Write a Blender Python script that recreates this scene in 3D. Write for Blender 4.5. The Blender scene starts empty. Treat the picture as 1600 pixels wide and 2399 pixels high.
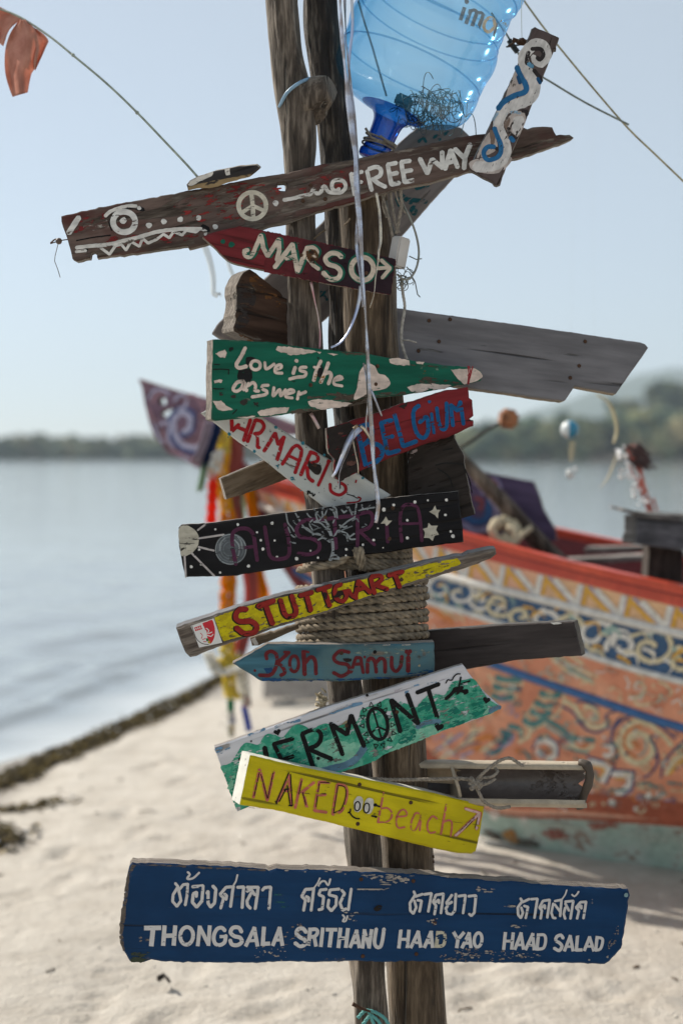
import bpy, bmesh, math, random
import numpy as np
from mathutils import Vector, Matrix, noise as mnoise
from mathutils.geometry import tessellate_polygon
from mathutils.bvhtree import BVHTree

S = bpy.context.scene
COL = S.collection
rnd = random.Random(7)
R = math.radians

# ------------------------------------------------------------ camera, sky, sun, exposure
FPX = 2399 * 50 / 36.0
CAMZ = 1.45
HOR = 1066.0
PITCH = math.atan((1199.5 - HOR) / FPX)
cam = bpy.data.cameras.new('camera')
camo = bpy.data.objects.new('camera', cam)
COL.objects.link(camo)
S.camera = camo
camo.location = (0, 0, CAMZ)
camo.rotation_euler = (math.pi / 2 - PITCH, 0, 0)
cam.sensor_fit = 'VERTICAL'
cam.sensor_height = 36
cam.lens = 50
cam.clip_start = 0.05
cam.clip_end = 6000
cam.dof.use_dof = True
cam.dof.focus_distance = 2.76
cam.dof.aperture_fstop = 1.9

SUN_EL, SUN_AZ = R(38), R(54)          # azimuth measured from +Y towards -X
w = bpy.data.worlds.new("World")
S.world = w
w.use_nodes = True
sky = w.node_tree.nodes.new('ShaderNodeTexSky')
sky.sky_type = 'NISHITA'
sky.sun_disc = False
sky.sun_elevation = SUN_EL
sky.sun_rotation = -SUN_AZ
sky.air_density = 0.65
sky.dust_density = 0.35
sky.ozone_density = 0.6
bg = w.node_tree.nodes['Background']
bg.inputs[1].default_value = 0.05
w.node_tree.links.new(sky.outputs[0], bg.inputs[0])
veil = w.node_tree.nodes.new('ShaderNodeBackground')          # thin even cloud veil over the whole sky
veil.inputs[0].default_value = (.252, .268, .256, 1)
addw = w.node_tree.nodes.new('ShaderNodeAddShader')
w.node_tree.links.new(bg.outputs[0], addw.inputs[0])
w.node_tree.links.new(veil.outputs[0], addw.inputs[1])
w.node_tree.links.new(addw.outputs[0], w.node_tree.nodes['World Output'].inputs['Surface'])
sun = bpy.data.lights.new('sun', 'SUN')
sun.energy = 4.7
sun.angle = R(0.6)
sun.color = (1, 0.93, 0.82)
suno = bpy.data.objects.new('sun', sun)
COL.objects.link(suno)
tosun = Vector((-math.sin(SUN_AZ) * math.cos(SUN_EL), math.cos(SUN_AZ) * math.cos(SUN_EL), math.sin(SUN_EL)))
suno.rotation_euler = tosun.to_track_quat('Z', 'Y').to_euler()
suno.location = (-6, 5, 8)
S.view_settings.view_transform = 'Standard'
S.view_settings.look = 'None'
S.view_settings.exposure = 0.58
S.view_settings.gamma = 1
S.cycles.max_bounces = 8
S.cycles.transparent_max_bounces = 24
S.cycles.caustics_reflective = False
S.cycles.caustics_refractive = False

# ------------------------------------------------------------ helpers: pixels of the photo -> the place
C0 = Vector((0, 0, CAMZ))
CF = Vector((0, math.cos(PITCH), -math.sin(PITCH)))
CU = Vector((0, math.sin(PITCH), math.cos(PITCH)))

def ray(u, v):
    return CF + Vector((1, 0, 0)) * ((u - 800) / FPX) + CU * ((1199.5 - v) / FPX)

def at(u, v, Y):
    d = ray(u, v)
    return C0 + d * (Y / d.y)

def atz(u, v, z):
    d = ray(u, v)
    return C0 + d * ((z - CAMZ) / d.z)

def pts(s, t=(0, 0, 1)):
    """'x,y x,y' in a zoomed tile -> photo pixels"""
    out = []
    for q in s.split():
        a, b = q.split(',')
        out.append((t[0] + float(a) / t[2], t[1] + float(b) / t[2]))
    return out

def catmull(P, step, closed=False):
    n = len(P)
    if n < 3 and not closed:
        dims = len(P[0])
        a, b = P[0], P[-1]
        L = math.dist(a, b)
        k = max(1, int(L / step))
        return [tuple(a[j] + (b[j] - a[j]) * i / k for j in range(dims)) for i in range(k + 1)]
    out = []
    rng = range(n) if closed else range(n - 1)
    for i in rng:
        if closed:
            p0, p1, p2, p3 = P[i - 1], P[i], P[(i + 1) % n], P[(i + 2) % n]
        else:
            p1, p2 = P[i], P[i + 1]
            p0 = P[i - 1] if i > 0 else tuple(2 * a - b for a, b in zip(p1, p2))
            p3 = P[i + 2] if i + 2 < n else tuple(2 * b - a for a, b in zip(p1, p2))
        k = max(1, int(math.dist(p1, p2) / step))
        for j in range(k):
            t = j / k
            t2, t3 = t * t, t * t * t
            out.append(tuple(0.5 * (2 * b + (c - a) * t + (2 * a - 5 * b + 4 * c - d) * t2 + (3 * b - a - 3 * c + d) * t3)
                             for a, b, c, d in zip(p0, p1, p2, p3)))
    if not closed:
        out.append(tuple(P[-1]))
    return out

# ------------------------------------------------------------ helpers: objects
def tag(o, label=None, cat=None, group=None, kind=None):
    if label: o['label'] = label
    if cat: o['category'] = cat
    if group: o['group'] = group
    if kind: o['kind'] = kind
    return o

def empty(name, loc, label=None, cat=None, group=None):
    o = bpy.data.objects.new(name, None)
    o.empty_display_size = 0.1
    COL.objects.link(o)
    o.location = loc
    return tag(o, label, cat, group)

def link(name, me, mats, parent=None, M=None, smooth=False):
    o = bpy.data.objects.new(name, me)
    COL.objects.link(o)
    for m in (mats if isinstance(mats, (list, tuple)) else [mats]):
        me.materials.append(m)
    if smooth:
        me.polygons.foreach_set('use_smooth', [True] * len(me.polygons))
    if parent is not None:
        o.parent = parent
        if M == 'local':
            pass
        else:
            o.matrix_parent_inverse = parent.matrix_basis.inverted()
            if M is not None: o.matrix_basis = M
    elif M is not None:
        o.matrix_basis = M
    return o

class MB:
    def __init__(s): s.v = []; s.f = []; s.m = []
    def add(s, V, F, mi=0):
        b = len(s.v)
        s.v.extend([tuple(x) for x in V])
        for f in F:
            s.f.append(tuple(b + i for i in f)); s.m.append(mi)
    def mesh(s, name, fix=False):
        me = bpy.data.meshes.new(name)
        me.from_pydata(s.v, [], s.f)
        me.polygons.foreach_set('material_index', s.m)
        if fix:
            bm = bmesh.new(); bm.from_mesh(me)
            bmesh.ops.recalc_face_normals(bm, faces=bm.faces)
            bm.to_mesh(me); bm.free()
        me.update()
        return me
    def build(s, name, mats, parent=None, M=None, smooth=False, fix=False):
        return link(name, s.mesh(name, fix), mats, parent, M, smooth)

def nz(x, y=0, z=0):
    return mnoise.noise(Vector((x, y, z)))

def tube(mb, path, rad, n=8, mi=0, caps=True, wob=0, seed=0.0, flat=None):
    P = [Vector(p) for p in path]
    k = len(P)
    T = []
    for i in range(k):
        d = P[min(i + 1, k - 1)] - P[max(i - 1, 0)]
        T.append(d.normalized() if d.length > 1e-9 else Vector((0, 0, 1)))
    ref = Vector((0, -1, 0)) if abs(T[0].y) < .9 else Vector((1, 0, 0))
    a = (ref - T[0] * ref.dot(T[0])).normalized()
    V = []
    s_ = 0
    for i in range(k):
        if i: s_ += (P[i] - P[i - 1]).length
        a = (a - T[i] * a.dot(T[i])).normalized()
        b = T[i].cross(a)
        r = rad(i / max(1, k - 1)) if callable(rad) else rad
        for j in range(n):
            th = 2 * math.pi * j / n
            rr = r
            if wob:
                rr = r * (1 + wob * nz(math.cos(th) * 2.2 + seed, math.sin(th) * 2.2, s_ * 1.6 / max(r, .004) * .12)
                          + wob * .45 * nz(math.cos(th) * 7 + seed, math.sin(th) * 7, s_ * 9))
            fa, fb = (1, 1) if flat is None else flat
            V.append(P[i] + a * (math.cos(th) * rr * fa) + b * (math.sin(th) * rr * fb))
    F = []
    for i in range(k - 1):
        for j in range(n):
            F.append((i * n + j, i * n + (j + 1) % n, (i + 1) * n + (j + 1) % n, (i + 1) * n + j))
    if caps:
        F.append(tuple(range(n - 1, -1, -1)))
        F.append(tuple((k - 1) * n + j for j in range(n)))
    mb.add(V, F, mi)

def box(mb, c, sx, sy, sz, Rm=None, mi=0, bev=0.0):
    bm = bmesh.new()
    bmesh.ops.create_cube(bm, size=1)
    for v in bm.verts:
        v.co = Vector((v.co.x * sx, v.co.y * sy, v.co.z * sz))
    if bev:
        bmesh.ops.bevel(bm, geom=list(bm.edges), offset=bev, segments=2, affect='EDGES')
    V = [(Rm @ v.co if Rm else v.co) + Vector(c) for v in bm.verts]
    bm.verts.index_update()
    F = [tuple(v.index for v in f.verts) for f in bm.faces]
    bm.free()
    mb.add(V, F, mi)

_ico = {}
def ball(mb, c, r, sub=1, mi=0, sq=(1, 1, 1), wob=0, seed=0, Rm=None):
    if sub not in _ico:
        bm = bmesh.new(); bmesh.ops.create_icosphere(bm, subdivisions=sub, radius=1)
        bm.verts.index_update()
        _ico[sub] = ([v.co.copy() for v in bm.verts], [tuple(v.index for v in f.verts) for f in bm.faces]); bm.free()
    V, F = _ico[sub]
    c = Vector(c)
    out = []
    for v in V:
        k = r * (1 + (wob * nz(v.x * 1.7 + seed, v.y * 1.7, v.z * 1.7) if wob else 0))
        p = Vector((v.x * sq[0], v.y * sq[1], v.z * sq[2])) * k
        out.append(c + (Rm @ p if Rm else p))
    mb.add(out, F, mi)

# ------------------------------------------------------------ helpers: materials
class NT:
    def __init__(s, name):
        s.m = bpy.data.materials.new(name); s.m.use_nodes = True
        s.t = s.m.node_tree; s.p = s.t.nodes['Principled BSDF']; s.out = s.t.nodes['Material Output']
    def n(s, typ, **kw):
        nd = s.t.nodes.new('ShaderNode' + typ)
        for k, v in kw.items():
            if k[0] == '_': setattr(nd, k[1:], v)
            else: s.set(nd, k.replace('__', ' '), v)
        return nd
    def set(s, nd, key, v):
        i = nd.inputs[key] if not key.isdigit() else nd.inputs[int(key)]
        if isinstance(v, bpy.types.NodeSocket): s.t.links.new(v, i)
        elif isinstance(v, tuple) and len(v) == 3 and i.type == 'RGBA': i.default_value = (*v, 1)
        else: i.default_value = v
    def mix(s, f, a, b, typ='MIX'):
        nd = s.t.nodes.new('ShaderNodeMix'); nd.data_type = 'RGBA'; nd.blend_type = typ
        s.set(nd, '0', f); s.set(nd, '6', a); s.set(nd, '7', b)
        return nd.outputs[2]
    def math(s, op, a, b=0.0, c=0.0):
        nd = s.t.nodes.new('ShaderNodeMath'); nd.operation = op
        s.set(nd, '0', a); s.set(nd, '1', b)
        if op == 'MULTIPLY_ADD': s.set(nd, '2', c)
        return nd.outputs[0]
    def ramp(s, f, stops):
        nd = s.t.nodes.new('ShaderNodeValToRGB'); s.set(nd, '0', f)
        e = nd.color_ramp.elements
        while len(e) < len(stops): e.new(0.5)
        for el, (p, c) in zip(e, stops):
            el.position = p; el.color = (*c, 1) if len(c) == 3 else c
        return nd.outputs[0]
    def ss(s, f, a, b):
        nd = s.n('MapRange', _interpolation_type='SMOOTHSTEP'); s.set(nd, '0', f); s.set(nd, '1', a); s.set(nd, '2', b)
        return nd.outputs[0]
    def coord(s, sc=(1, 1, 1), rand=True):
        tc = s.n('TexCoord')
        src = tc.outputs['Object']
        if rand:
            oi = s.n('ObjectInfo')
            src = s.n('VectorMath', _operation='ADD', **{'0': src, '1': s.n('VectorMath', _operation='SCALE', **{'0': (17.0, 9.0, 13.0), 'Scale': oi.outputs['Random']}).outputs[0]}).outputs[0]
        return s.n('VectorMath', _operation='MULTIPLY', **{'0': src, '1': sc}).outputs[0]
    def noise(s, v, scale, detail=4, rough=.55, dist=0.0):
        return s.n('TexNoise', Vector=v, Scale=scale, Detail=detail, Roughness=rough, Distortion=dist).outputs[0]
    def bump(s, h, dist, strength=1.0):
        b = s.n('Bump', Height=h, Distance=dist, Strength=strength)
        s.set(s.p, 'Normal', b.outputs[0])
    def P(s, **kw):
        for k, v in kw.items(): s.set(s.p, k.replace('__', ' '), v)
        return s.m

def grain(t, axis):
    sc = {'x': (7.5, 62, 62), 'z': (48, 48, 6.0)}[axis]
    v = t.coord(sc)
    g = t.noise(v, 1.0, 6, .65, .6)
    fine = t.noise(v, 3.2, 3, .6)
    big = t.noise(t.coord((2.5, 2.5, 2.5)), 2.0, 3)
    crack = t.ss(t.noise(t.coord({'x': (2.2, 60, 60), 'z': (55, 55, 1.7)}[axis]), 1.0, 2, .5, .3), .64, .72)
    return g, fine, big, crack

def wood_colour(t, cols, axis):
    g, fine, big, crack = grain(t, axis)
    dark, mid, light = cols
    c = t.ramp(t.math('MULTIPLY_ADD', fine, .35, t.math('MULTIPLY', g, .65)), [(.36, dark), (.5, mid), (.64, light)])
    c = t.mix(t.ss(big, .35, .7), c, t.mix(.55, c, mid, 'MULTIPLY'))
    c = t.mix(t.math('MULTIPLY', crack, .8), c, tuple(x * .25 for x in dark))
    return c, g, fine, crack

WOOD = {
    'weathered': ((.042, .032, .027), (.125, .100, .083), (.27, .23, .195)),
    'brown': ((.027, .021, .017), (.092, .072, .057), (.27, .22, .175)),
    'dark': ((.014, .010, .009), (.035, .026, .022), (.075, .058, .050)),
    'grey': ((.075, .070, .068), (.135, .128, .126), (.22, .21, .205)),
    'pale': ((.14, .12, .11), (.24, .215, .20), (.36, .33, .31)),
    'tan': ((.08, .055, .034), (.17, .125, .082), (.26, .20, .14)),
    'bark': ((.012, .009, .008), (.055, .043, .035), (.30, .25, .20)),
    'post': ((.036, .025, .017), (.110, .077, .050), (.24, .175, .115)),
    'bluegrey': ((.045, .045, .052), (.10, .10, .115), (.19, .19, .21)),
}
_mats = {}
def wood(kind, axis='x', rough=.8):
    k = ('w', kind, axis)
    if k in _mats: return _mats[k]
    t = NT(kind + '_wood')
    c, g, fine, crack = wood_colour(t, WOOD[kind], axis)
    t.bump(t.math('SUBTRACT', t.math('ADD', g, t.math('MULTIPLY', fine, .6)), t.math('MULTIPLY', crack, 1.5)), .0035, .9)
    _mats[k] = t.P(Base__Color=c, Roughness=rough, Specular__IOR__Level=.2, Sheen__Weight=.35, Sheen__Roughness=.4, Sheen__Tint=(1.0, .93, .82))
    return _mats[k]

def painted(name, col, under='brown', wear=.3, edge=.6, vary=.2, rough=.55, col2=None, streak=1.0):
    """old brushed paint over wood: chips along the grain and along the edges"""
    t = NT(name)
    wc, g, fine, crack = wood_colour(t, WOOD[under], 'x')
    big = t.noise(t.coord((3, 3, 3)), 2.2, 4)
    brush = t.noise(t.coord((4, 30, 30)), 1.3, 4, .6)
    dk = tuple(x * (1 - vary) for x in col)
    lt = tuple(min(1, x * (1 + vary) + .012 * vary) for x in col)
    pc = t.mix(t.ss(brush, .3, .7), dk, lt)
    if col2: pc = t.mix(t.ss(big, .42, .62), pc, col2)
    chip = t.noise(t.coord((9 / streak, 55, 55)), 1.0, 5, .62, .4)
    m = t.ss(t.math('ADD', chip, t.math('MULTIPLY', big, .35)), .93 - wear * .35, .97 - wear * .35)
    if edge:
        bv = t.n('Bevel', Radius=.009, _samples=4)
        geo = t.n('NewGeometry')
        dt = t.n('VectorMath', _operation='DOT_PRODUCT', **{'0': bv.outputs[0], '1': geo.outputs['Normal']}).outputs['Value']
        e = t.math('SUBTRACT', 1.0, dt)
        e = t.ss(t.math('ADD', t.math('MULTIPLY', e, 2.2 * edge), t.math('MULTIPLY', chip, .6)), .52, .62)
        m = t.math('MAXIMUM', m, e)
    c = t.mix(m, pc, wc)
    c = t.mix(t.math('MULTIPLY', crack, .75), c, (.01, .008, .007))
    h = t.math('SUBTRACT', t.math('ADD', t.math('MULTIPLY', g, .5), t.math('MULTIPLY', brush, .35)), t.math('MULTIPLY', m, .6))
    t.bump(t.math('SUBTRACT', h, crack), .0022, .8)
    return t.P(Base__Color=c, Roughness=t.math('MULTIPLY_ADD', m, .25, rough), Specular__IOR__Level=.14)

_pm = {}
def paint(col, wear=.12, rough=.55, vary=.26, mottled=None):
    """a stroke of hand-brushed paint; wear lets the board show through"""
    k = (col, wear, rough, mottled)
    if k in _pm: return _pm[k]
    t = NT('brushed_paint')
    big = t.math('ADD', t.math('MULTIPLY', t.noise(t.coord((60, 60, 60)), 1.0, 4), .5), t.math('MULTIPLY', t.noise(t.coord((14, 110, 110)), 1.0, 4, .6), .5))
    c = t.mix(t.ss(big, .3, .7), tuple(x * (1 - vary) for x in col), tuple(min(1, x * (1 + vary)) for x in col))
    if mottled:
        c = t.mix(t.ss(t.noise(t.coord((70, 70, 70)), 1.0, 5, .7), .45, .6), c, mottled)
    t.P(Base__Color=c, Roughness=rough, Specular__IOR__Level=.14)
    if wear:
        chip = t.noise(t.coord((40, 130, 130)), 1.0, 5, .65)
        a = t.ss(chip, .31 + wear * .48, .36 + wear * .48)
        t.set(t.p, 'Alpha', a)
    t.bump(big, .0012, .6)
    _pm[k] = t.m
    return t.m

def plain(name, col, rough=.6, metal=0.0, vary=.15, scale=20, bump=0.0, **kw):
    t = NT(name)
    n = t.noise(t.coord((scale,) * 3), 1.0, 4)
    c = t.mix(t.ss(n, .3, .7), tuple(x * (1 - vary) for x in col), tuple(min(1, x * (1 + vary)) for x in col))
    if bump: t.bump(n, bump)
    return t.P(Base__Color=c, Roughness=rough, Metallic=metal, **kw)

# ------------------------------------------------------------ helpers: brush strokes
class Brush:
    """collects strokes in photo pixels; 'put' maps a pixel (and layer) to a point of the surface"""
    def __init__(s, put, tile=(0, 0, 1), seed=1):
        s.put = put; s.t = tile; s.mbs = {}; s.layer = 0; s.r = random.Random(seed)
    def mb(s, mat):
        if mat.name not in s.mbs: s.mbs[mat.name] = (MB(), mat)
        return s.mbs[mat.name][0]
    def emit(s, mat, P2, F):
        s.layer += 1
        V = [s.put(p[0], p[1], s.layer) for p in P2]
        if any(v is None for v in V):
            ok = [i for i, v in enumerate(V) if v is not None]
            mp = {i: k for k, i in enumerate(ok)}
            F = [tuple(mp[i] for i in f) for f in F if all(i in mp for i in f)]
            V = [V[i] for i in ok]
        s.mb(mat).add(V, F)
    def ribbon(s, mat, P, w, cap='r', jit=.07, taper=None):
        n = len(P)
        L, Rr = [], []
        ph = s.r.random() * 50
        for i in range(n):
            a = P[max(i - 1, 0)]; b = P[min(i + 1, n - 1)]
            dx, dy = b[0] - a[0], b[1] - a[1]
            l = math.hypot(dx, dy) or 1
            nx, ny = -dy / l, dx / l
            k = 1.0
            if taper: k = taper(i / max(1, n - 1))
            h = w / 2 * k
            L.append((P[i][0] + nx * h * (1 + jit * 2 * nz(ph + i * .45, 1.3)), P[i][1] + ny * h * (1 + jit * 2 * nz(ph + i * .45, 1.3))))
            Rr.append((P[i][0] - nx * h * (1 + jit * 2 * nz(ph + i * .45, 7.3)), P[i][1] - ny * h * (1 + jit * 2 * nz(ph + i * .45, 7.3))))
        V = L + Rr
        F = [(i, n + i, n + i + 1, i + 1) for i in range(n - 1)]
        if cap == 'r':
            for (c, o, i0, i1) in ((P[0], P[min(1, n - 1)], 0, n), (P[-1], P[max(n - 2, 0)], n - 1, 2 * n - 1)):
                dx, dy = c[0] - o[0], c[1] - o[1]
                l = math.hypot(dx, dy) or 1
                dx, dy = dx / l, dy / l
                h = w / 2 * .8 * (taper(0 if i0 == 0 else 1) if taper else 1)
                b = len(V)
                nx, ny = -dy, dx
                for q in (-.55, 0, .55):
                    th = q * math.pi / 1.6
                    V.append((c[0] + dx * h * math.cos(th) + nx * h * math.sin(th), c[1] + dy * h * math.cos(th) + ny * h * math.sin(th)))
                if i0 == 0: F.append((i0, b, b + 1, b + 2, i1))
                else: F.append((i0, i1, b, b + 1, b + 2)) if False else F.append((i1, b + 2, b + 1, b, i0)) if False else F.append((i1, b, b + 1, b + 2, i0))
        s.emit(mat, V, F)
    def s(s, mat, w, *lines, taper=None, jit=.07):
        """smooth strokes"""
        for ln in lines:
            P = pts(ln, s.t)
            s.ribbon(mat, catmull(P, 3.0), w / s.t[2], taper=taper, jit=jit)
    def l(s, mat, w, *lines, cap='r', jit=.06):
        """straight strokes, one per leg"""
        for ln in lines:
            P = pts(ln, s.t)
            for a, b in zip(P[:-1], P[1:]):
                s.ribbon(mat, catmull([a, b], 4.0), w / s.t[2], cap=cap, jit=jit)
    def L(s, mat, w, *lines):
        s.l(mat, w, *lines, cap='f', jit=.02)
    def c(s, mat, x, y, rx, ry, w, rot=0, jit=.06):
        P = []
        for i in range(33):
            a = 2 * math.pi * i / 32
            ex, ey = rx * math.cos(a), ry * math.sin(a)
            P.append((s.t[0] + (x + ex * math.cos(rot) - ey * math.sin(rot)) / s.t[2], s.t[1] + (y + ex * math.sin(rot) + ey * math.cos(rot)) / s.t[2]))
        s.ribbon(mat, P, w / s.t[2], cap='f', jit=jit)
    def d(s, mat, *dots):
        """dots x,y,r"""
        for x, y, r in dots:
            P = []
            for i in range(10):
                a = 2 * math.pi * i / 10
                k = r * (1 + s.r.uniform(-.14, .14))
                P.append((s.t[0] + (x + k * math.cos(a)) / s.t[2], s.t[1] + (y + k * math.sin(a)) / s.t[2]))
            s.emit(mat, P, [tuple(range(10))])
    def f(s, mat, *polys, jag=2.0, smooth=False):
        """filled patches with brushed, uneven edges"""
        for ln in polys:
            P = pts(ln, s.t) if isinstance(ln, str) else ln
            P = catmull(P, 4.0, True) if smooth else dense(P, 5.0)
            ph = s.r.random() * 90
            P = [(p[0] + jag * nz(ph + i * .6, 2.2), p[1] + jag * nz(ph + i * .6, 8.8)) for i, p in enumerate(P)]
            tri = tessellate_polygon([[Vector((p[0], p[1], 0)) for p in P]])
            s.emit(mat, P, [tuple(t) for t in tri])
    def b(s, mat, *polys, jag=1.5):
        s.f(mat, *polys, jag=jag, smooth=True)
    def speck(s, mat, poly, n, rx, ry):
        P = pts(poly, s.t)
        x0, x1 = min(p[0] for p in P), max(p[0] for p in P)
        y0, y1 = min(p[1] for p in P), max(p[1] for p in P)
        k = 0
        while k < n:
            x, y = s.r.uniform(x0, x1), s.r.uniform(y0, y1)
            ins = False
            for (ax, ay), (bx, by) in zip(P, P[1:] + P[:1]):
                if (ay > y) != (by > y) and x < (bx - ax) * (y - ay) / (by - ay) + ax: ins = not ins
            if not ins: k += .2; continue
            k += 1
            a, b_ = rx * s.r.uniform(.3, 1.4), ry * s.r.uniform(.3, 1.4)
            Q = [(x + a * math.cos(t * math.pi / 4) * s.r.uniform(.6, 1.2), y + b_ * math.sin(t * math.pi / 4) * s.r.uniform(.6, 1.2)) for t in range(8)]
            s.emit(mat, Q, [tuple(range(8))])
    def build(s, name, parent, local=True):
        if not s.mbs: return None
        if name not in ('lettering', 'thai_lettering', 'crest_sticker', 'pale_tag', 'smiley'):
            # surface pattern: goes into the mesh of the part it is painted on
            me = parent.data
            bm = bmesh.new(); bm.from_mesh(me)
            for m, mat in s.mbs.values():
                if mat.name in me.materials: k = me.materials.find(mat.name)
                else:
                    me.materials.append(mat); k = len(me.materials) - 1
                vs = [bm.verts.new(v) for v in m.v]
                for f in m.f:
                    try: bm.faces.new([vs[i] for i in f]).material_index = k
                    except ValueError: pass
            bm.to_mesh(me); bm.free(); me.update()
            s.mbs = {}
            return parent
        mb = MB(); mats = []
        for m, mat in s.mbs.values():
            mb.add(m.v, m.f, len(mats)); mats.append(mat)
        o = mb.build(name, mats, parent, 'local' if local else None)
        s.mbs = {}
        return o

def dense(P, step):
    out = []
    for a, b in zip(P, P[1:] + P[:1]):
        k = max(1, int(math.dist(a, b) / step))
        for j in range(k):
            out.append(tuple(x + (y - x) * j / k for x, y in zip(a, b)))
    return out

# ------------------------------------------------------------ helpers: boards
class Board:
    def __init__(s, name, outline, Y, yaw, pitch, thick, axis, front, side, label=None, cat='sign', group=None,
                 holes=(), bev=.0025, rough=1.1, parent=None, centre=None):
        n = Vector((math.sin(R(yaw)) * math.cos(R(pitch)), -math.cos(R(yaw)) * math.cos(R(pitch)), math.sin(R(pitch))))
        xs = [p[0] for p in outline]; ys = [p[1] for p in outline]
        c = centre or ((min(xs) + max(xs)) / 2, (min(ys) + max(ys)) / 2)
        O = at(c[0], c[1], Y)
        s.O, s.n = O, n
        a = s.hit(*axis[0]); b = s.hit(*axis[1])
        ex = (b - a).normalized(); ey = -n; ez = ex.cross(ey)
        M = Matrix((ex, ey, ez)).transposed().to_4x4(); M.translation = O
        s.M, s.Mi = M, M.inverted()
        mb = MB()
        loops_in, loops_out = [], []
        for li, lp in enumerate([outline] + list(holes)):
            P = [s.loc2(u, v) for u, v in lp]
            area = sum(p[0] * q[1] - q[0] * p[1] for p, q in zip(P, P[1:] + P[:1]))
            if (area > 0) != (li == 0): P.reverse()
            P = dense(P, .008)
            ph = rnd.random() * 90
            am = .0012 * rough
            P = [(p[0] + am * nz(ph + i * .7, 1) + am * 1.3 * nz(ph + i * .13, 3), p[1] + am * nz(ph + i * .7, 5) + am * 1.3 * nz(ph + i * .13, 9)) for i, p in enumerate(P)]
            k = len(P)
            I = []
            for i in range(k):
                p0, p1 = P[i - 1], P[(i + 1) % k]
                dx, dy = p1[0] - p0[0], p1[1] - p0[1]
                l = math.hypot(dx, dy) or 1
                bb = bev * (1 + .8 * nz(ph + i * .21, 20))
                I.append((P[i][0] - dy / l * bb, P[i][1] + dx / l * bb))
            loops_in.append(I); loops_out.append(P)
        flatI = [q for l in loops_in for q in l]; flatP = [q for l in loops_out for q in l]
        tri = tessellate_polygon([[Vector((p[0], p[1], 0)) for p in l] for l in loops_in])
        mb.add([(x, 0, z) for x, z in flatI], [tuple(t) for t in tri], 0)
        tri2 = tessellate_polygon([[Vector((p[0], p[1], 0)) for p in l] for l in loops_out])
        mb.add([(x, thick, z) for x, z in flatP], [tuple(t) for t in tri2], 1)
        for I, P in zip(loops_in, loops_out):
            k = len(P)
            V = [(x, 0, z) for x, z in I] + [(x, bev, z) for x, z in P] + [(x, thick, z) for x, z in P]
            F = []; mi = []
            mb.add(V, [(i, (i + 1) % k, k + (i + 1) % k, k + i) for i in range(k)], 0)
            mb.add(V, [(k + i, k + (i + 1) % k, 2 * k + (i + 1) % k, 2 * k + i) for i in range(k)], 1)
        me = mb.mesh(name)
        bm = bmesh.new(); bm.from_mesh(me)
        bmesh.ops.remove_doubles(bm, verts=bm.verts, dist=1e-6)
        bmesh.ops.recalc_face_normals(bm, faces=bm.faces)
        bm.to_mesh(me); bm.free()
        if parent is None:
            s.o = link(name, me, [front, side], None, M)
            tag(s.o, label, cat, group)
        else:
            s.o = link(name, me, [front, side], parent, M)
        s.brushes = 0
    def hit(s, u, v):
        d = ray(u, v)
        return C0 + d * ((s.O - C0).dot(s.n) / d.dot(s.n))
    def loc2(s, u, v):
        q = s.Mi @ s.hit(u, v)
        return (q.x, q.z)
    def brush(s, tile=(0, 0, 1)):
        base = .0005 + s.brushes * .004
        s.brushes += .1
        b = Brush(lambda u, v, k: (lambda q: (q[0], -(base + k * .000012), q[1]))(s.loc2(u, v)), tile)
        return b
    def nail(s, *spots, col=(.05, .028, .018)):
        for u, v in spots:
            x, z = s.loc2(u, v)
            mb = MB()
            r = .0035
            V = [(x + r * math.cos(a * math.pi / 4), -.0022, z + r * math.sin(a * math.pi / 4)) for a in range(8)]
            V2 = [(x + 1.25 * r * math.cos(a * math.pi / 4), .0005, z + 1.25 * r * math.sin(a * math.pi / 4)) for a in range(8)]
            mb.add(V + V2, [tuple(range(8))] + [(i, 8 + i, 8 + (i + 1) % 8, (i + 1) % 8) for i in range(8)])
            mb.build('nail', rust_mat(), s.o, 'local')

def rust_mat():
    if 'rust' not in _mats: _mats['rust'] = plain('rusty_iron', (.07, .032, .016), .75, .4, .4, 200)
    return _mats['rust']

# ============================================================ SETTING
WZ = -0.12                                   # water level below the dry sand
SHORE = [atz(u, v, WZ) for u, v in ((0, 1788), (110, 1757), (220, 1714), (330, 1668), (420, 1622), (510, 1577), (600, 1545))]
SHORE = [(-6, -12), (-3.6, 0), (-2.5, 4.0), (-2.0, 5.6)] + [(p.x, p.y) for p in SHORE] + [(.2, 12.4), (1.6, 14.5), (5, 17), (16, 20), (60, 26), (200, 40)]

def sd_shore(X, Y):
    best = np.full(X.shape, 1e9); sign = np.ones(X.shape)
    for (ax, ay), (bx, by) in zip(SHORE[:-1], SHORE[1:]):
        dx, dy = bx - ax, by - ay
        t = np.clip(((X - ax) * dx + (Y - ay) * dy) / (dx * dx + dy * dy), 0, 1)
        px, py = X - (ax + t * dx), Y - (ay + t * dy)
        d = np.hypot(px, py)
        cr = dx * (Y - ay) - dy * (X - ax)
        m = d < best
        best = np.where(m, d, best); sign = np.where(m, np.where(cr < 0, 1.0, -1.0), sign)
    return best * sign                        # positive on land

def vnoise(X, Y, sc, seed):
    r = np.random.RandomState(seed)
    g = r.rand(64, 64)
    x, y = X * sc + seed * 3.7, Y * sc + seed * 1.9
    xi, yi = np.floor(x).astype(int), np.floor(y).astype(int)
    fx, fy = x - xi, y - yi
    fx = fx * fx * (3 - 2 * fx); fy = fy * fy * (3 - 2 * fy)
    G = lambda a, b: g[a % 64, b % 64]
    return (G(xi, yi) * (1 - fx) + G(xi + 1, yi) * fx) * (1 - fy) + (G(xi, yi + 1) * (1 - fx) + G(xi + 1, yi + 1) * fx) * fy - .5

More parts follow.
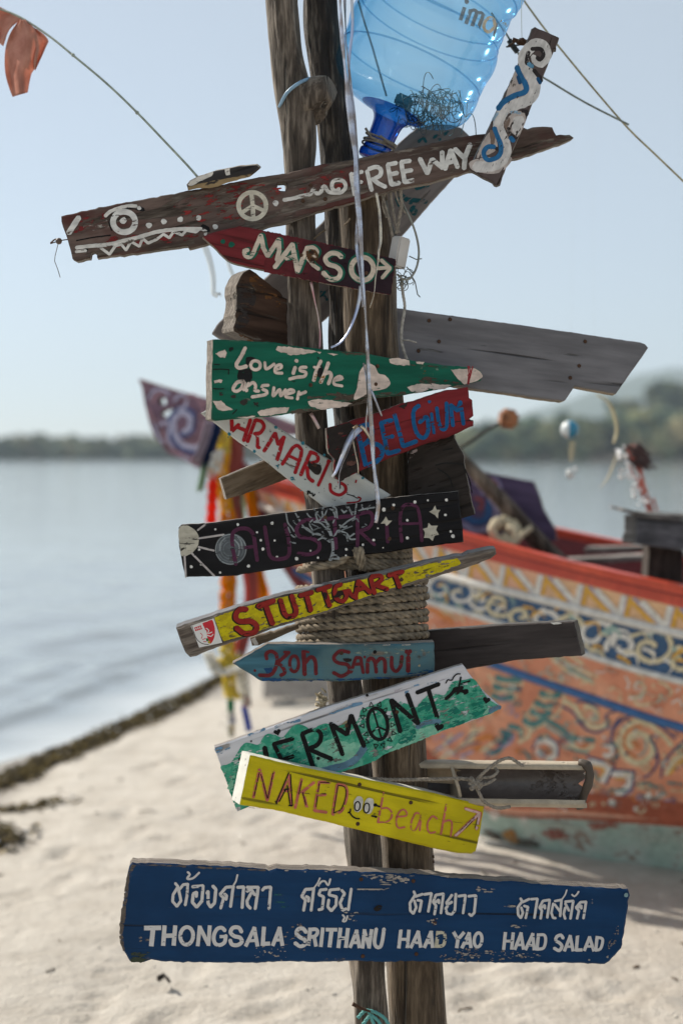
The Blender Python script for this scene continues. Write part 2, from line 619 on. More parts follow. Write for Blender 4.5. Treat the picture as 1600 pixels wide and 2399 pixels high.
def sheet(name, xs, ys, zf, mat):
    X, Y = np.meshgrid(xs, ys)
    Z = zf(X, Y)
    n, k = X.shape
    V = np.stack([X, Y, Z], -1).reshape(-1, 3)
    i = np.arange(n * k).reshape(n, k)
    F = np.stack([i[:-1, :-1], i[:-1, 1:], i[1:, 1:], i[1:, :-1]], -1).reshape(-1, 4)
    me = bpy.data.meshes.new(name)
    me.vertices.add(len(V)); me.vertices.foreach_set('co', V.ravel())
    me.loops.add(F.size); me.loops.foreach_set('vertex_index', F.ravel().astype(np.int32))
    me.polygons.add(len(F)); me.polygons.foreach_set('loop_start', np.arange(0, F.size, 4, dtype=np.int32))
    me.update()
    return link(name, me, mat, smooth=True)

# ---- sand
FEET = []
rf = random.Random(11)
def feet(x, y, ang, n, st=.62):
    for i in range(n):
        sx = .09 if i % 2 else -.09
        FEET.append((x + math.sin(ang) * st * i * .5 + math.cos(ang) * sx, y + math.cos(ang) * st * i * .5 - math.sin(ang) * sx, ang + rf.uniform(-.2, .2), .13, .05, rf.uniform(.008, .016)))
feet(-1.25, 3.9, .25, 12); feet(-.55, 3.7, .18, 14); feet(-1.0, 4.6, .9, 8); feet(.45, 3.4, 1.1, 9)
feet(-.9, 5.6, 1.2, 7); feet(.15, 3.5, .5, 6); feet(1.0, 3.3, -.4, 6)
for i in range(70):
    FEET.append((rf.uniform(-2.6, 2.6), rf.uniform(3.0, 8.5), rf.uniform(0, 3), rf.uniform(.06, .17), rf.uniform(.04, .09), rf.uniform(.004, .018)))
for u, v in ((85, 2100), (60, 1980), (640, 2330), (660, 2200), (620, 2385), (1290, 2300), (1125, 2270), (1160, 2335), (1430, 2330), (395, 2390)):
    p = atz(u, v, 0)
    FEET.append((p.x, p.y, rf.uniform(.6, 1.3), .10, .05, .016))

def sand_z(X, Y):
    d = sd_shore(X, Y)
    Z = np.where(d > 0, WZ * (1 - np.clip(d / 1.5, 0, 1)) ** 1.6, WZ + np.maximum(d, -40) * .10 / (1 + np.abs(d) * .05))
    near = (np.clip(d * 2.2, 0, 1)) * (np.abs(X) < 14) * (Y < 18) * (Y > -6)
    bump = (.036 * vnoise(X, Y, 1.1, 1) + .014 * vnoise(X, Y, 2.7, 2) + .010 * vnoise(X, Y, 6.1, 3) + .005 * vnoise(X, Y, 14, 4)) + .0025 * vnoise(X, Y, 31, 5)
    Z = Z + bump * near
    for fx, fy, a, la, lb, h in FEET:
        m = (np.abs(X - fx) < .45) & (np.abs(Y - fy) < .45)
        if not m.any(): continue
        dx, dy = X[m] - fx, Y[m] - fy
        p = (dx * math.sin(a) + dy * math.cos(a)) / la
        q = (dx * math.cos(a) - dy * math.sin(a)) / lb
        r2 = np.sqrt(p * p + q * q)
        Z[m] += .75 * h * (-np.clip(1.0 - r2 ** 2.2, 0, 1) + .42 * np.exp(-((r2 - 1.25) / .28) ** 2))
    # a ribbed wheel track
    a, b = atz(150, 2399, 0), atz(420, 2150, 0)
    dx, dy = b.x - a.x, b.y - a.y
    l = math.hypot(dx, dy)
    tt = ((X - a.x) * dx + (Y - a.y) * dy) / l
    ss_ = np.abs((X - a.x) * dy - (Y - a.y) * dx) / l
    m = np.clip((l - tt) * 4, 0, 1) * np.clip((.075 - ss_) * 30, 0, 1)
    Z += m * (-.006 + .007 * np.sin(tt * 2 * math.pi / .034))
    return Z

def axis_pts(lo, hi, a, b, st, grow=1.18):
    mid = list(np.arange(a, b, st))
    L, s_ = [], st
    x = a
    while x > lo: s_ *= grow; x -= s_; L.append(x)
    Rr, s_ = [], st
    x = mid[-1]
    while x < hi: s_ *= grow; x += s_; Rr.append(x)
    return np.array(L[::-1] + mid + Rr)

t = NT('beach_sand')
v1 = t.coord((1, 1, 1), False)
gr = t.noise(v1, 900, 2)
md = t.noise(v1, 7, 5, .6)
cl = t.ramp(md, [(.3, (.455, .42, .37)), (.55, (.565, .53, .475)), (.75, (.64, .605, .55))])
cl = t.mix(t.ss(gr, .35, .75), t.mix(.4, cl, (.22, .17, .12)), cl)
fl = t.noise(v1, 55, 3)
cl = t.mix(t.math('MULTIPLY', t.ss(fl, .70, .76), .7), cl, (.13, .085, .05))
sep = t.n('SeparateXYZ', Vector=v1)
wet = t.ss(sep.outputs[2], -.055, -.095)
cl = t.mix(t.math('MULTIPLY', wet, .9), cl, (.20, .165, .125))
t.bump(t.math('ADD', t.math('MULTIPLY', gr, .3), t.math('ADD', fl, t.math('MULTIPLY', t.noise(v1, 25, 4), 2.0))), .006, .9)
sand_mat = t.P(Base__Color=cl, Roughness=t.math('MULTIPLY_ADD', wet, -.65, .95))
tag(sheet('sand_beach', axis_pts(-300, 300, -2.4, 2.6, .022), axis_pts(-60, 400, 2.9, 9.5, .024), sand_z, sand_mat), kind='structure')

# ---- sea
def sea_z(X, Y):
    d = -sd_shore(X, Y)
    Z = np.full(X.shape, WZ)
    wob = d + .25 * vnoise(X, Y, .8, 21) + .08 * vnoise(X, Y, 3, 22)
    near = (Y < 30) * (np.abs(X) < 20)
    for c, wdt, h in ((.62, .06, .085), (.86, .07, .05), (1.2, .13, .05), (1.9, .24, .05), (3.2, .4, .05)):
        k = np.clip(.45 + 1.2 * vnoise(X, Y, .9, int(c * 10) + 30), 0, 1.2)
        Z += near * h * k * np.exp(-((wob - c) / wdt) ** 2)
    Z += near * np.clip(d - .5, 0, 1) * (.02 * vnoise(X, Y * 2.2, 1.4, 41) + .012 * vnoise(X, Y * 2.2, 3.2, 42))
    return Z
t = NT('sea_water')
v1 = t.coord((1, 1, 1), False)
h = t.math('ADD', t.noise(t.coord((.35, 1.3, 1), False), 1.0, 5, .55), t.math('MULTIPLY', t.noise(t.coord((3, 8, 1), False), 1.0, 4), .12))
t.bump(h, .16, .22)
sea_mat = t.P(Base__Color=t.mix(t.math('MULTIPLY', t.n('Attribute', _attribute_name='shallow').outputs['Fac'], .85), (.225, .25, .258), (.54, .55, .54)), Roughness=.08, IOR=2.0, Specular__IOR__Level=.5)
sea = sheet('sea', axis_pts(-2500, 2500, -6, 3, .06), axis_pts(-80, 3000, 4.5, 20, .06), sea_z, sea_mat)
co = np.empty(len(sea.data.vertices) * 3); sea.data.vertices.foreach_get('co', co); co = co.reshape(-1, 3)
dd = -sd_shore(co[:, 0], co[:, 1])
sea.data.attributes.new('shallow', 'FLOAT', 'POINT').data.foreach_set('value', np.clip(1.15 - dd / .42 + .5 * vnoise(co[:, 0], co[:, 1], 2.0, 61), 0, 1).astype(np.float32))
tag(sea, kind='structure')

# ---- far shore: low headland on the left, hills on the right
def ridge(name, prof, Y, depth, mat, foot=-1.0, n=90, rough=.06, seed=3):
    """prof: (pixel x, pixel y) skyline; a real hill body of the given depth"""
    us = np.linspace(prof[0][0], prof[-1][0], n)
    hs = np.interp(us, [p[0] for p in prof], [p[1] for p in prof])
    X = (us - 800) / FPX * Y
    H = CAMZ + (HOR - hs) / FPX * Y
    mb = MB(); V = []; m = 14
    for j in range(m + 1):
        f = j / m
        k = math.sin(math.pi * min(1, f * 1.0)) ** .7
        for i in range(n):
            hh = max(foot, foot + (H[i] - foot) * k * (1 + rough * nz(i * .35 + seed, j * .9, seed)))
            V.append((X[i] * (1 + (f - .5) * depth / Y), Y + (f - .5) * depth, hh))
    F = [(j * n + i, j * n + i + 1, (j + 1) * n + i + 1, (j + 1) * n + i) for j in range(m) for i in range(n - 1)]
    mb.add(V, F)
    return tag(mb.build(name, mat, smooth=True), kind='structure')
t = NT('forested_hillside')
v1 = t.coord((1, 1, 1), False)
nn = t.noise(v1, .12, 6, .65)
hill_mat = t.P(Base__Color=t.ramp(nn, [(.35, (.02, .045, .03)), (.55, (.05, .085, .045)), (.72, (.12, .14, .07))]), Roughness=.95)
t.bump(nn, 3.0, .8)
ridge('hills', [(980, 1040), (1120, 1000), (1250, 962), (1340, 935), (1420, 905), (1500, 877), (1560, 870), (1640, 866), (1760, 850), (1900, 880), (2200, 930), (2600, 1040)], 2300, 800, hill_mat, foot=-6)
ridge('headland', [(-500, 1055), (-200, 1046), (0, 1042), (200, 1044), (420, 1050), (800, 1055), (1000, 1062)], 520, 90, hill_mat, foot=-2, seed=9)
ridge('far_shore', [(860, 1068), (1000, 1045), (1180, 1020), (1350, 1005), (1600, 990), (1900, 985), (2300, 1010)], 420, 80, hill_mat, foot=-2, seed=5)

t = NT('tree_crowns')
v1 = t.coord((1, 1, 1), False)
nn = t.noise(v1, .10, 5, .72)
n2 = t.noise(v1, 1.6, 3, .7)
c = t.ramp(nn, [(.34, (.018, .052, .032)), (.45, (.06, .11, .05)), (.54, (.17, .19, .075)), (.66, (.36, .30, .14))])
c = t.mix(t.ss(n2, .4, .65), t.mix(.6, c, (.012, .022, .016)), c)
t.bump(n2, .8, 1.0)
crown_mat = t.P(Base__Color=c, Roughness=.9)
t = NT('painted_sun_tree_crowns')
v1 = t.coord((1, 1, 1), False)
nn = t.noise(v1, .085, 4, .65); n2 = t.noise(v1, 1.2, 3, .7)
c = t.ramp(nn, [(.36, (.022, .065, .045)), (.46, (.07, .125, .055)), (.54, (.24, .25, .085)), (.66, (.50, .40, .19))])  # brighter olive and yellow stops put sunlight into the crown colour
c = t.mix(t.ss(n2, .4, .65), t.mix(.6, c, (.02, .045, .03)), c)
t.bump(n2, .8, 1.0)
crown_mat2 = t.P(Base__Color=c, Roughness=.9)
trunk_mat = plain('tree_trunks', (.10, .08, .06), .9)

def far_wood(name, prof, Y, spread, n, seed, rr, cm=None):
    """a far-off shore wood: clumps of leafy crowns on stems, crowded along the waterline"""
    r = random.Random(seed)
    mb = MB()
    for i in range(n):
        u = r.uniform(prof[0][0], prof[-1][0])
        y = Y + r.uniform(-.1, 1) * spread
        top = np.interp(u, [p[0] for p in prof], [p[1] for p in prof])
        H = CAMZ + (HOR - top) / FPX * y
        H *= r.uniform(.55, 1.0)
        x = (u - 800) / FPX * y
        rad = rr * r.uniform(.6, 1.25)
        tube(mb, [(x, y, -1), (x + r.uniform(-.3, .3), y, H * .5), (x, y, H - rad * .6)], lambda f: .22 * (1 - .6 * f), 5, 1)
        for k in range(5):
            q = (x + r.uniform(-.8, .8) * rad, y + r.uniform(-.8, .4) * rad, max(rad * .5, H - rad * .8 - r.uniform(0, 1.6) * rad))
            ball(mb, q, rad * r.uniform(.45, .85), 2, 0, (1, 1, r.uniform(.7, 1.1)), .75, r.uniform(0, 90))
    return tag(mb.build(name, [cm or crown_mat, trunk_mat], smooth=False), 'distant low wood along the far shore', kind='stuff')
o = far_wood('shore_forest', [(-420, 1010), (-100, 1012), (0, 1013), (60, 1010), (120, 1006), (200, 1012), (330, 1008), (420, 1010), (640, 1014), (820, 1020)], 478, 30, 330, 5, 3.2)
o['label'] = 'hazy dark green wood along the far shore at the left'
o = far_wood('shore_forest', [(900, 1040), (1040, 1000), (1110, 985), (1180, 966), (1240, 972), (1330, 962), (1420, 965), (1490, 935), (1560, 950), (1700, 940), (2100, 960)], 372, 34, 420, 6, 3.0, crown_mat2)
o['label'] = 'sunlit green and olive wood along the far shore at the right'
def big_tree(u, top, Y, rad, seed, label):
    r = random.Random(seed)
    x = (u - 800) / FPX * Y
    H = CAMZ + (HOR - top) / FPX * Y
    root = empty('broadleaf_tree', (x, Y, 0), label, 'tree', 'tall trees above the far shore wood')
    mb = MB(); tube(mb, [(x, Y, -2), (x + .4, Y, H * .4), (x, Y, H * .8)], lambda f: .5 * (1 - .7 * f), 7); 
    for k in range(5):
        a = r.uniform(0, 6.3)
        tube(mb, [(x, Y, H * .5), (x + math.cos(a) * rad * .7, Y + math.sin(a) * rad * .7, H * .78)], lambda f: .2 * (1 - .7 * f), 5)
    mb.build('trunk', trunk_mat, root)
    mb = MB()
    for k in range(46):
        a, b = r.uniform(0, 6.3), r.uniform(-.55, 1)
        q = (x + math.cos(a) * rad * r.uniform(.2, .95), Y + math.sin(a) * rad * r.uniform(.2, .95), H - rad * .9 + b * rad * .75)
        ball(mb, q, rad * r.uniform(.18, .36), 2, 0, (1, 1, .8), .8, r.uniform(0, 90))
    mb.build('crown', crown_mat, root)
big_tree(1566, 893, 470, 8.5, 1, 'tallest dark broad tree standing above the wood at the right edge')
big_tree(1463, 935, 420, 5.5, 2, 'rounded dark tree rising from the wood left of the tallest one')
# pale strip of far beach
mb = MB()
for i in range(60):
    pass
us = np.linspace(880, 2200, 60)
V = []
for u in us:
    for y, z in ((366, WZ - .3), (372, .5), (380, 1.6)):
        V.append(((u - 800) / FPX * y, y + 2 * nz(u * .02, 3), z))
mb.add(V, [(3 * i + j, 3 * i + 3 + j, 3 * i + 4 + j, 3 * i + 1 + j) for i in range(59) for j in range(2)])
tag(mb.build('far_beach', plain('far_sand', (.33, .25, .18), .9), smooth=True), kind='structure')

# ---- line of seaweed washed up along the waterline
weed_mat = NT('seaweed')
n1 = weed_mat.noise(weed_mat.coord((1, 1, 1), False), 30, 3)
weed_mat = weed_mat.P(Base__Color=weed_mat.ramp(n1, [(.35, (.016, .012, .008)), (.48, (.05, .038, .018)), (.60, (.10, .075, .022)), (.72, (.22, .15, .04))]), Roughness=.85, Specular__IOR__Level=.1)
glint_shell_mat = plain('white_glint_shells', (.75, .73, .70), .12)
mb = MB(); rw = random.Random(3)
line = [atz(u, v, -.08) for u, v in ((-60, 1850), (0, 1832), (60, 1806), (130, 1778), (200, 1742), (260, 1712), (330, 1682), (400, 1645), (460, 1612), (520, 1580))]
line = catmull([(p.x, p.y) for p in line], .02)
def sand_at(x, y):
    return float(sand_z(np.array([[x]]), np.array([[y]]))[0, 0])
spots = []
for i, (x, y) in enumerate(line):
    wd = .045 + .05 * max(0, nz(i * .07, 4)) + (.06 if i < 130 else 0)
    for k in range(int(13 + 14 * nz(i * .06, 9) + 6 * nz(i * .23, 2))):
        spots.append((x + rw.gauss(.02, wd * .55), y - rw.gauss(.0, wd * .7)))
p0 = atz(8, 1958, 0)
for k in range(900):
    spots.append((p0.x - .12 + rw.gauss(-.06, .10), p0.y + rw.gauss(0, .10)))
p0 = atz(60, 1868, 0)
for k in range(45):
    spots.append((p0.x + rw.gauss(0, .10), p0.y + rw.gauss(0, .05)))
SX = np.array([[s_[0] for s_ in spots]]); SY = np.array([[s_[1] for s_ in spots]])
SZ = sand_z(SX, SY)[0]
for (x, y), z in zip(spots, SZ):
    a = rw.uniform(0, 6.3); l = rw.uniform(.02, .07); wd = rw.uniform(.004, .012)
    dx, dy = math.cos(a) * l, math.sin(a) * l
    nx, ny = -math.sin(a) * wd, math.cos(a) * wd
    h0, h1, h2 = rw.uniform(.0, .01), rw.uniform(.006, .028), rw.uniform(0, .014)
    z = max(z, WZ)
    mb.add([(x - dx - nx, y - dy - ny, z + h0), (x - dx + nx, y - dy + ny, z + h0 + .004), (x - nx, y - ny, z + h1), (x + nx, y + ny, z + h1 + .006), (x + dx, y + dy, z + h2)],
           [(0, 1, 3, 2), (2, 3, 4)], 0)
    if rw.random() < .012: ball(mb, (x, y, z + .02), rw.uniform(.006, .011), 2, 1)  # tiny white shells added to give the weed bright glints
tag(mb.build('seaweed', [weed_mat, glint_shell_mat]), 'dark olive seaweed washed up in a line along the waterline', kind='stuff')

# ---- litter on the sand: bits of shell, bark and coral
mb = MB(); rl = random.Random(77)
LX = np.array([[rl.uniform(-2.0, 2.2) for i in range(420)]]); LY = np.array([[rl.uniform(3.2, 9.0) ** 1.0 for i in range(420)]])
LZ = sand_z(LX, LY)[0]; LS = sd_shore(LX, LY)[0]
for x, y, z, d in zip(LX[0], LY[0], LZ, LS):
    if d < .15: continue
    k = rl.random()
    if k < .35: ball(mb, (x, y, z + .002), rl.uniform(.003, .008), 1, 1, (1, 1, .6), .4, x * 9)
    elif k < .8: ball(mb, (x, y, z + .002), rl.uniform(.003, .009), 1, 0, (1.6, .7, .5), .5, x * 9, Matrix.Rotation(rl.uniform(0, 6), 3, 'Z'))
    else:
        a = rl.uniform(0, 6.3); l = rl.uniform(.015, .05)
        tube(mb, [(x, y, z + .003), (x + l * math.cos(a), y + l * math.sin(a), z + .006), (x + 1.8 * l * math.cos(a + .3), y + 1.8 * l * math.sin(a + .3), z + .003)], .0022, 5, 0)
tag(mb.build('beach_litter', [plain('dark_bits', (.10, .07, .045), .9), plain('shell_bits', (.60, .55, .48), .5)]), 'scattered bits of shell, bark and twig on the sand', kind='stuff')

# ---- air
HAZE = True

# ============================================================ LONGTAIL BOAT
BP = Vector((-0.40, 5.80, 0))
BD = Vector((.873, -.487, 0)).normalized()
BN = Vector((-BD.y, BD.x, 0))                 # away from the camera
def bframe(p):
    q = p - BP
    return q.dot(BD), q.dot(BN), q.z
def bworld(u, v, z):
    return BP + BD * u + BN * v + Vector((0, 0, z))
BL = 2.4
def breadth(B, u, u0):
    tt = min(1, max(0, (u - u0) / BL))
    b = B * (1 - (1 - tt) ** 2)
    if u > 4.2: b *= 1 - .45 * ((u - 4.2) / 2.0) ** 2
    return b
RAILS = {   # name: (half breadth, stem pixel, pixels aft of it)
    'G0': (.52, (575, 1105), [(705, 1140), (900, 1196), (1083, 1249), (1282, 1303), (1600, 1374)]),
    'G1': (.50, (590, 1145), [(705, 1180), (900, 1242), (1157, 1316), (1350, 1364), (1600, 1424)]),
    'W1': (.475, (604, 1180), [(720, 1228), (900, 1297), (1045, 1349), (1265, 1403), (1600, 1486)]),
    'W2': (.445, (622, 1228), [(760, 1298), (900, 1364), (996, 1407), (1149, 1453), (1365, 1531), (1600, 1598)]),
    'B':  (.39, (680, 1330), [(850, 1425), (1000, 1490), (1161, 1558), (1400, 1640), (1600, 1705)]),
    'R':  (.20, (900, 1640), [(1000, 1780), (1137, 1893), (1350, 1908), (1600, 1925)]),
    'K':  (.035, (985, 1790), [(1060, 1900), (1130, 1960), (1350, 2012), (1600, 2056)]),
}
USTEP = np.concatenate([np.linspace(0, 1, 40)])
def solve(u, v, B, u0):
    d = ray(u, v)
    lo, hi = 2.0, 9.0
    for _ in range(60):
        s_ = (lo + hi) / 2
        bu, bv, bz = bframe(C0 + d * s_)
        if bv + breadth(B, bu, u0) > 0: hi = s_
        else: lo = s_
    return bframe(C0 + d * lo)
rail_uvz = {}
for k, (B, stem, px) in RAILS.items():
    d = ray(*stem)
    s_ = -(C0 - BP).dot(BN) / d.dot(BN)
    u0, v0, z0 = bframe(C0 + d * s_)
    U, Z = [u0], [z0]
    for u, v in px:
        a, b, c = solve(u, v, B, u0)
        U.append(a); Z.append(c)
    sl = (Z[-1] - Z[-2]) / (U[-1] - U[-2])
    if k == 'K': Z = [max(z, .0) for z in Z]; sl = 0
    for e in (.5, 1.0, 1.8, 2.8, 4.2):
        U.append(1.95 + e); Z.append(Z[len(px)] + sl * (1 - math.exp(-1.4 * e)) / 1.4 + (.05 * max(0, e - 2) ** 2 if k != 'K' else .03 * max(0, e - 2.5)))
    rail_uvz[k] = (B, u0, U, Z)
NS = 110
def rail(k, side=-1, inset=0.0, drop=0.0):
    B, u0, U, Z = rail_uvz[k]
    P = catmull(list(zip(U, Z)), .01)
    pu = np.array([p[0] for p in P]); pz = np.array([p[1] for p in P])
    ue = u0 + (6.1 - u0) * (np.linspace(0, 1, NS) ** 1.6)
    out = []
    for u in ue:
        z = float(np.interp(u, pu, pz)) - drop
        b = max(.004, breadth(B, u, u0) - inset)
        out.append(bworld(u, side * b, z))
    return out

def strip(mb, A, Bp, m=1, mi=0, flip=False):
    n = len(A)
    V = []
    for j in range(m + 1):
        f = j / m
        V += [a.lerp(b, f) for a, b in zip(A, Bp)]
    F = []
    for j in range(m):
        for i in range(n - 1):
            q = (j * n + i, j * n + i + 1, (j + 1) * n + i + 1, (j + 1) * n + i)
            F.append(q[::-1] if flip else q)
    mb.add(V, F, mi)

def boat_paint(name, col, wearcol, wear=.35, rough=.5, alt=None, sc=1.0):
    t = NT(name)
    v = t.coord((1, 1, 1), False)
    big = t.noise(v, 3.5 * sc, 5, .65)
    fine = t.noise(v, 34, 4, .65)
    c = t.mix(t.ss(fine, .3, .75), tuple(x * .8 for x in col), tuple(min(1, x * 1.15) for x in col))
    if alt: c = t.mix(t.ss(big, .42, .6), c, alt)
    m = t.ss(t.math('ADD', t.math('MULTIPLY', big, .6), t.math('MULTIPLY', fine, .5)), .73 - wear * .3, .80 - wear * .3)
    c = t.mix(t.math('MULTIPLY', m, .8), c, wearcol)
    t.bump(t.math('SUBTRACT', fine, m), .004, .6)
    return t.P(Base__Color=c, Roughness=rough)
BM = {
    'red': boat_paint('red_boat_paint', (.60, .080, .038), (.40, .13, .09), .15, .45, (.50, .055, .028)),
    'salmon': boat_paint('salmon_boat_paint', (.72, .335, .205), (.55, .19, .11), .30, .5, (.64, .25, .145)),
    'band': boat_paint('ochre_boat_paint', (.70, .43, .24), (.6, .32, .2), .2, .5, (.70, .37, .24)),
    'blue': boat_paint('blue_boat_paint', (.025, .085, .19), (.25, .27, .25), .15, .5),
    'white': boat_paint('white_boat_paint', (.66, .63, .58), (.5, .35, .22), .2, .5),
    'keel': boat_paint('green_antifouling', (.38, .49, .42), (.25, .14, .10), .45, .8, (.46, .53, .47), 2.0),
    'maroon': boat_paint('maroon_boat_paint', (.17, .018, .020), (.08, .02, .02), .2, .5),
    'rustred': boat_paint('rust_red_waterline', (.36, .09, .045), (.17, .06, .04), .5, .7),
    'brightblue': boat_paint('bright_blue_rail', (.03, .12, .30), (.05, .09, .17), .2, .45),
    'inside': boat_paint('inner_planks', (.10, .065, .045), (.05, .03, .02), .3, .8),
}
boat = empty('longtail_boat', (BP.x + .9, BP.y - .5, 0), 'wooden longtail boat with painted scrolls, red gunwale and upswept bow beached on the sand', 'boat')

def both(name, k0, k1, mat, m=1, near=None):
    mb = MB()
    strip(mb, rail(k0, -1), rail(k1, -1), m, 0)
    strip(mb, rail(k0, 1), rail(k1, 1), m, 0, True)
    return mb.build(name, mat, boat, smooth=True)
gun = MB()
for sd in (-1, 1):
    o0, o1 = rail('G0', sd), rail('G1', sd)
    i0 = rail('G0', sd, .055); i1 = rail('G0', sd, .05, .09)
    mid = [a.lerp(b, .42) for a, b in zip(o0, o1)]
    midi = [a + BN * (.014 * -sd) for a in [p.copy() for p in mid]]
    strip(gun, o0, mid, 1, 0, sd > 0)
    strip(gun, mid, midi, 1, 1, sd > 0); strip(gun, midi, [a.lerp(b, .16) for a, b in zip(midi, o1)], 1, 1, sd > 0)
    strip(gun, [a.lerp(b, .16) for a, b in zip(midi, o1)], o1, 1, 0, sd > 0)
    strip(gun, i0, o0, 1, 0, sd > 0)
    strip(gun, i1, i0, 1, 0, sd > 0)
gun.build('gunwale', [BM['red'], BM['maroon']], boat)
up = both('upper_strake', 'G1', 'W1', BM['band'])
fl = both('floral_strake', 'W1', 'W2', BM['blue'])
sal = both('middle_strake', 'W2', 'B', BM['salmon'], 2)
low = both('bottom_planking', 'B', 'R', BM['salmon'], 8)
keel = both('keel', 'R', 'K', BM['keel'], 4)
for nm, k, r, mt in (('white_rubbing_rail', 'W1', .016, 'white'), ('lower_white_rail', 'W2', .012, 'white'), ('blue_rubbing_rail', 'B', .016, 'brightblue')):
    mb = MB()
    for sd in (-1, 1): tube(mb, rail(k, sd), r, 8)
    mb.build(nm, BM[mt], boat, smooth=True)
mb = MB()
for sd in (-1, 1): 
    A = rail('R', sd)
    strip(mb, [p + BN * (sd * .004) for p in [a.lerp(b, .16) for a, b in zip(A, rail('B', sd))]], [p + BN * (sd * .004) for p in [a.lerp(b, .10) for a, b in zip(A, rail('K', sd))]], 2, 0, sd > 0)
mb.build('waterline_stripe', BM['rustred'], boat, smooth=True)
# inside: walls, floor, transverse boards
mb = MB()
for sd in (-1, 1):
    strip(mb, rail('G0', sd, .05, .02), rail('B', sd, .04), 2, 0)
strip(mb, rail('B', -1, .05), rail('B', 1, .05), 2)
mb.build('inner_planking', BM['maroon'], boat, smooth=True)
# stem post that carries the garlands
sp = [bworld(rail_uvz[k][1], 0, rail_uvz[k][3][0]) for k in ('G0', 'G1', 'W1', 'W2', 'B', 'R', 'K')]
sp = [at(478, 1040, 5.75), at(530, 1068, 5.76)] + sp
mb = MB(); tube(mb, catmull([tuple(p) for p in sp], .05), .028, 8)
mb.build('stem_post', BM['maroon'], boat, smooth=True)

# ---- painted scrolls thrown on to the near planking
dg = bpy.context.evaluated_depsgraph_get()
def bvh_of(*obs):
    V, F = [], []
    for o in obs:
        b = len(V)
        M = o.matrix_basis if o.parent is None else (o.parent.matrix_basis @ o.matrix_parent_inverse @ o.matrix_basis)
        V += [M @ v.co for v in o.data.vertices]
        F += [tuple(b + i for i in p.vertices) for p in o.data.polygons]
    return BVHTree.FromPolygons(V, F)
def caster(bvh, base=.002, step=.00002, offs=(0, 0)):
    def put(u, v, k):
        d = ray(u + offs[0], v + offs[1]).normalized()
        h = bvh.ray_cast(C0, d)
        if h[0] is None: return None
        return h[0] - d * (base + k * step)
    return put
pw = lambda c, wear=.08: paint(c, wear, .5, .2)
WH, CRM, YEL, LIL = pw((.66, .63, .58)), pw((.62, .54, .36)), pw((.66, .37, .07)), pw((.33, .30, .42))
TEAL, NAVY, ORG, LTEAL = pw((.09, .22, .22)), pw((.035, .075, .19)), pw((.60, .22, .07)), pw((.30, .42, .38))

br = Brush(caster(bvh_of(up)), (950, 1150, 2.412))
def railpx(k, sd=-1):
    out = []
    for p in rail(k, sd):
        q = p - C0
        f = q.dot(CF)
        out.append((800 + q.x / f * FPX, 1199.5 - q.dot(CU) / f * FPX))
    return out
g1, w1, w2 = railpx('G1'), railpx('W1'), railpx('W2')
def yat(rp, x):
    return float(np.interp(x, [p[0] for p in rp], [p[1] for p in rp]))
br.t = (0, 0, 1)
x, per = 625.0, 46.0
while x < 1720:
    per = 46 + (x - 625) * .075
    a, b = x, x + per * .48
    c = x + per
    y = lambda xx, f: yat(g1, xx) * (1 - f) + yat(w1, xx) * f
    wd = per * .11
    for dx, mat, ww in ((0, YEL, wd * 1.5), (wd * .9, LIL, wd * .6), (wd * 1.9, WH, wd * 1.2)):
        br.ribbon(mat, dense_line := catmull([(a + dx, y(a + dx, .06)), (b + dx + per * .12, y(b + dx, .95))], 4), ww)
        br.ribbon(mat, catmull([(c - dx * .6, y(c, .06)), (c - per * .12 - dx * .6, y(c, .95))], 4), ww)
    x += per
br.build('painted_zigzag', up, False)
br = Brush(caster(bvh_of(fl)), (0, 0, 1)); r_ = random.Random(5)
x = 640.0
while x < 1720:
    wdt = (yat(w2, x) - yat(w1, x))
    cx, cy = x, (yat(w1, x) + yat(w2, x)) / 2 + r_.uniform(-.1, .1) * wdt
    rad = wdt * r_.uniform(.26, .40)
    sgn = r_.choice((-1, 1))
    ph = r_.uniform(0, 6)
    P = [(cx + rad * (1 - i / 22) * math.cos(ph + sgn * i * .38) * 1.25, cy + rad * (1 - i / 22) * math.sin(ph + sgn * i * .38)) for i in range(18)]
    br.ribbon(r_.choice((CRM, WH, CRM)), P, wdt * .11)
    for q in range(6):
        qx, qy = cx + r_.uniform(-.8, .8) * wdt, cy + r_.uniform(-.33, .33) * wdt
        a = r_.uniform(-.8, 1.3)
        l = wdt * r_.uniform(.14, .3)
        br.ribbon(r_.choice((CRM, WH, YEL, LTEAL)), catmull([(qx, qy), (qx + l * math.cos(a), qy + l * math.sin(a)), (qx + 1.6 * l * math.cos(a + .7), qy + 1.6 * l * math.sin(a + .7))], 3), wdt * .07, taper=lambda f: 1.2 - f)
    x += wdt * .62
br.build('painted_flowers', fl, False)

br = Brush(caster(bvh_of(sal)), (950, 1150, 2.412))
br.s(CRM, 16, "800,920 900,1010 1060,1090", "850,920 960,1000 1080,1050", "905,910 1000,980")
br.s(LTEAL, 14, "825,920 930,1005 1050,1070")
br.s(CRM, 14, "1290,1110 1310,1080 1350,1110 1330,1150 1290,1170 1320,1210 1420,1190 1440,1150", "1430,1080 1470,1100 1500,1140 1480,1160")
br.s(WH, 10, "1240,1050 1260,1090 1250,1120", "1500,1200 1540,1180 1560,1210")
br.s(ORG, 20, "130,660 180,690 230,740", "190,690 250,720 260,760")
br.s(CRM, 10, "180,650 230,700", "230,680 290,730", "300,700 330,740")
br.build('painted_scrolls', sal, False)

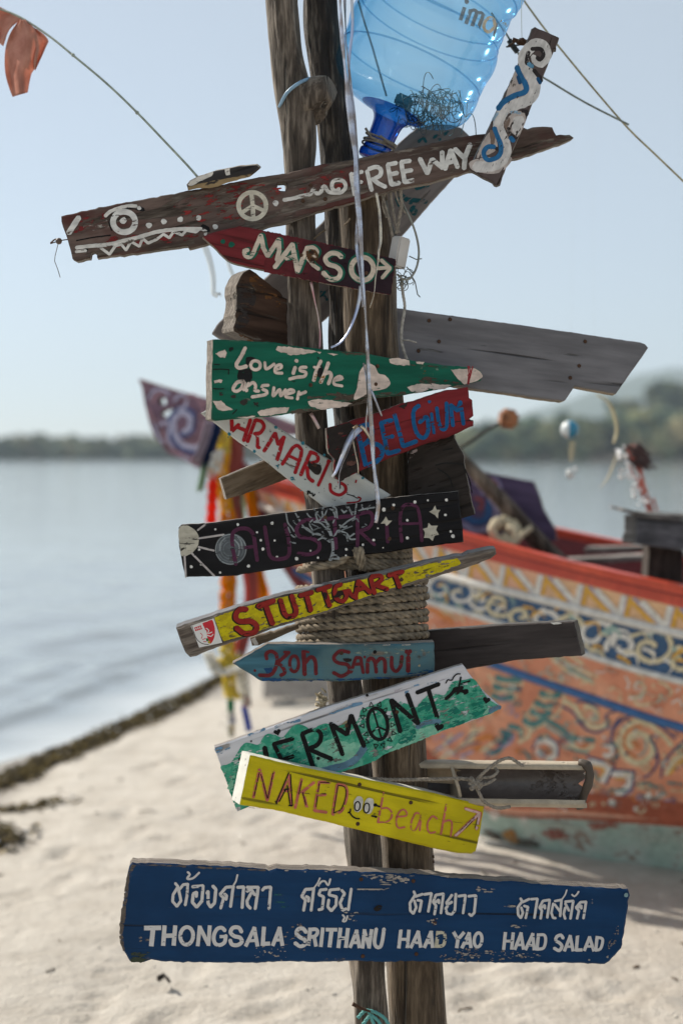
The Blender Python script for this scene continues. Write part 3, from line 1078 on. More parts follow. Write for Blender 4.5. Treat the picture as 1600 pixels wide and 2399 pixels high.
br = Brush(caster(bvh_of(sal, low, keel)), (950, 1150, 2.412))
br.s(CRM, 13, "470,1040 500,1100 470,1190", "900,1140 870,1240 760,1330 670,1330", "660,1080 640,1140 590,1190", "770,1130 730,1200 660,1300")
br.s(TEAL, 36, "515,1055 570,1072 645,1066", "500,1105 560,1122 625,1115", "490,1155 540,1175 600,1165", "765,1140 810,1165 870,1150", "735,1195 790,1222 850,1205", "710,1245 760,1272 815,1255", "668,1295 715,1318 765,1303")
br.s(CRM, 8, "510,1082 640,1092", "495,1132 610,1143", "750,1172 860,1180", "720,1225 830,1232", "690,1275 790,1282")
br.s(TEAL, 28, "770,1285 850,1325 950,1395 1060,1410")
br.s(LTEAL, 16, "790,1325 860,1370 950,1425")
br.s(CRM, 26, "890,1185 950,1220 1000,1290 1060,1335 1130,1325", "1010,1220 1060,1230 1080,1280 1040,1290")
br.s(NAVY, 11, "880,1215 950,1260 1010,1340 1080,1365 1150,1320 1130,1270 1190,1240", "960,1190 1020,1195 1090,1230")
br.s(CRM, 34, "1400,1330 1320,1300 1250,1330 1205,1400 1230,1490 1310,1540 1385,1490 1380,1410 1310,1370 1260,1400 1270,1450")
br.s(ORG, 12, "1330,1330 1260,1350 1235,1410 1260,1480 1310,1505")
br.s(LTEAL, 12, "1300,1345 1290,1350 1350,1400 1350,1470 1310,1500")
br.s(NAVY, 12, "1370,1280 1260,1275 1175,1345 1165,1420 1200,1510", "1400,1420 1425,1520 1380,1600 1340,1620", "1200,1290 1170,1340")
br.s(CRM, 24, "1400,1340 1460,1390 1500,1440", "1470,1600 1520,1520 1568,1490")
br.s(NAVY, 11, "1440,1620 1460,1530 1540,1440 1580,1410", "1390,1310 1450,1340 1520,1400")
br.s(YEL, 16, "1490,1600 1540,1540 1580,1520")
br.s(WH, 34, "735,1435 775,1410 830,1435 840,1495 800,1515", "745,1470 770,1500")
br.s(NAVY, 10, "715,1460 740,1405 800,1395 855,1430 860,1500", "790,1540 830,1530")
br.l(WH, 34, "1035,1530 1150,1560 1110,1640", "1170,1600 1265,1605 1255,1670 1180,1730")
br.l(NAVY, 11, "1020,1500 1180,1545 1130,1660", "1160,1575 1290,1585 1280,1680 1190,1755")
br.l(TEAL, 15, "1060,1580 1090,1640", "1150,1690 1240,1690")
br.s(YEL, 12, "1050,1555 1120,1575 1095,1620", "1185,1625 1240,1630")
br.s(TEAL, 30, "585,1330 640,1345 650,1385", "570,1360 560,1420 520,1470 480,1480", "540,1360 600,1380")
br.s(CRM, 18, "360,1430 400,1360 440,1340", "420,1470 470,1440 530,1400", "300,1450 340,1420 390,1330", "130,1500 200,1450 260,1380", "170,1530 260,1480 330,1440")
br.s(ORG, 34, "400,1420 450,1390 500,1400", "340,1480 420,1450")
br.s(NAVY, 9, "280,1480 340,1440 420,1420", "330,1420 370,1380 410,1370", "450,1500 520,1460 560,1390", "150,1480 230,1430")
br.s(LIL, 16, "180,1460 260,1410 320,1370", "310,1500 380,1470", "540,1450 590,1420 610,1380")
br.s(CRM, 22, "900,1460 940,1440 1000,1470 1060,1440", "640,1420 690,1390 700,1340")
br.s(TEAL, 15, "880,1440 960,1470 1030,1480", "700,1520 670,1470 640,1480")
br.s(WH, 24, "1130,1440 1165,1455 1150,1500 1120,1490")
br.s(TEAL, 12, "1105,1440 1180,1430 1190,1500 1130,1525")
br.s(TEAL, 14, "1300,1660 1360,1650 1420,1680", "1320,1720 1400,1740 1470,1710", "1480,1650 1560,1660")
br.s(CRM, 12, "1310,1680 1380,1670", "1500,1690 1568,1700", "900,1560 960,1600", "560,1560 640,1590 700,1560")
br.s(LIL, 12, "520,1600 600,1640 700,1630", "1430,1760 1520,1740")
br.d(WH, (500, 1830, 30), (665, 1857, 16), (1165, 1760, 22), (1372, 1720, 17), (1300, 1797, 15), (1050, 1700, 10), (900, 1800, 9))  # white flecks: sun glints and bolts drawn as paint dots
bpx, rpx = railpx('B'), railpx('R'); r_ = random.Random(31); br.t = (0, 0, 1)
for i in range(330):
    x = r_.uniform(960, 1720)
    ya, yb = yat(bpx, x) + 22, yat(rpx, x) - 22
    if yb < ya + 20: continue
    y = r_.uniform(ya, yb); rad = r_.uniform(4, 14); sg = r_.choice((-1, 1)); ph = r_.uniform(0, 6.3)
    P = [(x + rad * (1 - k / 16) * math.cos(ph + sg * k * .42) * 1.3 + k * 1.2 * math.cos(ph), y + rad * (1 - k / 16) * math.sin(ph + sg * k * .42) + k * .7 * math.sin(ph)) for k in range(12)]
    br.ribbon(r_.choice((CRM, CRM, WH, LIL, LTEAL, NAVY, ORG, TEAL, pw((.50, .20, .13)))), P, r_.uniform(2.0, 4.4), taper=lambda f: 1.15 - .8 * f)
wpx = railpx('W2')
for i in range(110):
    x = r_.uniform(1000, 1720)
    ya, yb = yat(wpx, x) + 14, yat(bpx, x) - 14
    y = r_.uniform(ya, yb); rad = r_.uniform(4, 11); sg = r_.choice((-1, 1)); ph = r_.uniform(0, 6.3)
    P = [(x + rad * (1 - k / 16) * math.cos(ph + sg * k * .42) * 1.4 + k * 1.6, y + rad * (1 - k / 16) * math.sin(ph + sg * k * .42) + k * .5) for k in range(12)]
    br.ribbon(r_.choice((CRM, WH, LTEAL, pw((.50, .20, .13)))), P, r_.uniform(1.8, 3.4), taper=lambda f: 1.15 - .8 * f)
br.t = (950, 1150, 2.412)
pk = pw((.33, .11, .08), .25); gk = pw((.46, .52, .45), .3)
br.f(pk, "1020,1880 1180,1870 1210,1900 1060,1920", "760,1930 860,1910 930,1960 820,1975", jag=4)
br.f(pw((.36, .18, .06), .2), "540,1930 600,1910 650,1990 600,2010", jag=5)
br.f(gk, "1250,1920 1500,1930 1568,1990 1350,1985", "700,1860 1000,1890 960,1920 760,1900", jag=6)
br.f(pw((.10, .085, .07), .2), "430,1920 520,1930 560,1980 470,1960", "640,1960 760,1990 740,2030 620,2000", jag=5)
br.build('painted_scrolls', low, False)

# ---- carved bow board (flat plank cut to a wing)
wing_m = painted('carved_purple_board', (.235, .135, .165), 'brown', .25, .4, .3, .6, (.19, .115, .16))
PT = (300, 860, 3.136)
ol = pts("75,85 150,110 330,165 550,225 700,265 1000,335 1230,420 1240,500 1000,510 800,600 660,660 570,740 515,745 400,680 290,630 200,520 160,430 120,270 100,150", PT)
wing = Board('carved_bow_board', ol, 5.72, -20, 0, .035, ((330, 890), (690, 985)), wing_m, wood('brown'), parent=boat,
             holes=[pts("222,240 245,222 275,232 282,262 262,284 232,275", PT), pts("232,345 265,318 320,303 342,325 318,365 265,375", PT)], centre=(480, 990), bev=.004)
b = wing.brush(PT)
lil, dbl, pkp, dkp = paint((.44, .42, .55), .1), paint((.085, .10, .22), .1), paint((.36, .20, .23), .15), paint((.085, .045, .06), .2)
b.s(dbl, 62, "580,575 480,612 385,580 325,490 322,380 390,318 470,350 468,450 400,500")
b.s(lil, 38, "575,560 480,590 395,562 345,485 342,385 400,335 455,370 450,445 410,480")
b.s(lil, 20, "150,230 190,175 250,165 300,200", "345,245 385,200 430,225 420,290 370,310", "235,425 285,400 305,450 295,530 350,620 450,680", "190,400 215,480 260,560")
b.s(pkp, 22, "180,260 210,200 270,195", "400,250 470,205 540,260 560,330 510,370", "250,470 270,540 330,610 420,650", "520,280 600,260 640,320 600,400", "150,300 170,360 210,400")
b.s(dkp, 12, "200,330 195,400 230,470", "360,290 380,245 420,240", "230,440 250,520 310,600", "480,300 520,340 490,400 500,450", "165,180 140,230", "560,270 580,330", "410,520 440,540 500,520")
b.s(lil, 14, "640,300 720,330 760,400 700,450", "760,350 860,380 900,440", "900,390 1000,420 1040,460")
b.s(pkp, 16, "680,400 640,470 660,540", "800,420 840,480 800,540", "950,420 960,470")
b.build('carved_swirls', wing.o)
# ---- inner carved board on the foredeck, right of the pole
ol = [(1062, 1060), (1100, 1098), (1160, 1112), (1248, 1128), (1262, 1160), (1272, 1195), (1300, 1240), (1302, 1268), (1190, 1262), (1060, 1235), (1050, 1150)]
fore = Board('carved_fore_board', ol, 5.05, -15, 0, .03, ((1100, 1100), (1248, 1128)), painted('dark_carved_board', (.075, .055, .11), 'dark', .2, .4, .3), wood('dark'), parent=boat, centre=(1180, 1170))
b = fore.brush((1050, 850, 2.851))
b.s(paint((.26, .24, .36), .1), 40, "100,1080 170,1120 250,1110 310,1050 320,970 280,900")
b.s(paint((.03, .09, .22), .1), 46, "110,1020 170,1060 240,1050 270,990 250,930")
b.s(paint((.20, .06, .07), .1), 30, "180,900 230,930 210,980", "290,780 330,830", "240,820 270,850")
b.s(paint((.22, .20, .34), .1), 20, "170,800 210,830 230,880", "300,760 340,800 350,850")
b.build('carved_swirls', fore.o)
# wooden deck bits inside
mb = MB()
pl = [(at(u, v, 4.95), at(u2, v2, 4.85)) for u, v, u2, v2 in ((1338, 1282, 1522, 1312), (1395, 1308, 1460, 1322))]
box(mb, (at(1400, 1300, 5.0) + at(1460, 1318, 5.0)) / 2, .52, .10, .02, Matrix.Rotation(-.10, 3, 'Y') @ Matrix.Rotation(-.5, 3, 'Z'), 0, .004)
box(mb, at(1480, 1285, 5.15), .34, .08, .02, Matrix.Rotation(-.06, 3, 'Y') @ Matrix.Rotation(-.5, 3, 'Z'), 0, .004)
mb.build('deck_slats', wood('pale'), boat)

# ---- things on and round the boat
# slanting pole leaning from the post side down into the bow
mb = MB()
P = [at(1058, 1050, 4.95), at(1110, 1105, 4.95), at(1180, 1180, 4.97), at(1245, 1250, 5.0), at(1330, 1345, 5.05)]
tube(mb, catmull([tuple(p) for p in P], .03), lambda f: .022 + .014 * f, 10, 0, True, .25, 3)
tag(mb.build('driftwood_pole', wood('brown', 'z'), smooth=True), 'bent grey brown driftwood pole slanting down into the boat beside the blue carved board', 'pole')
# paddle-like float on a stick
root = empty('net_float', at(1075, 1050, 4.85), 'orange brown wooden float block on the end of a thin dark stick', 'float')
mb = MB(); tube(mb, catmull([tuple(at(u, v, 4.85)) for u, v in ((1062, 1058), (1100, 1036), (1140, 1008), (1180, 984))], .03), .006, 7); mb.build('stick', wood('dark', 'z'), root)
mb = MB(); box(mb, at(1190, 981, 4.85), .062, .05, .064, Matrix.Rotation(.35, 3, 'Z') @ Matrix.Rotation(.16, 3, 'Y'), 0, .012); mb.build('block', plain('orange_brown_wood', (.27, .105, .04), .7, 0, .3, 30), root)
# wooden bitt / bench at the right edge
root = empty('wooden_bench', at(1560, 1360, 4.55), 'weathered grey plank bench on a stout dark leg behind the red gunwale', 'bench')
def plank(name, outline, Y, yaw, thick, mat, parent, pitch=0):
    return Board(name, outline, Y, yaw, pitch, thick, (outline[0], outline[1]), mat, mat, parent=parent)
plank('front_board', [(1492, 1206), (1700, 1230), (1700, 1300), (1488, 1276)], 4.5, 0, .03, wood('bluegrey'), root)
plank('end_board', [(1461, 1207), (1489, 1207), (1489, 1276), (1455, 1272), (1458, 1250), (1462, 1245)], 4.52, -18, .03, wood('grey'), root)
b = plank('seat_board', [(1460, 1190), (1510, 1203), (1700, 1210), (1700, 1224), (1508, 1211), (1458, 1196)], 4.48, 0, .22, wood('grey'), root)
plank('leg', [(1519, 1278), (1600, 1290), (1600, 1500), (1512, 1500)], 4.56, 0, .09, wood('dark', 'z'), root)
# rope knot on the gunwale
def rope_strands(mb, P, r, pitch=None, n=6, mi=0):
    P = catmull([tuple(p) for p in P], r * .8)
    P = [Vector(p) for p in P]
    pitch = pitch or r * 7
    for k in range(3):
        Q = []; s_ = 0; a = Vector((.3, -1, .2)).normalized()
        for i, p in enumerate(P):
            t_ = (P[min(i + 1, len(P) - 1)] - P[max(i - 1, 0)]).normalized()
            a = (a - t_ * a.dot(t_)).normalized(); b_ = t_.cross(a)
            if i: s_ += (P[i] - P[i - 1]).length
            th = 2 * math.pi * (s_ / pitch + k / 3)
            Q.append(p + (a * math.cos(th) + b_ * math.sin(th)) * r * .52)
        tube(mb, Q, r * .56, n, mi)
hemp = plain('hemp_rope', (.20, .16, .112), .9, 0, .45, 60, .002)
hemp_pale = plain('pale_cotton_rope', (.50, .43, .30), .9, 0, .25, 120, .002)
mb = MB(); r_ = random.Random(8)
cpt = at(1182, 1250, 4.93)
for k in range(3):
    P = []
    for i in range(9):
        a = i * .95 + k
        P.append(cpt + Vector((.035 * math.cos(a) * (1 + .2 * k), .03 * math.sin(a * .8 + k), .035 * math.sin(a) + .012 * k - .01)))
    rope_strands(mb, P, .013)
rope_strands(mb, [cpt, cpt + Vector((.02, -.05, -.03)), cpt + Vector((.06, -.03, .0)), cpt + Vector((.09, 0, .02))], .011)
tag(mb.build('mooring_knot', hemp_pale, smooth=True), 'cream rope knot tied on the red gunwale near the bow', 'rope knot')

# garlands hanging from the bow
def garland(label, segs, seed):
    """segs: (material, [(px,py)...], depth, radius px, style)"""
    r = random.Random(seed)
    u, v = segs[0][1][0]
    root = empty('flower_garland', at(u, v, segs[0][2]), label, 'garland', 'garlands hung from the bow of the boat')
    for nm, mat, px, Y, rp, style in [(s_[5], s_[0], s_[1], s_[2], s_[3], s_[4]) for s_ in segs]:
        P = [Vector(p) for p in catmull([tuple(at(a, b, Y)) for a, b in px], .008)]
        rr = rp / FPX * Y
        mb = MB()
        if style == 'tube':
            tube(mb, P, lambda f: rr * (1 + .15 * math.sin(f * 30)), 9)
        elif style == 'strip':
            n = len(P)
            V = []
            for i, p in enumerate(P):
                for j in range(7):
                    f = j / 6 - .5
                    V.append(p + Vector((f * 2 * rr * (1 - .25 * i / n), .35 * rr * math.sin(j * 2.1 + i * .05) + .02 * nz(i * .1, seed), 0)))
            mb.add(V, [(i * 7 + j, i * 7 + j + 1, i * 7 + j + 8, i * 7 + j + 7) for i in range(n - 1) for j in range(6)])
        elif style == 'beads':
            d = 0
            for i, p in enumerate(P):
                if i % max(1, int(1.2 * rr / .008)) == 0: ball(mb, p, rr * r.uniform(.75, 1), 1, 0, (1, 1, .8))
        else:
            for i, p in enumerate(P):
                for k in range(9):
                    a = r.uniform(0, 6.3)
                    q = p + Vector((math.cos(a) * rr * .72, math.sin(a) * rr * .72, r.uniform(-.004, .004)))
                    e = Matrix.Rotation(r.uniform(0, 3), 3, 'X') @ Matrix.Rotation(a, 3, 'Z')
                    ball(mb, q, rr * r.uniform(.30, .46), 1, 0, (1, .45, 1), .3, r.uniform(0, 50), e)
        mb.build(nm, mat, root, smooth=style in ('tube', 'strip'))
    return root
def petal(name, col):
    t = NT(name)
    n = t.noise(t.coord((60, 60, 60)), 1.0, 4)
    c = t.mix(t.ss(n, .3, .7), tuple(x * .8 for x in col), tuple(min(1, x * 1.2) for x in col))
    a, b = t.n('BsdfDiffuse', Color=c), t.n('BsdfTranslucent', Color=c)
    m = t.n('MixShader', **{'0': .55, '1': a.outputs[0], '2': b.outputs[0]})
    t.t.links.new(m.outputs[0], t.out.inputs['Surface'])
    return t.m
gm = {k: petal(k + '_petals', c) for k, c in dict(orange=(.92, .40, .02), marigold=(.94, .58, .05), red=(.88, .05, .02), yellow=(.90, .74, .16), white=(.88, .86, .80),
      green=(.05, .25, .13), pink=(.62, .22, .20), blue=(.09, .13, .42), lilac=(.55, .48, .55), greenwhite=(.42, .55, .40), navy=(.03, .055, .16), cream=(.66, .55, .33)).items()}
GY = 5.55
garland('orange marigold garland hanging longest from the bow, ending in yellow and white flowers', [
    (gm['yellow'], [(528, 1005), (524, 1060)], GY, 15, 'petals', 'yellow_flowers'),
    (gm['marigold'], [(524, 1060), (520, 1130), (533, 1200)], GY, 15, 'petals', 'marigold_flowers'),
    (gm['orange'], [(533, 1200), (536, 1290), (534, 1400), (532, 1500)], GY, 19, 'petals', 'orange_flowers'),
    (gm['yellow'], [(505, 1548), (530, 1560), (560, 1545)], GY, 23, 'petals', 'yellow_cluster'),
    (gm['white'], [(490, 1530), (515, 1575), (572, 1560)], GY - .06, 15, 'petals', 'white_cluster'),
    (gm['yellow'], [(532, 1500), (534, 1560), (540, 1620), (548, 1632)], GY, 17, 'petals', 'yellow_tail'),
    (gm['green'], [(541, 1640), (541, 1668)], GY, 9, 'tube', 'green_bead'),
    (gm['white'], [(541, 1668), (541, 1725)], GY, 10, 'petals', 'white_tail'),
    (gm['blue'], [(545, 1678), (545, 1690)], GY, 9, 'beads', 'blue_bead'),
    (gm['cream'], [(543, 1705), (543, 1718)], GY, 11, 'beads', 'cream_bead')], 1)
garland('bright red tube garland hanging in front of the boat bow', [
    (gm['white'], [(512, 1060), (502, 1100), (497, 1120)], GY - .1, 14, 'petals', 'white_top'),
    (gm['red'], [(500, 1110), (498, 1170), (495, 1228)], GY - .1, 12, 'tube', 'red_tube'),
    (gm['orange'], [(500, 1100), (503, 1112)], GY - .1, 12, 'petals', 'orange_ring')], 2)
garland('white flower garland with a drooping blue tassel at its end', [
    (gm['white'], [(560, 1530), (572, 1600), (577, 1650)], GY + .05, 13, 'petals', 'white_flowers'),
    (gm['pink'], [(578, 1628), (579, 1652)], GY + .05, 10, 'petals', 'pink_flowers'),
    (gm['blue'], [(572, 1655), (580, 1690), (584, 1712)], GY + .05, 8, 'tube', 'blue_tassel')], 3)
def scarf(name, label, mat, px, Y, rp, seed):
    P = [Vector(p) for p in catmull([tuple(at(a, b, Y)) for a, b in px], .015)]
    rr = rp / FPX * Y
    n = len(P); V = []
    for i, p in enumerate(P):
        for j in range(9):
            f = j / 8 - .5
            V.append(p + Vector((f * 2 * rr * (1 + .15 * nz(i * .1, seed)), .03 * math.sin(j * 1.7 + i * .04 + seed) + .03 * nz(i * .08, seed, j * .3), .01 * nz(j, i * .1))))
    mb = MB(); mb.add(V, [(i * 9 + j, i * 9 + j + 1, i * 9 + j + 10, i * 9 + j + 9) for i in range(n - 1) for j in range(8)])
    o = mb.build(name, mat, smooth=True)
    md = o.modifiers.new('thickness', 'SOLIDIFY'); md.thickness = .002
    return tag(o, label, 'cloth ribbon', 'cloth ribbons tied round the bow')
scarf('bow_ribbon', 'navy blue cloth ribbon tied on the bow next to the purple carved board', gm['navy'], [(512, 988), (500, 1030), (484, 1070), (478, 1095)], 5.5, 10, 1)
scarf('bow_ribbon', 'pale lilac cloth ribbon between the carved board and the navy ribbon', gm['lilac'], [(492, 985), (480, 1030), (466, 1068), (462, 1085)], 5.47, 11, 2)
scarf('bow_ribbon', 'long salmon pink cloth ribbon hanging beside the orange garland', gm['pink'], [(545, 1010), (556, 1060), (548, 1120), (560, 1250), (585, 1340), (588, 1420), (560, 1530), (545, 1570)], 5.62, 16, 3)
scarf('bow_ribbon', 'thin white ribbon with a green end hanging left of the red garland', gm['greenwhite'], [(482, 1085), (476, 1120), (470, 1150)], 5.5, 8, 4)
scarf('bow_ribbon', 'orange and tan ribbon hanging behind the salmon pink ribbon', gm['orange'], [(580, 1120), (596, 1230), (604, 1330), (618, 1400), (600, 1480)], 5.68, 12, 5)
scarf('bow_ribbon', 'pale green cloth ribbon hanging under the small brown plank', gm['greenwhite'], [(560, 1140), (562, 1190), (560, 1260)], 5.66, 11, 6)

# hanging mobile of shells and the painted ball (strung from the overhead cord)
def string(name, px, Y, r, mat, parent=None, n=5):
    mb = MB(); tube(mb, catmull([tuple(at(u, v, Y)) for u, v in px], .03), r, n)
    return mb.build(name, mat, parent, smooth=True)
nylon = plain('nylon_line', (.45, .48, .42), .5)
root = empty('hanging_ball', at(1334, 1005, 4.9), 'half white half blue painted ball hanging on a string over the water', 'ornament')
mb = MB(); c = at(1334, 1006, 4.9); ball(mb, c, .031, 3, 0, (1, 1, 1), 0)
o = mb.build('ball', [plain('white_gloss', (.62, .66, .66), .25, 0, .05), plain('blue_gloss', (.02, .20, .33), .25, 0, .1)], root, smooth=True)
for p in o.data.polygons:
    q = p.center - c
    p.material_index = 1 if q.x > -.006 else 0
string('string', [(1333, 985), (1334, 900), (1338, 700), (1345, -80)], 4.9, .0002, nylon, root)
mb = MB()
for i in range(4): box(mb, at(1340 - i, 1040 + i * 12, 4.9), .02, .004, .014, Matrix.Rotation(.3 * i, 3, 'Z'), 0, .001)
mb.build('shell_strip', plain('cream_shell', (.50, .44, .27), .4), root)
mb = MB(); ball(mb, at(1335, 1110, 4.9), .018, 2, 0, (.8, .6, 1)); ball(mb, at(1348, 1098, 4.9), .008, 2); mb.build('white_shell', plain('white_shell', (.62, .64, .62), .3), root, smooth=True)
root = empty('shell_mobile', at(1450, 1050, 4.7), 'dangling mobile of white shells and red feathers on a curved cream strip', 'ornament')
mb = MB(); tube(mb, catmull([tuple(at(u, v, 4.7)) for u, v in ((1398, 925), (1422, 940), (1438, 972), (1444, 1010), (1436, 1040))], .01), lambda f: .006 + .006 * math.sin(f * 3.1), 8, flat=(1, .5)); mb.build('curved_strip', plain('cream_bamboo', (.46, .40, .24), .6), root, smooth=True)
mb = MB(); tube(mb, catmull([tuple(at(u, v, 4.7)) for u, v in ((1446, 1060), (1432, 1100), (1420, 1125), (1404, 1145))], .01), lambda f: .002 + .009 * math.sin(f * 3.1), 8, flat=(1, .3)); mb.build('leaf', plain('dry_leaf', (.30, .26, .16), .6), root, smooth=True)
glint = plain('pearly_shell', (.80, .78, .76), .08, 0, .05)
mb = MB(); r_ = random.Random(4)
for i in range(34):
    f = i / 33
    u, v = 1445 + f * 62 + r_.gauss(0, 9), 1050 + f * 135 + r_.gauss(0, 8)
    ball(mb, at(u, v, 4.7 + r_.uniform(-.03, .03)), r_.uniform(.006, .013), 2, 0, (1, .5, .8), 0, 0, Matrix.Rotation(r_.uniform(0, 3), 3, 'Z') @ Matrix.Rotation(r_.uniform(-.5, .5), 3, 'X'))
mb.build('shells', glint, root, smooth=True)
mb = MB()
for i in range(26):
    u, v = 1470 + i * 2.1 + r_.gauss(0, 7), 1040 + i * 5.6 + r_.gauss(0, 8)
    tube(mb, [at(u, v, 4.72), at(u + 6, v + 16, 4.72), at(u + 14, v + 34, 4.72)], lambda f: .003 * (1.2 - f) + .002, 5)
mb.build('red_feathers', plain('red_feather', (.50, .15, .11), .7), root)
mb = MB()
for i in range(16):
    u, v = 1488 + r_.gauss(0, 10), 1042 + i * 2.5 + r_.gauss(0, 5)
    tube(mb, [at(u, v, 4.71), at(u + 14, v + 10, 4.71), at(u + 32, v + 24, 4.71)], lambda f: .005 * (1.1 - f) + .002, 5)
mb.build('dark_feathers', plain('dark_feather', (.06, .03, .028), .7), root)
mb = MB(); r_ = random.Random(6)
string('string', [(1398, 925), (1390, 700), (1385, -80)], 4.7, .0002, nylon, root)

# slatted crate far along the beach, twigs
root = empty('slatted_crate', atz(690, 1640, 0), 'pale slatted crate lying on the sand behind the pole', 'crate')
cc = atz(695, 1640, 0)
mb = MB()
for i in range(9): box(mb, cc + Vector((-.17 + i * .043, 0, .085)), .028, .02, .16, None, 0, .003)
mb.build('slats', plain('bleached_slats', (.40, .38, .36), .8), root)
mb = MB()
for z in (.03, .15): box(mb, cc + Vector((0, .022, z)), .40, .02, .03, None, 0, .003)
box(mb, cc + Vector((0, .2, .08)), .40, .02, .15, None, 0, .003)
box(mb, cc + Vector((-.19, .11, .08)), .02, .2, .15, None, 0, .003); box(mb, cc + Vector((.19, .11, .08)), .02, .2, .15, None, 0, .003)
mb.build('frame', plain('bleached_frame', (.32, .30, .28), .8), root)
for lab, px in (('short dark twig stuck in the sand above the big blue sign', [(1128, 2038), (1140, 2052), (1150, 2072)]),
                ('tiny dark twig in the sand at the lower left', [(372, 2292), (385, 2285), (398, 2300)])):
    mb = MB(); P = [atz(u, v, .03) for u, v in px]
    tube(mb, catmull([tuple(p) for p in P], .02), lambda f: .009 - .005 * f, 6, 0, True, .4, 2)
    tag(mb.build('twig', wood('dark', 'z'), smooth=True), lab, 'twig', 'twigs lying on the sand')

# ============================================================ THE POLE
def post(name, label, px, Y, wood_m, wob, seed, n=22, extra=None, up=None):
    """px: (x centre, y, half width) in the photo"""
    P = catmull([(u, v, h) for u, v, h in px], 8)
    path = []; rad = []
    for u, v, h in P:
        p = at(u, v, Y); path.append(p); rad.append(h / FPX * Y)
    d0 = (path[-1] - path[-2]).normalized()
    while path[-1].z > -.25:
        path.append(path[-1] + d0 * .02); rad.append(rad[-1])
    mb = MB()
    k = len(path)
    base = path[-1].copy()
    loc = [p - base for p in path]
    tube(mb, loc, lambda f: rad[min(k - 1, int(round(f * (k - 1))))], n, 0, True, wob, seed)
    if extra: extra(mb, base)
    o = mb.build(name, wood_m, None, Matrix.Translation(base), smooth=True)
    return tag(o, label, 'post', 'posts of the sign pole')
def knob(mb, base):
    P = [at(690, 268, 2.84), at(722, 236, 2.82), at(752, 214, 2.80), at(770, 206, 2.79)]
    tube(mb, catmull([tuple(p - base) for p in P], .008), lambda f: .036 - .010 * f + .012 * math.sin(f * 3.14), 14, 0, True, .35, 4)
bark = NT('weathered_bark')
c_, g_, f_, k_ = wood_colour(bark, WOOD['bark'], 'z')
bark.bump(bark.math('SUBTRACT', bark.math('ADD', bark.math('MULTIPLY', g_, 1.2), f_), bark.math('MULTIPLY', k_, 2.0)), .012, 1.0)
bark = bark.P(Base__Color=c_, Roughness=.85)
post('post', 'forked dark left trunk of the sign pole with a cut branch knob', [(640, -330, 33), (650, -150, 37), (659, 0, 37), (672, 120, 36), (690, 230, 42), (699, 330, 38), (702, 420, 34), (708, 560, 33), (714, 700, 34), (730, 980, 37), (755, 1200, 38), (782, 1450, 40), (806, 1600, 41), (816, 1700, 41), (849, 1960, 40), (866, 2340, 39), (870, 2420, 39)], 2.815, wood('brown', 'z'), .22, 2.0, 24, knob)
post('post', 'rough barked middle trunk of the sign pole rising highest between the other two', [(764, -420, 34), (754, -180, 39), (752, 0, 40), (762, 130, 39), (776, 230, 40), (788, 330, 40), (800, 450, 42), (812, 600, 46), (818, 800, 46), (830, 1000, 46), (850, 1300, 44), (880, 1500, 40), (900, 1700, 36)], 2.90, bark, .30, 5.0, 26)
post('post', 'smooth thick brown post on the right of the sign pole, widest at the bottom', [(846, 405, 58), (852, 500, 62), (862, 640, 64), (868, 800, 64), (890, 1000, 60), (905, 1200, 56), (915, 1400, 58), (919, 1600, 69), (950, 1950, 62), (975, 2340, 68), (980, 2420, 69)], 2.875, wood('post', 'z'), .07, 8.0, 24)
# thin bark slivers and wire tie on the trunks
mb = MB(); tube(mb, catmull([tuple(at(u, v, Y)) for u, v, Y in ((655, 250, 2.80), (672, 218, 2.772), (700, 195, 2.768), (724, 184, 2.80))], .008), .0035, 7)
tag(mb.build('blue_tie', plain('blue_plastic_line', (.22, .36, .50), .35), smooth=True), 'pale blue plastic line tied round the forked trunk above the knob', 'cord')

# rope wound round the posts
mb = MB(); r_ = random.Random(12)
def coil(mb, u0, v0, v1, hw, loops, Y, dp, r, tilt):
    P = []
    for i in range(int(loops * 26)):
        a = 2 * math.pi * i / 26
        f = i / (loops * 26)
        v = v0 + (v1 - v0) * f + tilt * math.cos(a) + 4.5 * nz(i * .05, v0) + 2.5 * nz(i * .19, v0 + 5)
        u = u0 + (hw + 9 * nz(i * .07, 3)) * math.cos(a)
        P.append(at(u, v, Y - dp * math.sin(a) * (1 + .06 * nz(i * .2, 8))))
    rope_strands(mb, P, r)
coil(mb, 848, 1368, 1512, 148, 8, 2.87, .098, .0078, -7)
coil(mb, 838, 1284, 1338, 120, 4, 2.87, .095, .0076, 5)
rope_strands(mb, [at(u, v, Y) for u, v, Y in ((700, 1336, 2.80), (740, 1328, 2.765), (790, 1318, 2.755), (815, 1300, 2.76), (835, 1285, 2.77))], .0078)
rope_strands(mb, [at(u, v, Y) for u, v, Y in ((832, 1285, 2.75), (838, 1305, 2.745), (848, 1335, 2.76))], .007)
rope_strands(mb, [at(u, v, Y) for u, v, Y in ((843, 1283, 2.75), (848, 1305, 2.745), (852, 1335, 2.76))], .007)
tag(mb.build('rope_coil', hemp, smooth=True), 'thick hemp rope wound many times round the posts under the yellow arrow board', 'rope')

# ============================================================ THE SIGNS
SG = 'wooden signs nailed to the pole'
PG = 'bare planks fixed to the pole'
CREAM = paint((.62, .50, .43), .06)
WHT = paint((.64, .62, .59), .08)
WHT2 = paint((.62, .59, .55), .14)
BLK = paint((.006, .0055, .006), .05)

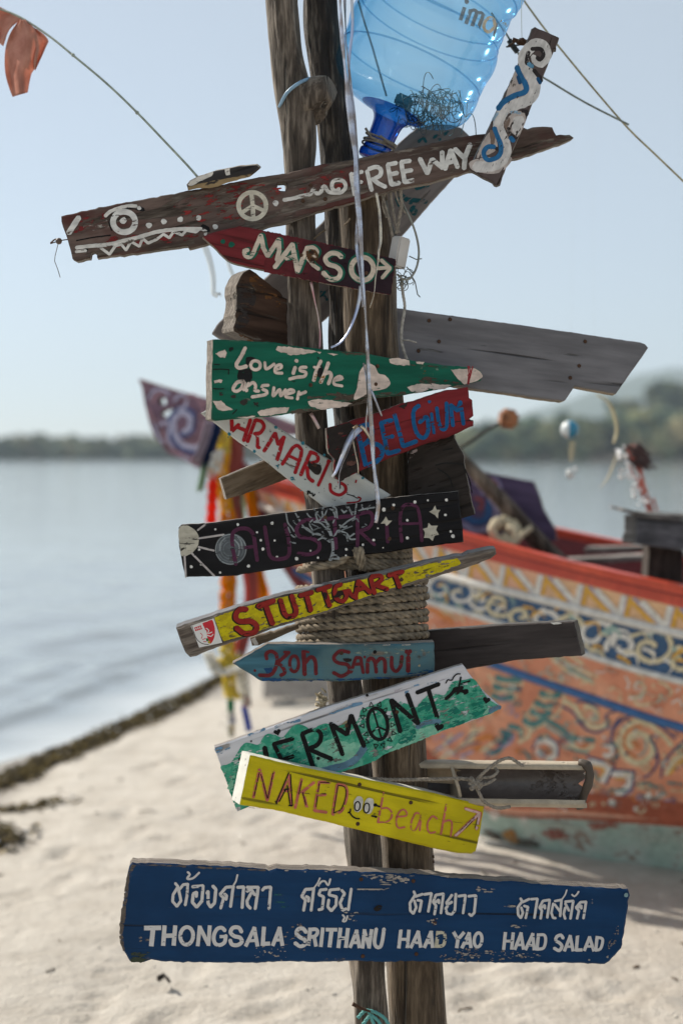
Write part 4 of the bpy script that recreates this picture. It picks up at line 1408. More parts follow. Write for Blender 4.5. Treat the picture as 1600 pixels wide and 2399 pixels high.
# --- dragon board
A_, B_, C_, D_ = (120, 370, 4), (512, 370, 4), (790, 260, 4), (1040, 40, 4)
ol = [(100 / 4 + 120, 545 / 4 + 370)] + [(145, 506), (202, 492), (295, 474), (420, 451), (587, 419), (672, 404), (752, 386), (824, 372), (850, 367), (965, 345), (1100, 317), (1137, 312), (1190, 303), (1227, 298), (1236, 302), (1247, 297), (1272, 296), (1293, 297), (1297, 308), (1302, 316), (1313, 314), (1322, 317), (1334, 315), (1344, 323), (1315, 336), (1265, 352), (1195, 374), (1100, 401), (1065, 411), (980, 432), (875, 457), (832, 472), (737, 497), (677, 520), (609, 537), (490, 571), (445, 582), (440, 576), (320, 592), (230, 605), (227, 594), (220, 590), (213, 592), (210, 604), (180, 611), (170, 605), (166, 587), (159, 562), (147, 530)]
hole = [(648, 440), (652, 430), (664, 428), (671, 432), (671, 442), (666, 449), (655, 447)]
dragon = painted('dragon_board', (.105, .072, .060), 'weathered', .68, .3, .5, .75, (.085, .030, .026))
bd = Board('wooden_sign', ol, 2.775, 4, 0, .030, ((150, 560), (1250, 325)), dragon, wood('weathered'), 'long driftwood sign painted as a toothy dragon head with the words FREE WAY', 'sign', SG, [hole], rough=1.8)
REDW = paint((.24, .028, .026), .5); REDW2 = paint((.17, .020, .020), .42)
b = bd.brush()
b.b(REDW, [(415, 470), (520, 445), (600, 432), (660, 440), (640, 470), (560, 520), (470, 520), (420, 500)], [(700, 425), (800, 400), (815, 430), (720, 455)])
b.b(REDW2, [(520, 440), (580, 430), (570, 470), (520, 500), (505, 470)], [(240, 560), (330, 545), (430, 530), (470, 535), (450, 560), (340, 575), (250, 580)], [(160, 530), (200, 510), (250, 500), (240, 515), (180, 545)])
b.t = A_
b.b(paint((.28, .25, .22), .5), "300,600 420,570 540,590 520,680 400,680 310,660")
b.s(BLK, 12, "565,560 548,610 570,680", "560,520 640,485 740,475 830,490", "240,775 400,745 560,725")
b.b(BLK, "820,450 870,470 880,495 840,500 800,480", "1420,620 1480,650 1490,690 1450,690 1400,650", "310,845 350,850 340,880 300,880")
b.build('painted_shading', bd.o)
b = bd.brush(A_)
b.l(WHT, 54, "262,560 168,702")
b.c(WHT, 687, 600, 104, 96, 54)
b.d(WHT, (678, 588, 32), (920, 632, 28), (1057, 597, 28), (1212, 578, 27), (1385, 562, 25), (1538, 645, 25), (828, 470, 20))
b.s(WHT2, 34, "510,545 555,505 640,470 740,450 800,452")
b.s(WHT2, 36, "240,842 380,825 540,812 680,778 850,735 1000,692 1200,668 1400,665")
b.l(WHT2, 26, "450,830 550,905 605,825 660,810 705,865 750,785 830,830 860,755 910,800 990,765 1055,715 1110,750 1150,690 1230,725 1265,680 1360,695 1400,660 1455,690 1445,720")
b.s(WHT2, 26, "235,880 330,870", "560,890 600,830")
b.t = B_
PEACE = paint((.60, .55, .45), .08)
b.c(PEACE, 318, 448, 128, 126, 42)
b.l(PEACE, 40, "308,330 322,448 328,575"); b.l(PEACE, 34, "322,448 222,512", "322,448 418,492")
b.d(WHT, (537, 425, 28))
b.s(WHT2, 36, "612,395 700,380 800,352 860,340 890,298 922,335 955,325 990,265 1030,318 1090,328 1150,322 1190,275 1172,222 1120,207 1072,225 1062,280 1095,310 1130,290")
b.build('painted_marks', bd.o)
b = bd.brush(B_)
b.l(WHT, 48, "1245,150 1278,345"); b.l(WHT, 36, "1250,160 1345,130", "1262,245 1340,225")
b.t = C_
b.l(WHT, 40, "278,565 322,745"); b.s(WHT, 40, "295,545 365,525 408,555 395,610 330,640"); b.l(WHT, 42, "335,640 392,685 450,712")
b.l(WHT, 42, "472,505 505,690", "472,505 552,488", "485,598 562,582", "505,690 580,675", "598,480 630,670", "598,480 680,468", "612,572 695,556", "630,668 712,650")
b.l(WHT, 46, "772,450 842,585 888,455 985,535 980,385"); b.l(WHT, 46, "1008,545 1060,370 1125,528"); b.l(WHT, 36, "1035,490 1105,470")
b.l(WHT, 46, "1100,358 1185,440", "1243,315 1195,430 1185,540")
b.build('lettering', bd.o)
bd.nail((710, 471), (762, 466), (728, 434), (1200, 330))

# --- little black and white painted shard lying on its top edge
shard = Board('painted_shard', [(439, 434), (446, 424), (462, 416), (503, 400), (561, 390), (600, 388), (607, 391), (609, 396), (587, 414), (540, 425), (505, 438), (462, 441), (441, 446)], 2.74, 0, -14, .05, ((440, 440), (607, 392)), painted('shard_black', (.03, .027, .028), 'tan', .1, .5), wood('tan'), 'small pointed black and white painted shard lying on top of the dragon board', 'wood piece')
b = shard.brush()
b.f(WHT2, [(440, 434), (447, 424), (463, 416), (500, 402), (498, 412), (470, 424), (450, 436)], [(528, 397), (538, 395), (540, 409), (530, 411)])
b.f(paint((.27, .19, .10), .15), [(441, 446), (440, 438), (470, 430), (530, 418), (590, 408), (585, 415), (540, 426), (505, 439), (462, 442)])
b.build('painted_bands', shard.o)

# --- swirl board
ol = pts("850,90 1075,190 1045,265 1050,295 1030,300 920,560 800,860 690,1130 600,1350 520,1560 490,1578 465,1570 450,1545 250,1440 230,1430 380,1090 500,860 680,450 780,215 815,110", D_)
sw = Board('wooden_sign', ol, 2.735, -6, 0, .022, ((1130, 420), (1290, 70)), painted('swirl_board', (.075, .055, .052), 'dark', .25, .4, .3, .7), wood('dark'), 'tilted narrow sign with white and blue painted swirls crossing the tail of the dragon board', 'sign', SG)
BEIGE, SB, SBD, DKB = paint((.42, .36, .33), .12), paint((.02, .12, .27), .08), paint((.012, .07, .17), .08), paint((.03, .024, .024), .15)
GRW = paint((.55, .52, .50), .1)
b = sw.brush(D_)
b.b(BEIGE, "690,480 760,440 830,560 860,680 800,790 690,830 560,860 500,900 560,780 640,560", "640,900 745,890 760,985 690,1120 620,1120 570,1000", "390,1120 470,1060 500,1180 470,1260 330,1320 310,1290", "270,1340 620,1310 560,1430 440,1470 260,1432")
b.b(paint((.17, .12, .095), .2), "430,1060 480,1090 470,1180 440,1200", "590,940 620,960 600,1060 640,1140 600,1120 560,1010")
b.s(GRW, 104, "905,455 955,400 965,320 920,260 850,255 780,310 740,390 770,490 825,570 850,680 800,770 690,815 580,860 520,940 510,1040 550,1140 580,1250 520,1360 410,1400 300,1405", taper=lambda f: .55 + .45 * min(1, f * 6))
b.s(GRW, 50, "835,370 850,420 900,450")
b.b(GRW, "650,950 730,930 745,990 690,1100 640,1070")
b.s(DKB, 38, "820,300 900,300 930,350 900,400 870,380", "790,330 770,420 780,440", "840,500 890,560 910,600")
b.s(DKB, 30, "600,1040 620,1090 675,1135", "730,880 780,890 770,920", "440,1200 500,1240")
b.s(SB, 52, "680,470 720,560 765,640 755,700 650,740 560,795 505,860")
b.s(SB, 44, "470,1040 495,1110 530,1195 525,1280 470,1330 400,1335 370,1275 405,1220 470,1215", "620,1130 650,1160")
b.s(paint((.10, .24, .36), .1), 40, "790,440 825,465"); b.s(SBD, 34, "875,575 900,620", "690,560 710,620")
b.s(paint((.25, .36, .46), .3), 26, "590,910 650,890 710,900", "500,900 460,960 450,1010")
b.build('painted_swirls', sw.o)

# --- wire, hook and thorny twig behind the swirl board
mb = MB()
tube(mb, [at(u, v, 2.77) for u, v in ((1200, 92), (1222, 100), (1236, 97))], .004, 6); tube(mb, [at(u, v, 2.77) for u, v in ((1190, 108), (1205, 98), (1218, 94), (1238, 102))], .0022, 5)
ball(mb, at(1222, 98, 2.77), .008, 2, 0, (1.4, 1, .9), .4, 2)
tag(mb.build('rusty_wire', rust_mat()), 'knotted rusty wire sticking out beside the top of the swirl board', 'wire')

# --- MARS
M_ = (560, 500, 4)
ol = [(475, 554), (495, 545), (512, 541), (562, 529), (605, 537), (672, 551), (745, 567), (810, 582), (922, 607), (921, 650), (912, 688), (835, 675), (760, 660), (680, 645), (610, 631), (560, 619), (537, 611), (517, 592)]
ms = Board('wooden_sign', ol, 2.738, 8, 0, .024, ((475, 554), (918, 650)), painted('mars_red', (.155, .018, .022), 'brown', .08, .35, .25, .6), wood('tan'), 'arrow shaped sign fading from dark red to black with cream MARS lettering', 'sign', SG)
b = ms.brush()
for i in range(9):
    x = 625 + i * 21
    b.f(paint((.125 - .013 * i, .016 - .0008 * i, .019 - .0006 * i), .03), [(x, 545 + (x - 640) * .225), (926, 608), (914, 690), (x - 6, 640 + (x - 640) * .175)], jag=5)
b.build('black_fade', ms.o)
CRT, DG = paint((.56, .47, .38), .10), paint((.008, .10, .065), .1)
LET = [('s', 40, "85,345 52,350 55,385 80,410 120,395 160,310 205,205"), ('l', 42, "205,205 228,325 270,400 372,245 378,350 355,440"), ('l', 44, "335,505 500,290 548,550"), ('l', 36, "440,425 520,400"),
       ('l', 44, "548,545 640,320"), ('s', 38, "640,325 690,320 730,360 700,410 640,425"), ('l', 36, "650,430 700,490 745,522"),
       ('s', 44, "958,412 925,380 860,375 808,420 835,475 905,500 948,545 925,608 850,615 788,555")]
b = ms.brush(M_)
for k, wd, ln in LET:
    sh = ' '.join('%g,%g' % (float(q.split(',')[0]) + 14, float(q.split(',')[1]) - 2) for q in ln.split())
    getattr(b, k)(DG, wd + 18, sh)
b.c(DG, 1160, 512, 108, 118, 66); b.l(DG, 50, "1290,505 1415,508", "1335,440 1425,515 1345,600")
b.d(DG, (-68, 292, 30), (-150, 265, 24))
b.build('green_outline', ms.o)
b = ms.brush(M_)
for k, wd, ln in LET: getattr(b, k)(CRT, wd, ln)
b.c(CRT, 1155, 520, 104, 108, 46); b.l(CRT, 34, "1290,515 1405,510", "1330,438 1415,515 1338,605")
b.build('lettering', ms.o)
b = ms.brush(M_)
b.b(paint((.10, .045, .018), .25), "630,350 710,340 745,400 720,470 670,470 640,420"); b.b(paint((.03, .015, .01), .1), "670,420 710,430 700,470 670,465", "650,360 700,350 690,385")
b.build('rust_stain', ms.o)

# --- diagonal grey plank behind the posts
ol = [(498, 778), (507, 762), (620, 652), (760, 515), (935, 333), (975, 300), (1020, 290), (1055, 290), (1080, 298), (1102, 320), (1098, 372), (1065, 412), (945, 548), (780, 730), (690, 815), (590, 815), (515, 792)]
dp = Board('wooden_plank', ol, 2.99, 6, 4, .024, ((507, 790), (1080, 300)), painted('bleached_plank', (.20, .175, .165), 'pale', .35, .4, .2, .8), wood('weathered'), 'wide bleached grey plank running diagonally behind the posts with faint teal letters', 'plank', PG)
b = dp.brush(C_)
TQ = paint((.015, .085, .10), .25)
b.l(TQ, 44, "600,790 690,860", "640,830 830,850", "740,725 850,690", "690,930 720,900", "560,820 620,960"); b.s(TQ, 30, "690,930 720,970 740,930", "760,290 800,250 830,290", "900,250 940,230 960,270", "1000,220 1040,200")
b.t = M_
b.l(TQ, 26, "770,735 825,810", "760,775 805,735")
b.build('lettering', dp.o)

# --- notched brown block
ol = [(588, 632), (602, 641), (640, 672), (674, 701), (676, 812), (620, 812), (548, 775), (552, 735), (560, 700), (556, 684), (560, 655), (572, 636)]
nb = Board('wooden_block', ol, 2.79, 28, 0, .06, ((560, 720), (674, 745)), painted('dark_block', (.055, .030, .020), 'brown', .35, .5, .5, .8), wood('weathered'), 'chunky notched brown timber block sticking out left above the green sign', 'wood piece', rough=3)
b = nb.brush()
b.b(paint((.14, .062, .022), .4), [(592, 640), (620, 665), (655, 700), (650, 720), (610, 690), (585, 672)], [(560, 780), (600, 790), (640, 806), (600, 811), (570, 795)])
b.b(paint((.035, .028, .026), .3), [(560, 660), (590, 668), (600, 700), (580, 740), (556, 730)], [(560, 740), (585, 745), (575, 765), (552, 768)])
b.build('weathered_stain', nb.o)

# --- grey plank on the right
ol = [(800, 700), (922, 721), (1096, 744), (1284, 770), (1500, 802), (1512, 806), (1518, 815), (1442, 923), (1346, 905), (1324, 938), (1316, 940), (1105, 910), (930, 884), (800, 862)]
gp = Board('wooden_plank', ol, 2.90, 6, 6, .026, ((800, 780), (1400, 865)), painted('grey_blue_plank', (.165, .157, .165), 'grey', .30, .45, .2, .75), wood('tan'), 'large smooth blue grey plank with a notched lower corner pointing right', 'plank', PG, rough=.9)
gp.nail((1005, 751), (1054, 748), (980, 822), (1028, 800), (1370, 800), (1356, 857), (1335, 885))

# --- LOVE IS THE ANSWER
G1, G2 = (470, 780, 4), (790, 800, 4)
ol = [(500, 794), (645, 802), (745, 817), (845, 827), (910, 837), (965, 844), (1040, 855), (1110, 861), (1125, 868), (1131, 880), (1125, 892), (1090, 901), (1015, 915), (950, 925), (840, 936), (770, 957), (682, 970), (620, 976), (545, 981), (507, 986), (496, 982), (496, 930), (499, 855)]
gs = Board('wooden_sign', ol, 2.745, 20, 0, .045, ((497, 890), (1130, 880)), painted('green_sign_paint', (.003, .10, .060), 'brown', .16, .35, .25, .5), wood('weathered'), 'green pointed sign with cream handwriting saying Love is the answer', 'sign', SG, rough=1.5)
BRN = paint((.075, .055, .04), .35); DK = paint((.010, .010, .010), .12)
b = gs.brush(G1)
b.f(BRN, "800,750 1010,690 1130,730 1440,660 1560,610 1560,660 1150,725 840,765", "1000,590 1150,560 1400,575 1560,570 1560,620 1420,650 1100,610 1000,620", "1300,175 1560,195 1560,225 1330,205")
b.t = G2
b.f(BRN, "730,350 800,325 960,350 1150,385 1090,405 880,395 780,385", "0,470 150,540 60,560 0,540", "360,480 640,470 640,500 200,545", "680,215 1050,235 1040,255 700,225")
b.f(paint((.14, .22, .16), .5), "860,260 930,230 960,300 900,320", "740,240 800,220 790,260")
b.t = G1
b.b(DK, "365,340 425,335 425,235 480,225 515,240 480,300 485,420 440,470 350,430", "265,140 310,135 300,170 265,170", "850,450 900,450 880,465", "1085,225 1115,230 1100,250")
b.s(DK, 10, "120,342 200,340 268,345", "265,345 262,388", "120,520 180,525 250,518", "125,295 180,297", "340,720 300,760", "500,650 540,690")
b.b(paint((.035, .03, .025), .3), "370,640 430,620 440,660 390,680", "500,660 540,650 540,690 505,690", "280,590 330,580 330,610 290,610", "180,560 215,560 210,590 180,590")
b.b(paint((.16, .11, .02), .4), "700,20 701,21 700,22")
b.build('worn_patches', gs.o)
b = gs.brush(G1)
b.f(CREAM, "720,125 830,130 960,150 1060,165 1080,180 960,200 850,210 760,190 700,155", "1190,192 1290,197 1250,212", "1085,175 1130,180 1110,192", "135,195 230,155 245,190 230,235 190,230", "120,640 190,635 240,680 300,720 200,735 150,700", "525,740 620,710 700,700 830,700 800,750 660,770 560,780", "320,792 520,778 430,800", "1000,640 1100,620 1290,640 1430,660 1350,690 1130,720 1030,690", "130,445 205,435 190,468 125,472", jag=3)
b.t = G2
b.f(CREAM, "485,160 560,155 670,175 682,222 560,225 490,200", "730,187 812,195 800,215 740,206", "1060,262 1200,257 1280,250 1335,285 1365,328 1300,375 1190,402 1120,345", "650,430 740,397 870,400 900,440 760,480 690,470", "880,395 960,402 1070,410 1000,445 890,455", jag=2.5)
b.b(CREAM, "150,530 185,430 200,320 230,245 290,207 350,230 385,300 450,318 490,370 485,418 400,455 320,468 230,520 160,548")
b.build('cream_patches', gs.o)
b = gs.brush(G1)
b.s(CREAM, 36, "418,140 385,210 335,295 360,328 430,312"); b.c(CREAM, 514, 303, 45, 42, 30)
b.s(CREAM, 28, "600,275 615,338 690,290"); b.s(CREAM, 28, "705,345 755,325 750,298 705,315 700,370 765,378")
b.l(CREAM, 34, "885,322 865,382"); b.d(CREAM, (897, 262, 19)); b.s(CREAM, 30, "990,322 935,325 930,352 985,370 968,408 900,415 830,432")
b.s(CREAM, 34, "1125,262 1085,350 1058,448"); b.l(CREAM, 26, "1060,320 1120,335"); b.s(CREAM, 34, "1195,280 1160,380 1122,465", "1160,385 1205,370 1220,405 1195,478")
b.s(CREAM, 28, "1255,445 1325,428 1300,405 1255,432 1250,480 1325,498")
b.s(CREAM, 32, "405,455 345,462 305,520 330,548 380,520 408,460 405,535"); b.s(CREAM, 30, "448,470 428,545", "440,500 490,465 515,500 508,540 545,545")
b.s(CREAM, 30, "635,490 580,495 575,525 620,548 605,578 480,600"); b.s(CREAM, 28, "685,510 680,590 740,530 750,590 795,530")
b.s(CREAM, 28, "800,578 875,550 840,530 800,560 800,600 860,610"); b.s(CREAM, 30, "920,550 905,622", "915,580 985,552")
b.build('lettering', gs.o)
b = gs.brush(G1)
b.b(paint((.30, .14, .03), .35), "1065,380 1090,390 1075,440 1055,430", "1125,420 1160,400 1140,470 1115,470"); b.b(DK, "1105,330 1130,300 1145,360 1120,420 1090,400")
b.t = G2
b.b(paint((.18, .09, .02), .3), "790,280 830,270 830,300 800,305")
b.build('rust_stain', gs.o)
mb = MB()
for ln in ("1222,228 1232,300 1220,400", "1235,230 1250,310 1225,395", "1268,232 1240,330 1228,402", "1218,320 1260,290"):
    tube(mb, [at(u, v, 2.805) for u, v in pts(ln, G2)], .0013, 5)
tag(mb.build('red_thread', plain('red_thread', (.28, .012, .02), .7)), 'red thread wound round the tip of the green sign', 'thread')

# --- MARMARIS
K_ = (490, 960, 4)
ol = [(470, 968), (540, 925), (619, 980), (772, 1076), (840, 1110), (916, 1160), (880, 1180), (790, 1202), (753, 1184), (667, 1116), (603, 1066), (539, 1019), (490, 983)]
mm = Board('wooden_sign', ol, 2.775, 6, 0, .018, ((500, 960), (830, 1170)), painted('dirty_white', (.52, .525, .50), 'weathered', .10, .25, .14, .55, (.46, .48, .46)), wood('pale'), 'white slanting sign with red MARMARIS letters and teal dots, half under the green sign', 'sign', SG)
b = mm.brush(K_)
b.d(paint((.03, .17, .23), .15), (190, 228, 17), (425, 390, 15), (635, 535, 19), (780, 645, 19), (625, 165, 15), (878, 312, 17), (1080, 425, 14), (1440, 640, 13), (860, 760, 8))
b.speck(paint((.12, .13, .13), .1), "60,180 430,440 780,720 1000,860 1250,860 1500,760 1100,440 800,260 500,80 200,110", 70, 2.0, 1.6)
b.l(DK, 16, "930,760 925,790", "940,765 950,785"); b.s(DK, 14, "965,780 975,810 990,790")
b.build('painted_dots', mm.o)
RED = paint((.33, .012, .018), .08)
b = mm.brush(K_)
b.l(RED, 36, "212,60 215,205", "215,200 280,140", "270,165 345,195", "388,95 325,290")
b.l(RED, 34, "435,95 360,300"); b.s(RED, 34, "438,95 490,110 515,160 480,215 425,225"); b.s(RED, 32, "450,225 455,290 455,350 475,355")
b.l(RED, 36, "515,388 620,220 648,325 702,255 637,470"); b.l(RED, 34, "686,512 780,360"); b.s(RED, 34, "780,360 820,335 855,360 862,420 805,592"); b.l(RED, 28, "745,430 850,480")
b.l(RED, 36, "950,400 858,612"); b.s(RED, 34, "945,395 1005,420 1018,475 950,505"); b.s(RED, 34, "920,540 930,630 975,672"); b.l(RED, 30, "1122,485 1022,710"); b.d(RED, (1120, 485, 22))
b.s(RED, 30, "1132,695 1145,765 1215,798 1275,765 1272,712 1215,678"); b.s(RED, 15, "1378,660 1372,682", "1290,872 1390,862 1420,830 1395,818")
b.build('lettering', mm.o)
b = mm.brush(K_)
b.b(paint((.022, .017, .014), .1), "935,478 1000,505 1050,525 1045,590 1010,610 975,590 930,540")
b.s(DK, 8, "1290,790 1340,805 1390,830")
b.build('dark_hole', mm.o)

# --- BELGIUM
BG_ = (760, 890, 4)
ol = [(765, 1004), (847, 978), (935, 950), (1035, 916), (1097, 905), (1099, 932), (1106, 938), (1107, 975), (1098, 982), (1109, 986), (1108, 998), (1060, 1020), (985, 1045), (885, 1085), (842, 1104), (800, 1127), (788, 1121), (782, 1100), (786, 1075), (772, 1062), (767, 1036)]
bg_ = Board('wooden_sign', ol, 2.755, 10, 0, .022, ((770, 1040), (1105, 950)), painted('belgium_red', (.165, .012, .016), 'dark', .14, .4, .25, .55), wood('dark'), 'dark red sign with broken left end and blue BELGIUM letters', 'sign', SG, rough=2)
b = bg_.brush(BG_)
b.f(paint((.022, .016, .014), .05), "25,455 230,400 330,440 290,540 330,700 320,850 160,945 90,900 110,760 40,680", "760,280 780,200 730,230 700,250", jag=5)
b.f(paint((.11, .05, .04), .4), "210,770 300,740 300,800 220,830", "120,480 180,490 150,540")
b.s(DK, 7, "1095,440 1200,400 1300,385 1390,380", "180,830 230,820 300,790")
b.build('charred_end', bg_.o)
BLU = paint((.006, .085, .22), .14)
b = bg_.brush(BG_)
b.l(BLU, 46, "310,490 345,620 385,800"); b.s(BLU, 44, "330,440 420,420 445,500 400,580 350,620"); b.s(BLU, 44, "430,590 520,620 540,690 490,760 400,800")
b.l(BLU, 42, "530,400 590,690", "530,400 630,378", "555,550 640,528", "590,690 700,662", "655,325 735,622 860,575")
b.s(BLU, 40, "885,240 835,290 835,400 870,510 935,540 972,460 955,350 890,400"); b.l(BLU, 30, "1000,315 1025,500"); b.d(BLU, (982, 205, 16))
b.s(BLU, 36, "1050,260 1070,400 1105,465 1145,420 1140,215"); b.l(BLU, 38, "1202,430 1180,235 1245,290 1270,205 1300,415")
b.build('lettering', bg_.o)

# --- short brown plank
sb = Board('wooden_plank', [(518, 1121), (622, 1077), (720, 1036), (770, 1085), (668, 1124), (620, 1142), (532, 1170)], 2.86, 14, 0, .03, ((525, 1145), (720, 1060)), wood('tan'), wood('weathered'), 'short rough brown plank end sticking out below the white sign', 'plank', PG, rough=.8)
# --- dark driftwood behind
db = Board('driftwood_chunk', [(955, 1035), (1000, 1024), (1063, 1014), (1068, 1040), (1082, 1062), (1086, 1085), (1104, 1176), (1112, 1205), (1096, 1212), (1070, 1218), (955, 1225)], 2.80, -6, 0, .09, ((960, 1130), (1100, 1080)), painted('charred_wood', (.028, .022, .019), 'dark', .5, .4, .4, .85), wood('dark'), 'dark cracked driftwood chunk behind the right end of the black sign', 'wood piece', rough=3)
b = db.brush(BG_)
b.s(DK, 12, "1040,800 1140,780 1300,790", "1110,660 1200,640", "1060,830 1160,900 1200,1000", "1300,800 1360,950 1380,1060")
b.b(paint((.30, .24, .24), .45), "755,700 840,650 880,650 850,710 770,740")
b.d(WHT, (1122, 538, 9))
b.build('cracks', db.o)

# --- AUSTRIA
A1, A2 = (410, 1160, 4), (730, 1140, 4)
ol = [(419, 1236), (425, 1230), (485, 1226), (660, 1202), (730, 1194), (917, 1166), (1075, 1150), (1076, 1177), (1084, 1235), (1085, 1270), (955, 1286), (830, 1305), (730, 1316), (672, 1330), (547, 1349), (436, 1353), (427, 1322), (420, 1280)]
au = Board('wooden_sign', ol, 2.748, 4, 0, .020, ((425, 1290), (1080, 1210)), painted('black_sign_paint', (.0042, .0036, .0050), 'weathered', .04, .25, .3, .5), wood('pale'), 'black sign with a painted sun, tree and stars and faint purple AUSTRIA letters', 'sign', SG)
SUNC, RAY = paint((.42, .39, .32), .05), paint((.42, .38, .37), .08)
b = au.brush(A1)
b.b(SUNC, "38,320 60,290 100,283 150,298 205,345 226,405 212,480 165,540 95,572 58,560 48,480 36,400"); b.s(BLK, 5, "48,452 110,455 185,450")
b.l(RAY, 18, "215,328 290,272", "225,405 460,370", "222,485 368,520", "155,540 370,758", "92,570 104,768")
b.b(paint((.085, .095, .105), .15), "385,500 400,430 450,380 525,362 600,375 655,430 672,500 650,570 600,625 525,652 440,630 395,570")
GRY, GR2 = paint((.22, .24, .25), .22), paint((.14, .155, .165), .3)
b.c(GRY, 525, 507, 142, 140, 10); b.c(GR2, 522, 507, 118, 116, 8); b.c(GR2, 520, 505, 90, 92, 9); b.c(GR2, 515, 505, 60, 64, 8)
b.s(GRY, 14, "590,390 620,430 630,500", "560,420 600,470 600,550 570,600", "470,400 430,450 420,520")
b.d(WHT, (590, 275, 13), (380, 320, 11), (770, 348, 10), (805, 422, 12), (825, 505, 15), (910, 262, 15), (935, 425, 10), (690, 665, 15), (1140, 595, 17), (957, 578, 12), (155, 670, 14), (245, 650, 10), (425, 725, 12), (228, 510, 12), (1270, 520, 9), (1340, 588, 10))
b.s(GRY, 13, "1450,420 1380,380 1300,360 1230,320 1180,260 1130,170", "1280,345 1240,310 1190,300", "1040,170 1060,260 1100,310 1150,400", "1060,300 1090,370 1130,400", "1180,260 1160,200", "1330,245 1260,200 1225,150", "1340,240 1420,260 1450,330", "1400,200 1425,130", "1080,440 1130,450", "1110,240 1140,280", "1290,230 1260,270 1290,330", "1390,180 1360,230 1330,250", "1480,150 1500,200 1480,260")
b.t = A2
b.s(GRY, 28, "182,680 200,600 195,520 178,440 150,350"); b.s(GRY, 16, "165,688 195,650 225,640 270,685", "175,690 220,675 265,680")
b.s(GRY, 15, "205,480 250,405 330,330 400,290", "250,410 330,440 360,490 408,492", "330,440 350,470 400,440", "178,440 90,345 20,330", "150,350 100,250 110,190", "230,230 170,210", "240,300 228,210 190,180", "380,265 345,190", "400,300 420,160", "440,222 520,205 590,195", "520,215 545,170", "300,240 280,215", "300,245 328,225", "120,480 60,440 10,450", "170,520 110,480 60,500", "480,210 470,170", "60,330 40,260 60,230", "260,360 300,380 330,370", "340,510 330,470")
b.s(GR2, 12, "250,430 300,400 380,370", "260,420 350,480", "150,400 60,390 0,420", "90,300 40,240 20,200", "470,380 520,370 500,350", "380,320 420,300 440,330", "100,420 130,470", "0,350 60,380", "200,200 230,260", "320,180 360,230 400,240")
b.f(SUNC, "1155,175 1170,215 1205,220 1185,245 1180,300 1150,265 1100,235 1135,215", "1095,340 1120,365 1180,365 1165,405 1190,450 1150,460 1130,510 1100,480 1050,480 1060,430 1040,395 1085,385", "695,280 715,315 755,320 720,350 700,370 685,345 645,345 670,320", jag=1)
b.d(WHT, (675, 215, 18), (767, 172, 14), (965, 145, 15), (1087, 128, 10), (1260, 125, 15), (1250, 265, 13), (895, 315, 13), (895, 480, 15), (620, 390, 8), (580, 500, 13), (480, 545, 12), (325, 588, 13), (320, 645, 9), (1300, 420, 12), (1322, 463, 18), (668, 572, 7), (490, 620, 8), (60, 665, 10))
b.build('painted_night_sky', au.o)
PUR = paint((.070, .018, .045), .12)
b = au.brush(A1)
b.s(PUR, 36, "572,650 545,500 540,370 595,318 690,320 738,380 755,500 772,612"); b.l(PUR, 30, "600,500 730,482"); b.s(PUR, 36, "842,295 862,420 890,565 960,600 1060,570 1070,450 1030,270")
b.s(PUR, 36, "1310,225 1210,240 1142,310 1165,385 1280,405 1350,450 1340,520 1260,555 1155,545")
b.t = A2
b.l(PUR, 36, "70,312 400,270", "215,300 228,580", "430,270 430,565"); b.s(PUR, 34, "430,260 540,240 572,300 540,380 440,420"); b.l(PUR, 32, "455,425 590,545"); b.l(PUR, 34, "702,350 712,520")
b.s(PUR, 32, "842,515 828,310 850,195 905,168 970,182 1008,260 1032,510"); b.l(PUR, 24, "840,348 1015,345")
b.build('lettering', au.o)

# --- STUTTGART
S1, S2 = (400, 1290, 4), (680, 1270, 4)
ol = [(413, 1472), (455, 1458), (507, 1440), (600, 1411), (675, 1393), (792, 1367), (835, 1358), (905, 1342), (1005, 1318), (1072, 1303), (1085, 1304), (1100, 1297), (1150, 1287), (1161, 1287), (1162, 1300), (1150, 1309), (1072, 1338), (1005, 1358), (905, 1388), (805, 1422), (735, 1447), (675, 1463), (600, 1488), (500, 1521), (462, 1537), (446, 1540), (435, 1530), (422, 1497)]
st = Board('wooden_sign', ol, 2.735, 3, -9, .030, ((430, 1505), (1160, 1292)), wood('weathered'), wood('bluegrey'), 'tapering yellow sign with red STUTTGART letters and a small crest sticker on its bare end', 'sign', SG, rough=1.4, bev=.004)
YL = paint((.50, .42, .006), .13, .5, .2, (.40, .31, .008))
b = st.brush()
b.f(YL, [(503, 1446), (560, 1426), (620, 1409), (700, 1390), (792, 1370), (905, 1345), (1000, 1322), (1072, 1307), (1080, 1320), (1062, 1328), (1005, 1350), (905, 1382), (805, 1415), (735, 1440), (675, 1455), (600, 1480), (524, 1503), (512, 1475)], jag=3)
b.speck(paint((.11, .09, .04), .3), "505,1450 1060,1316 1060,1335 520,1500", 60, 5, 1.2)
b.s(paint((.14, .11, .03), .5), 8, "530,1440 600,1424 680,1402", "540,1490 620,1468 700,1445", "900,1360 980,1342 1050,1322", "950,1352 1040,1330")
b.build('yellow_field', st.o)
RD2 = paint((.24, .018, .014), .07)
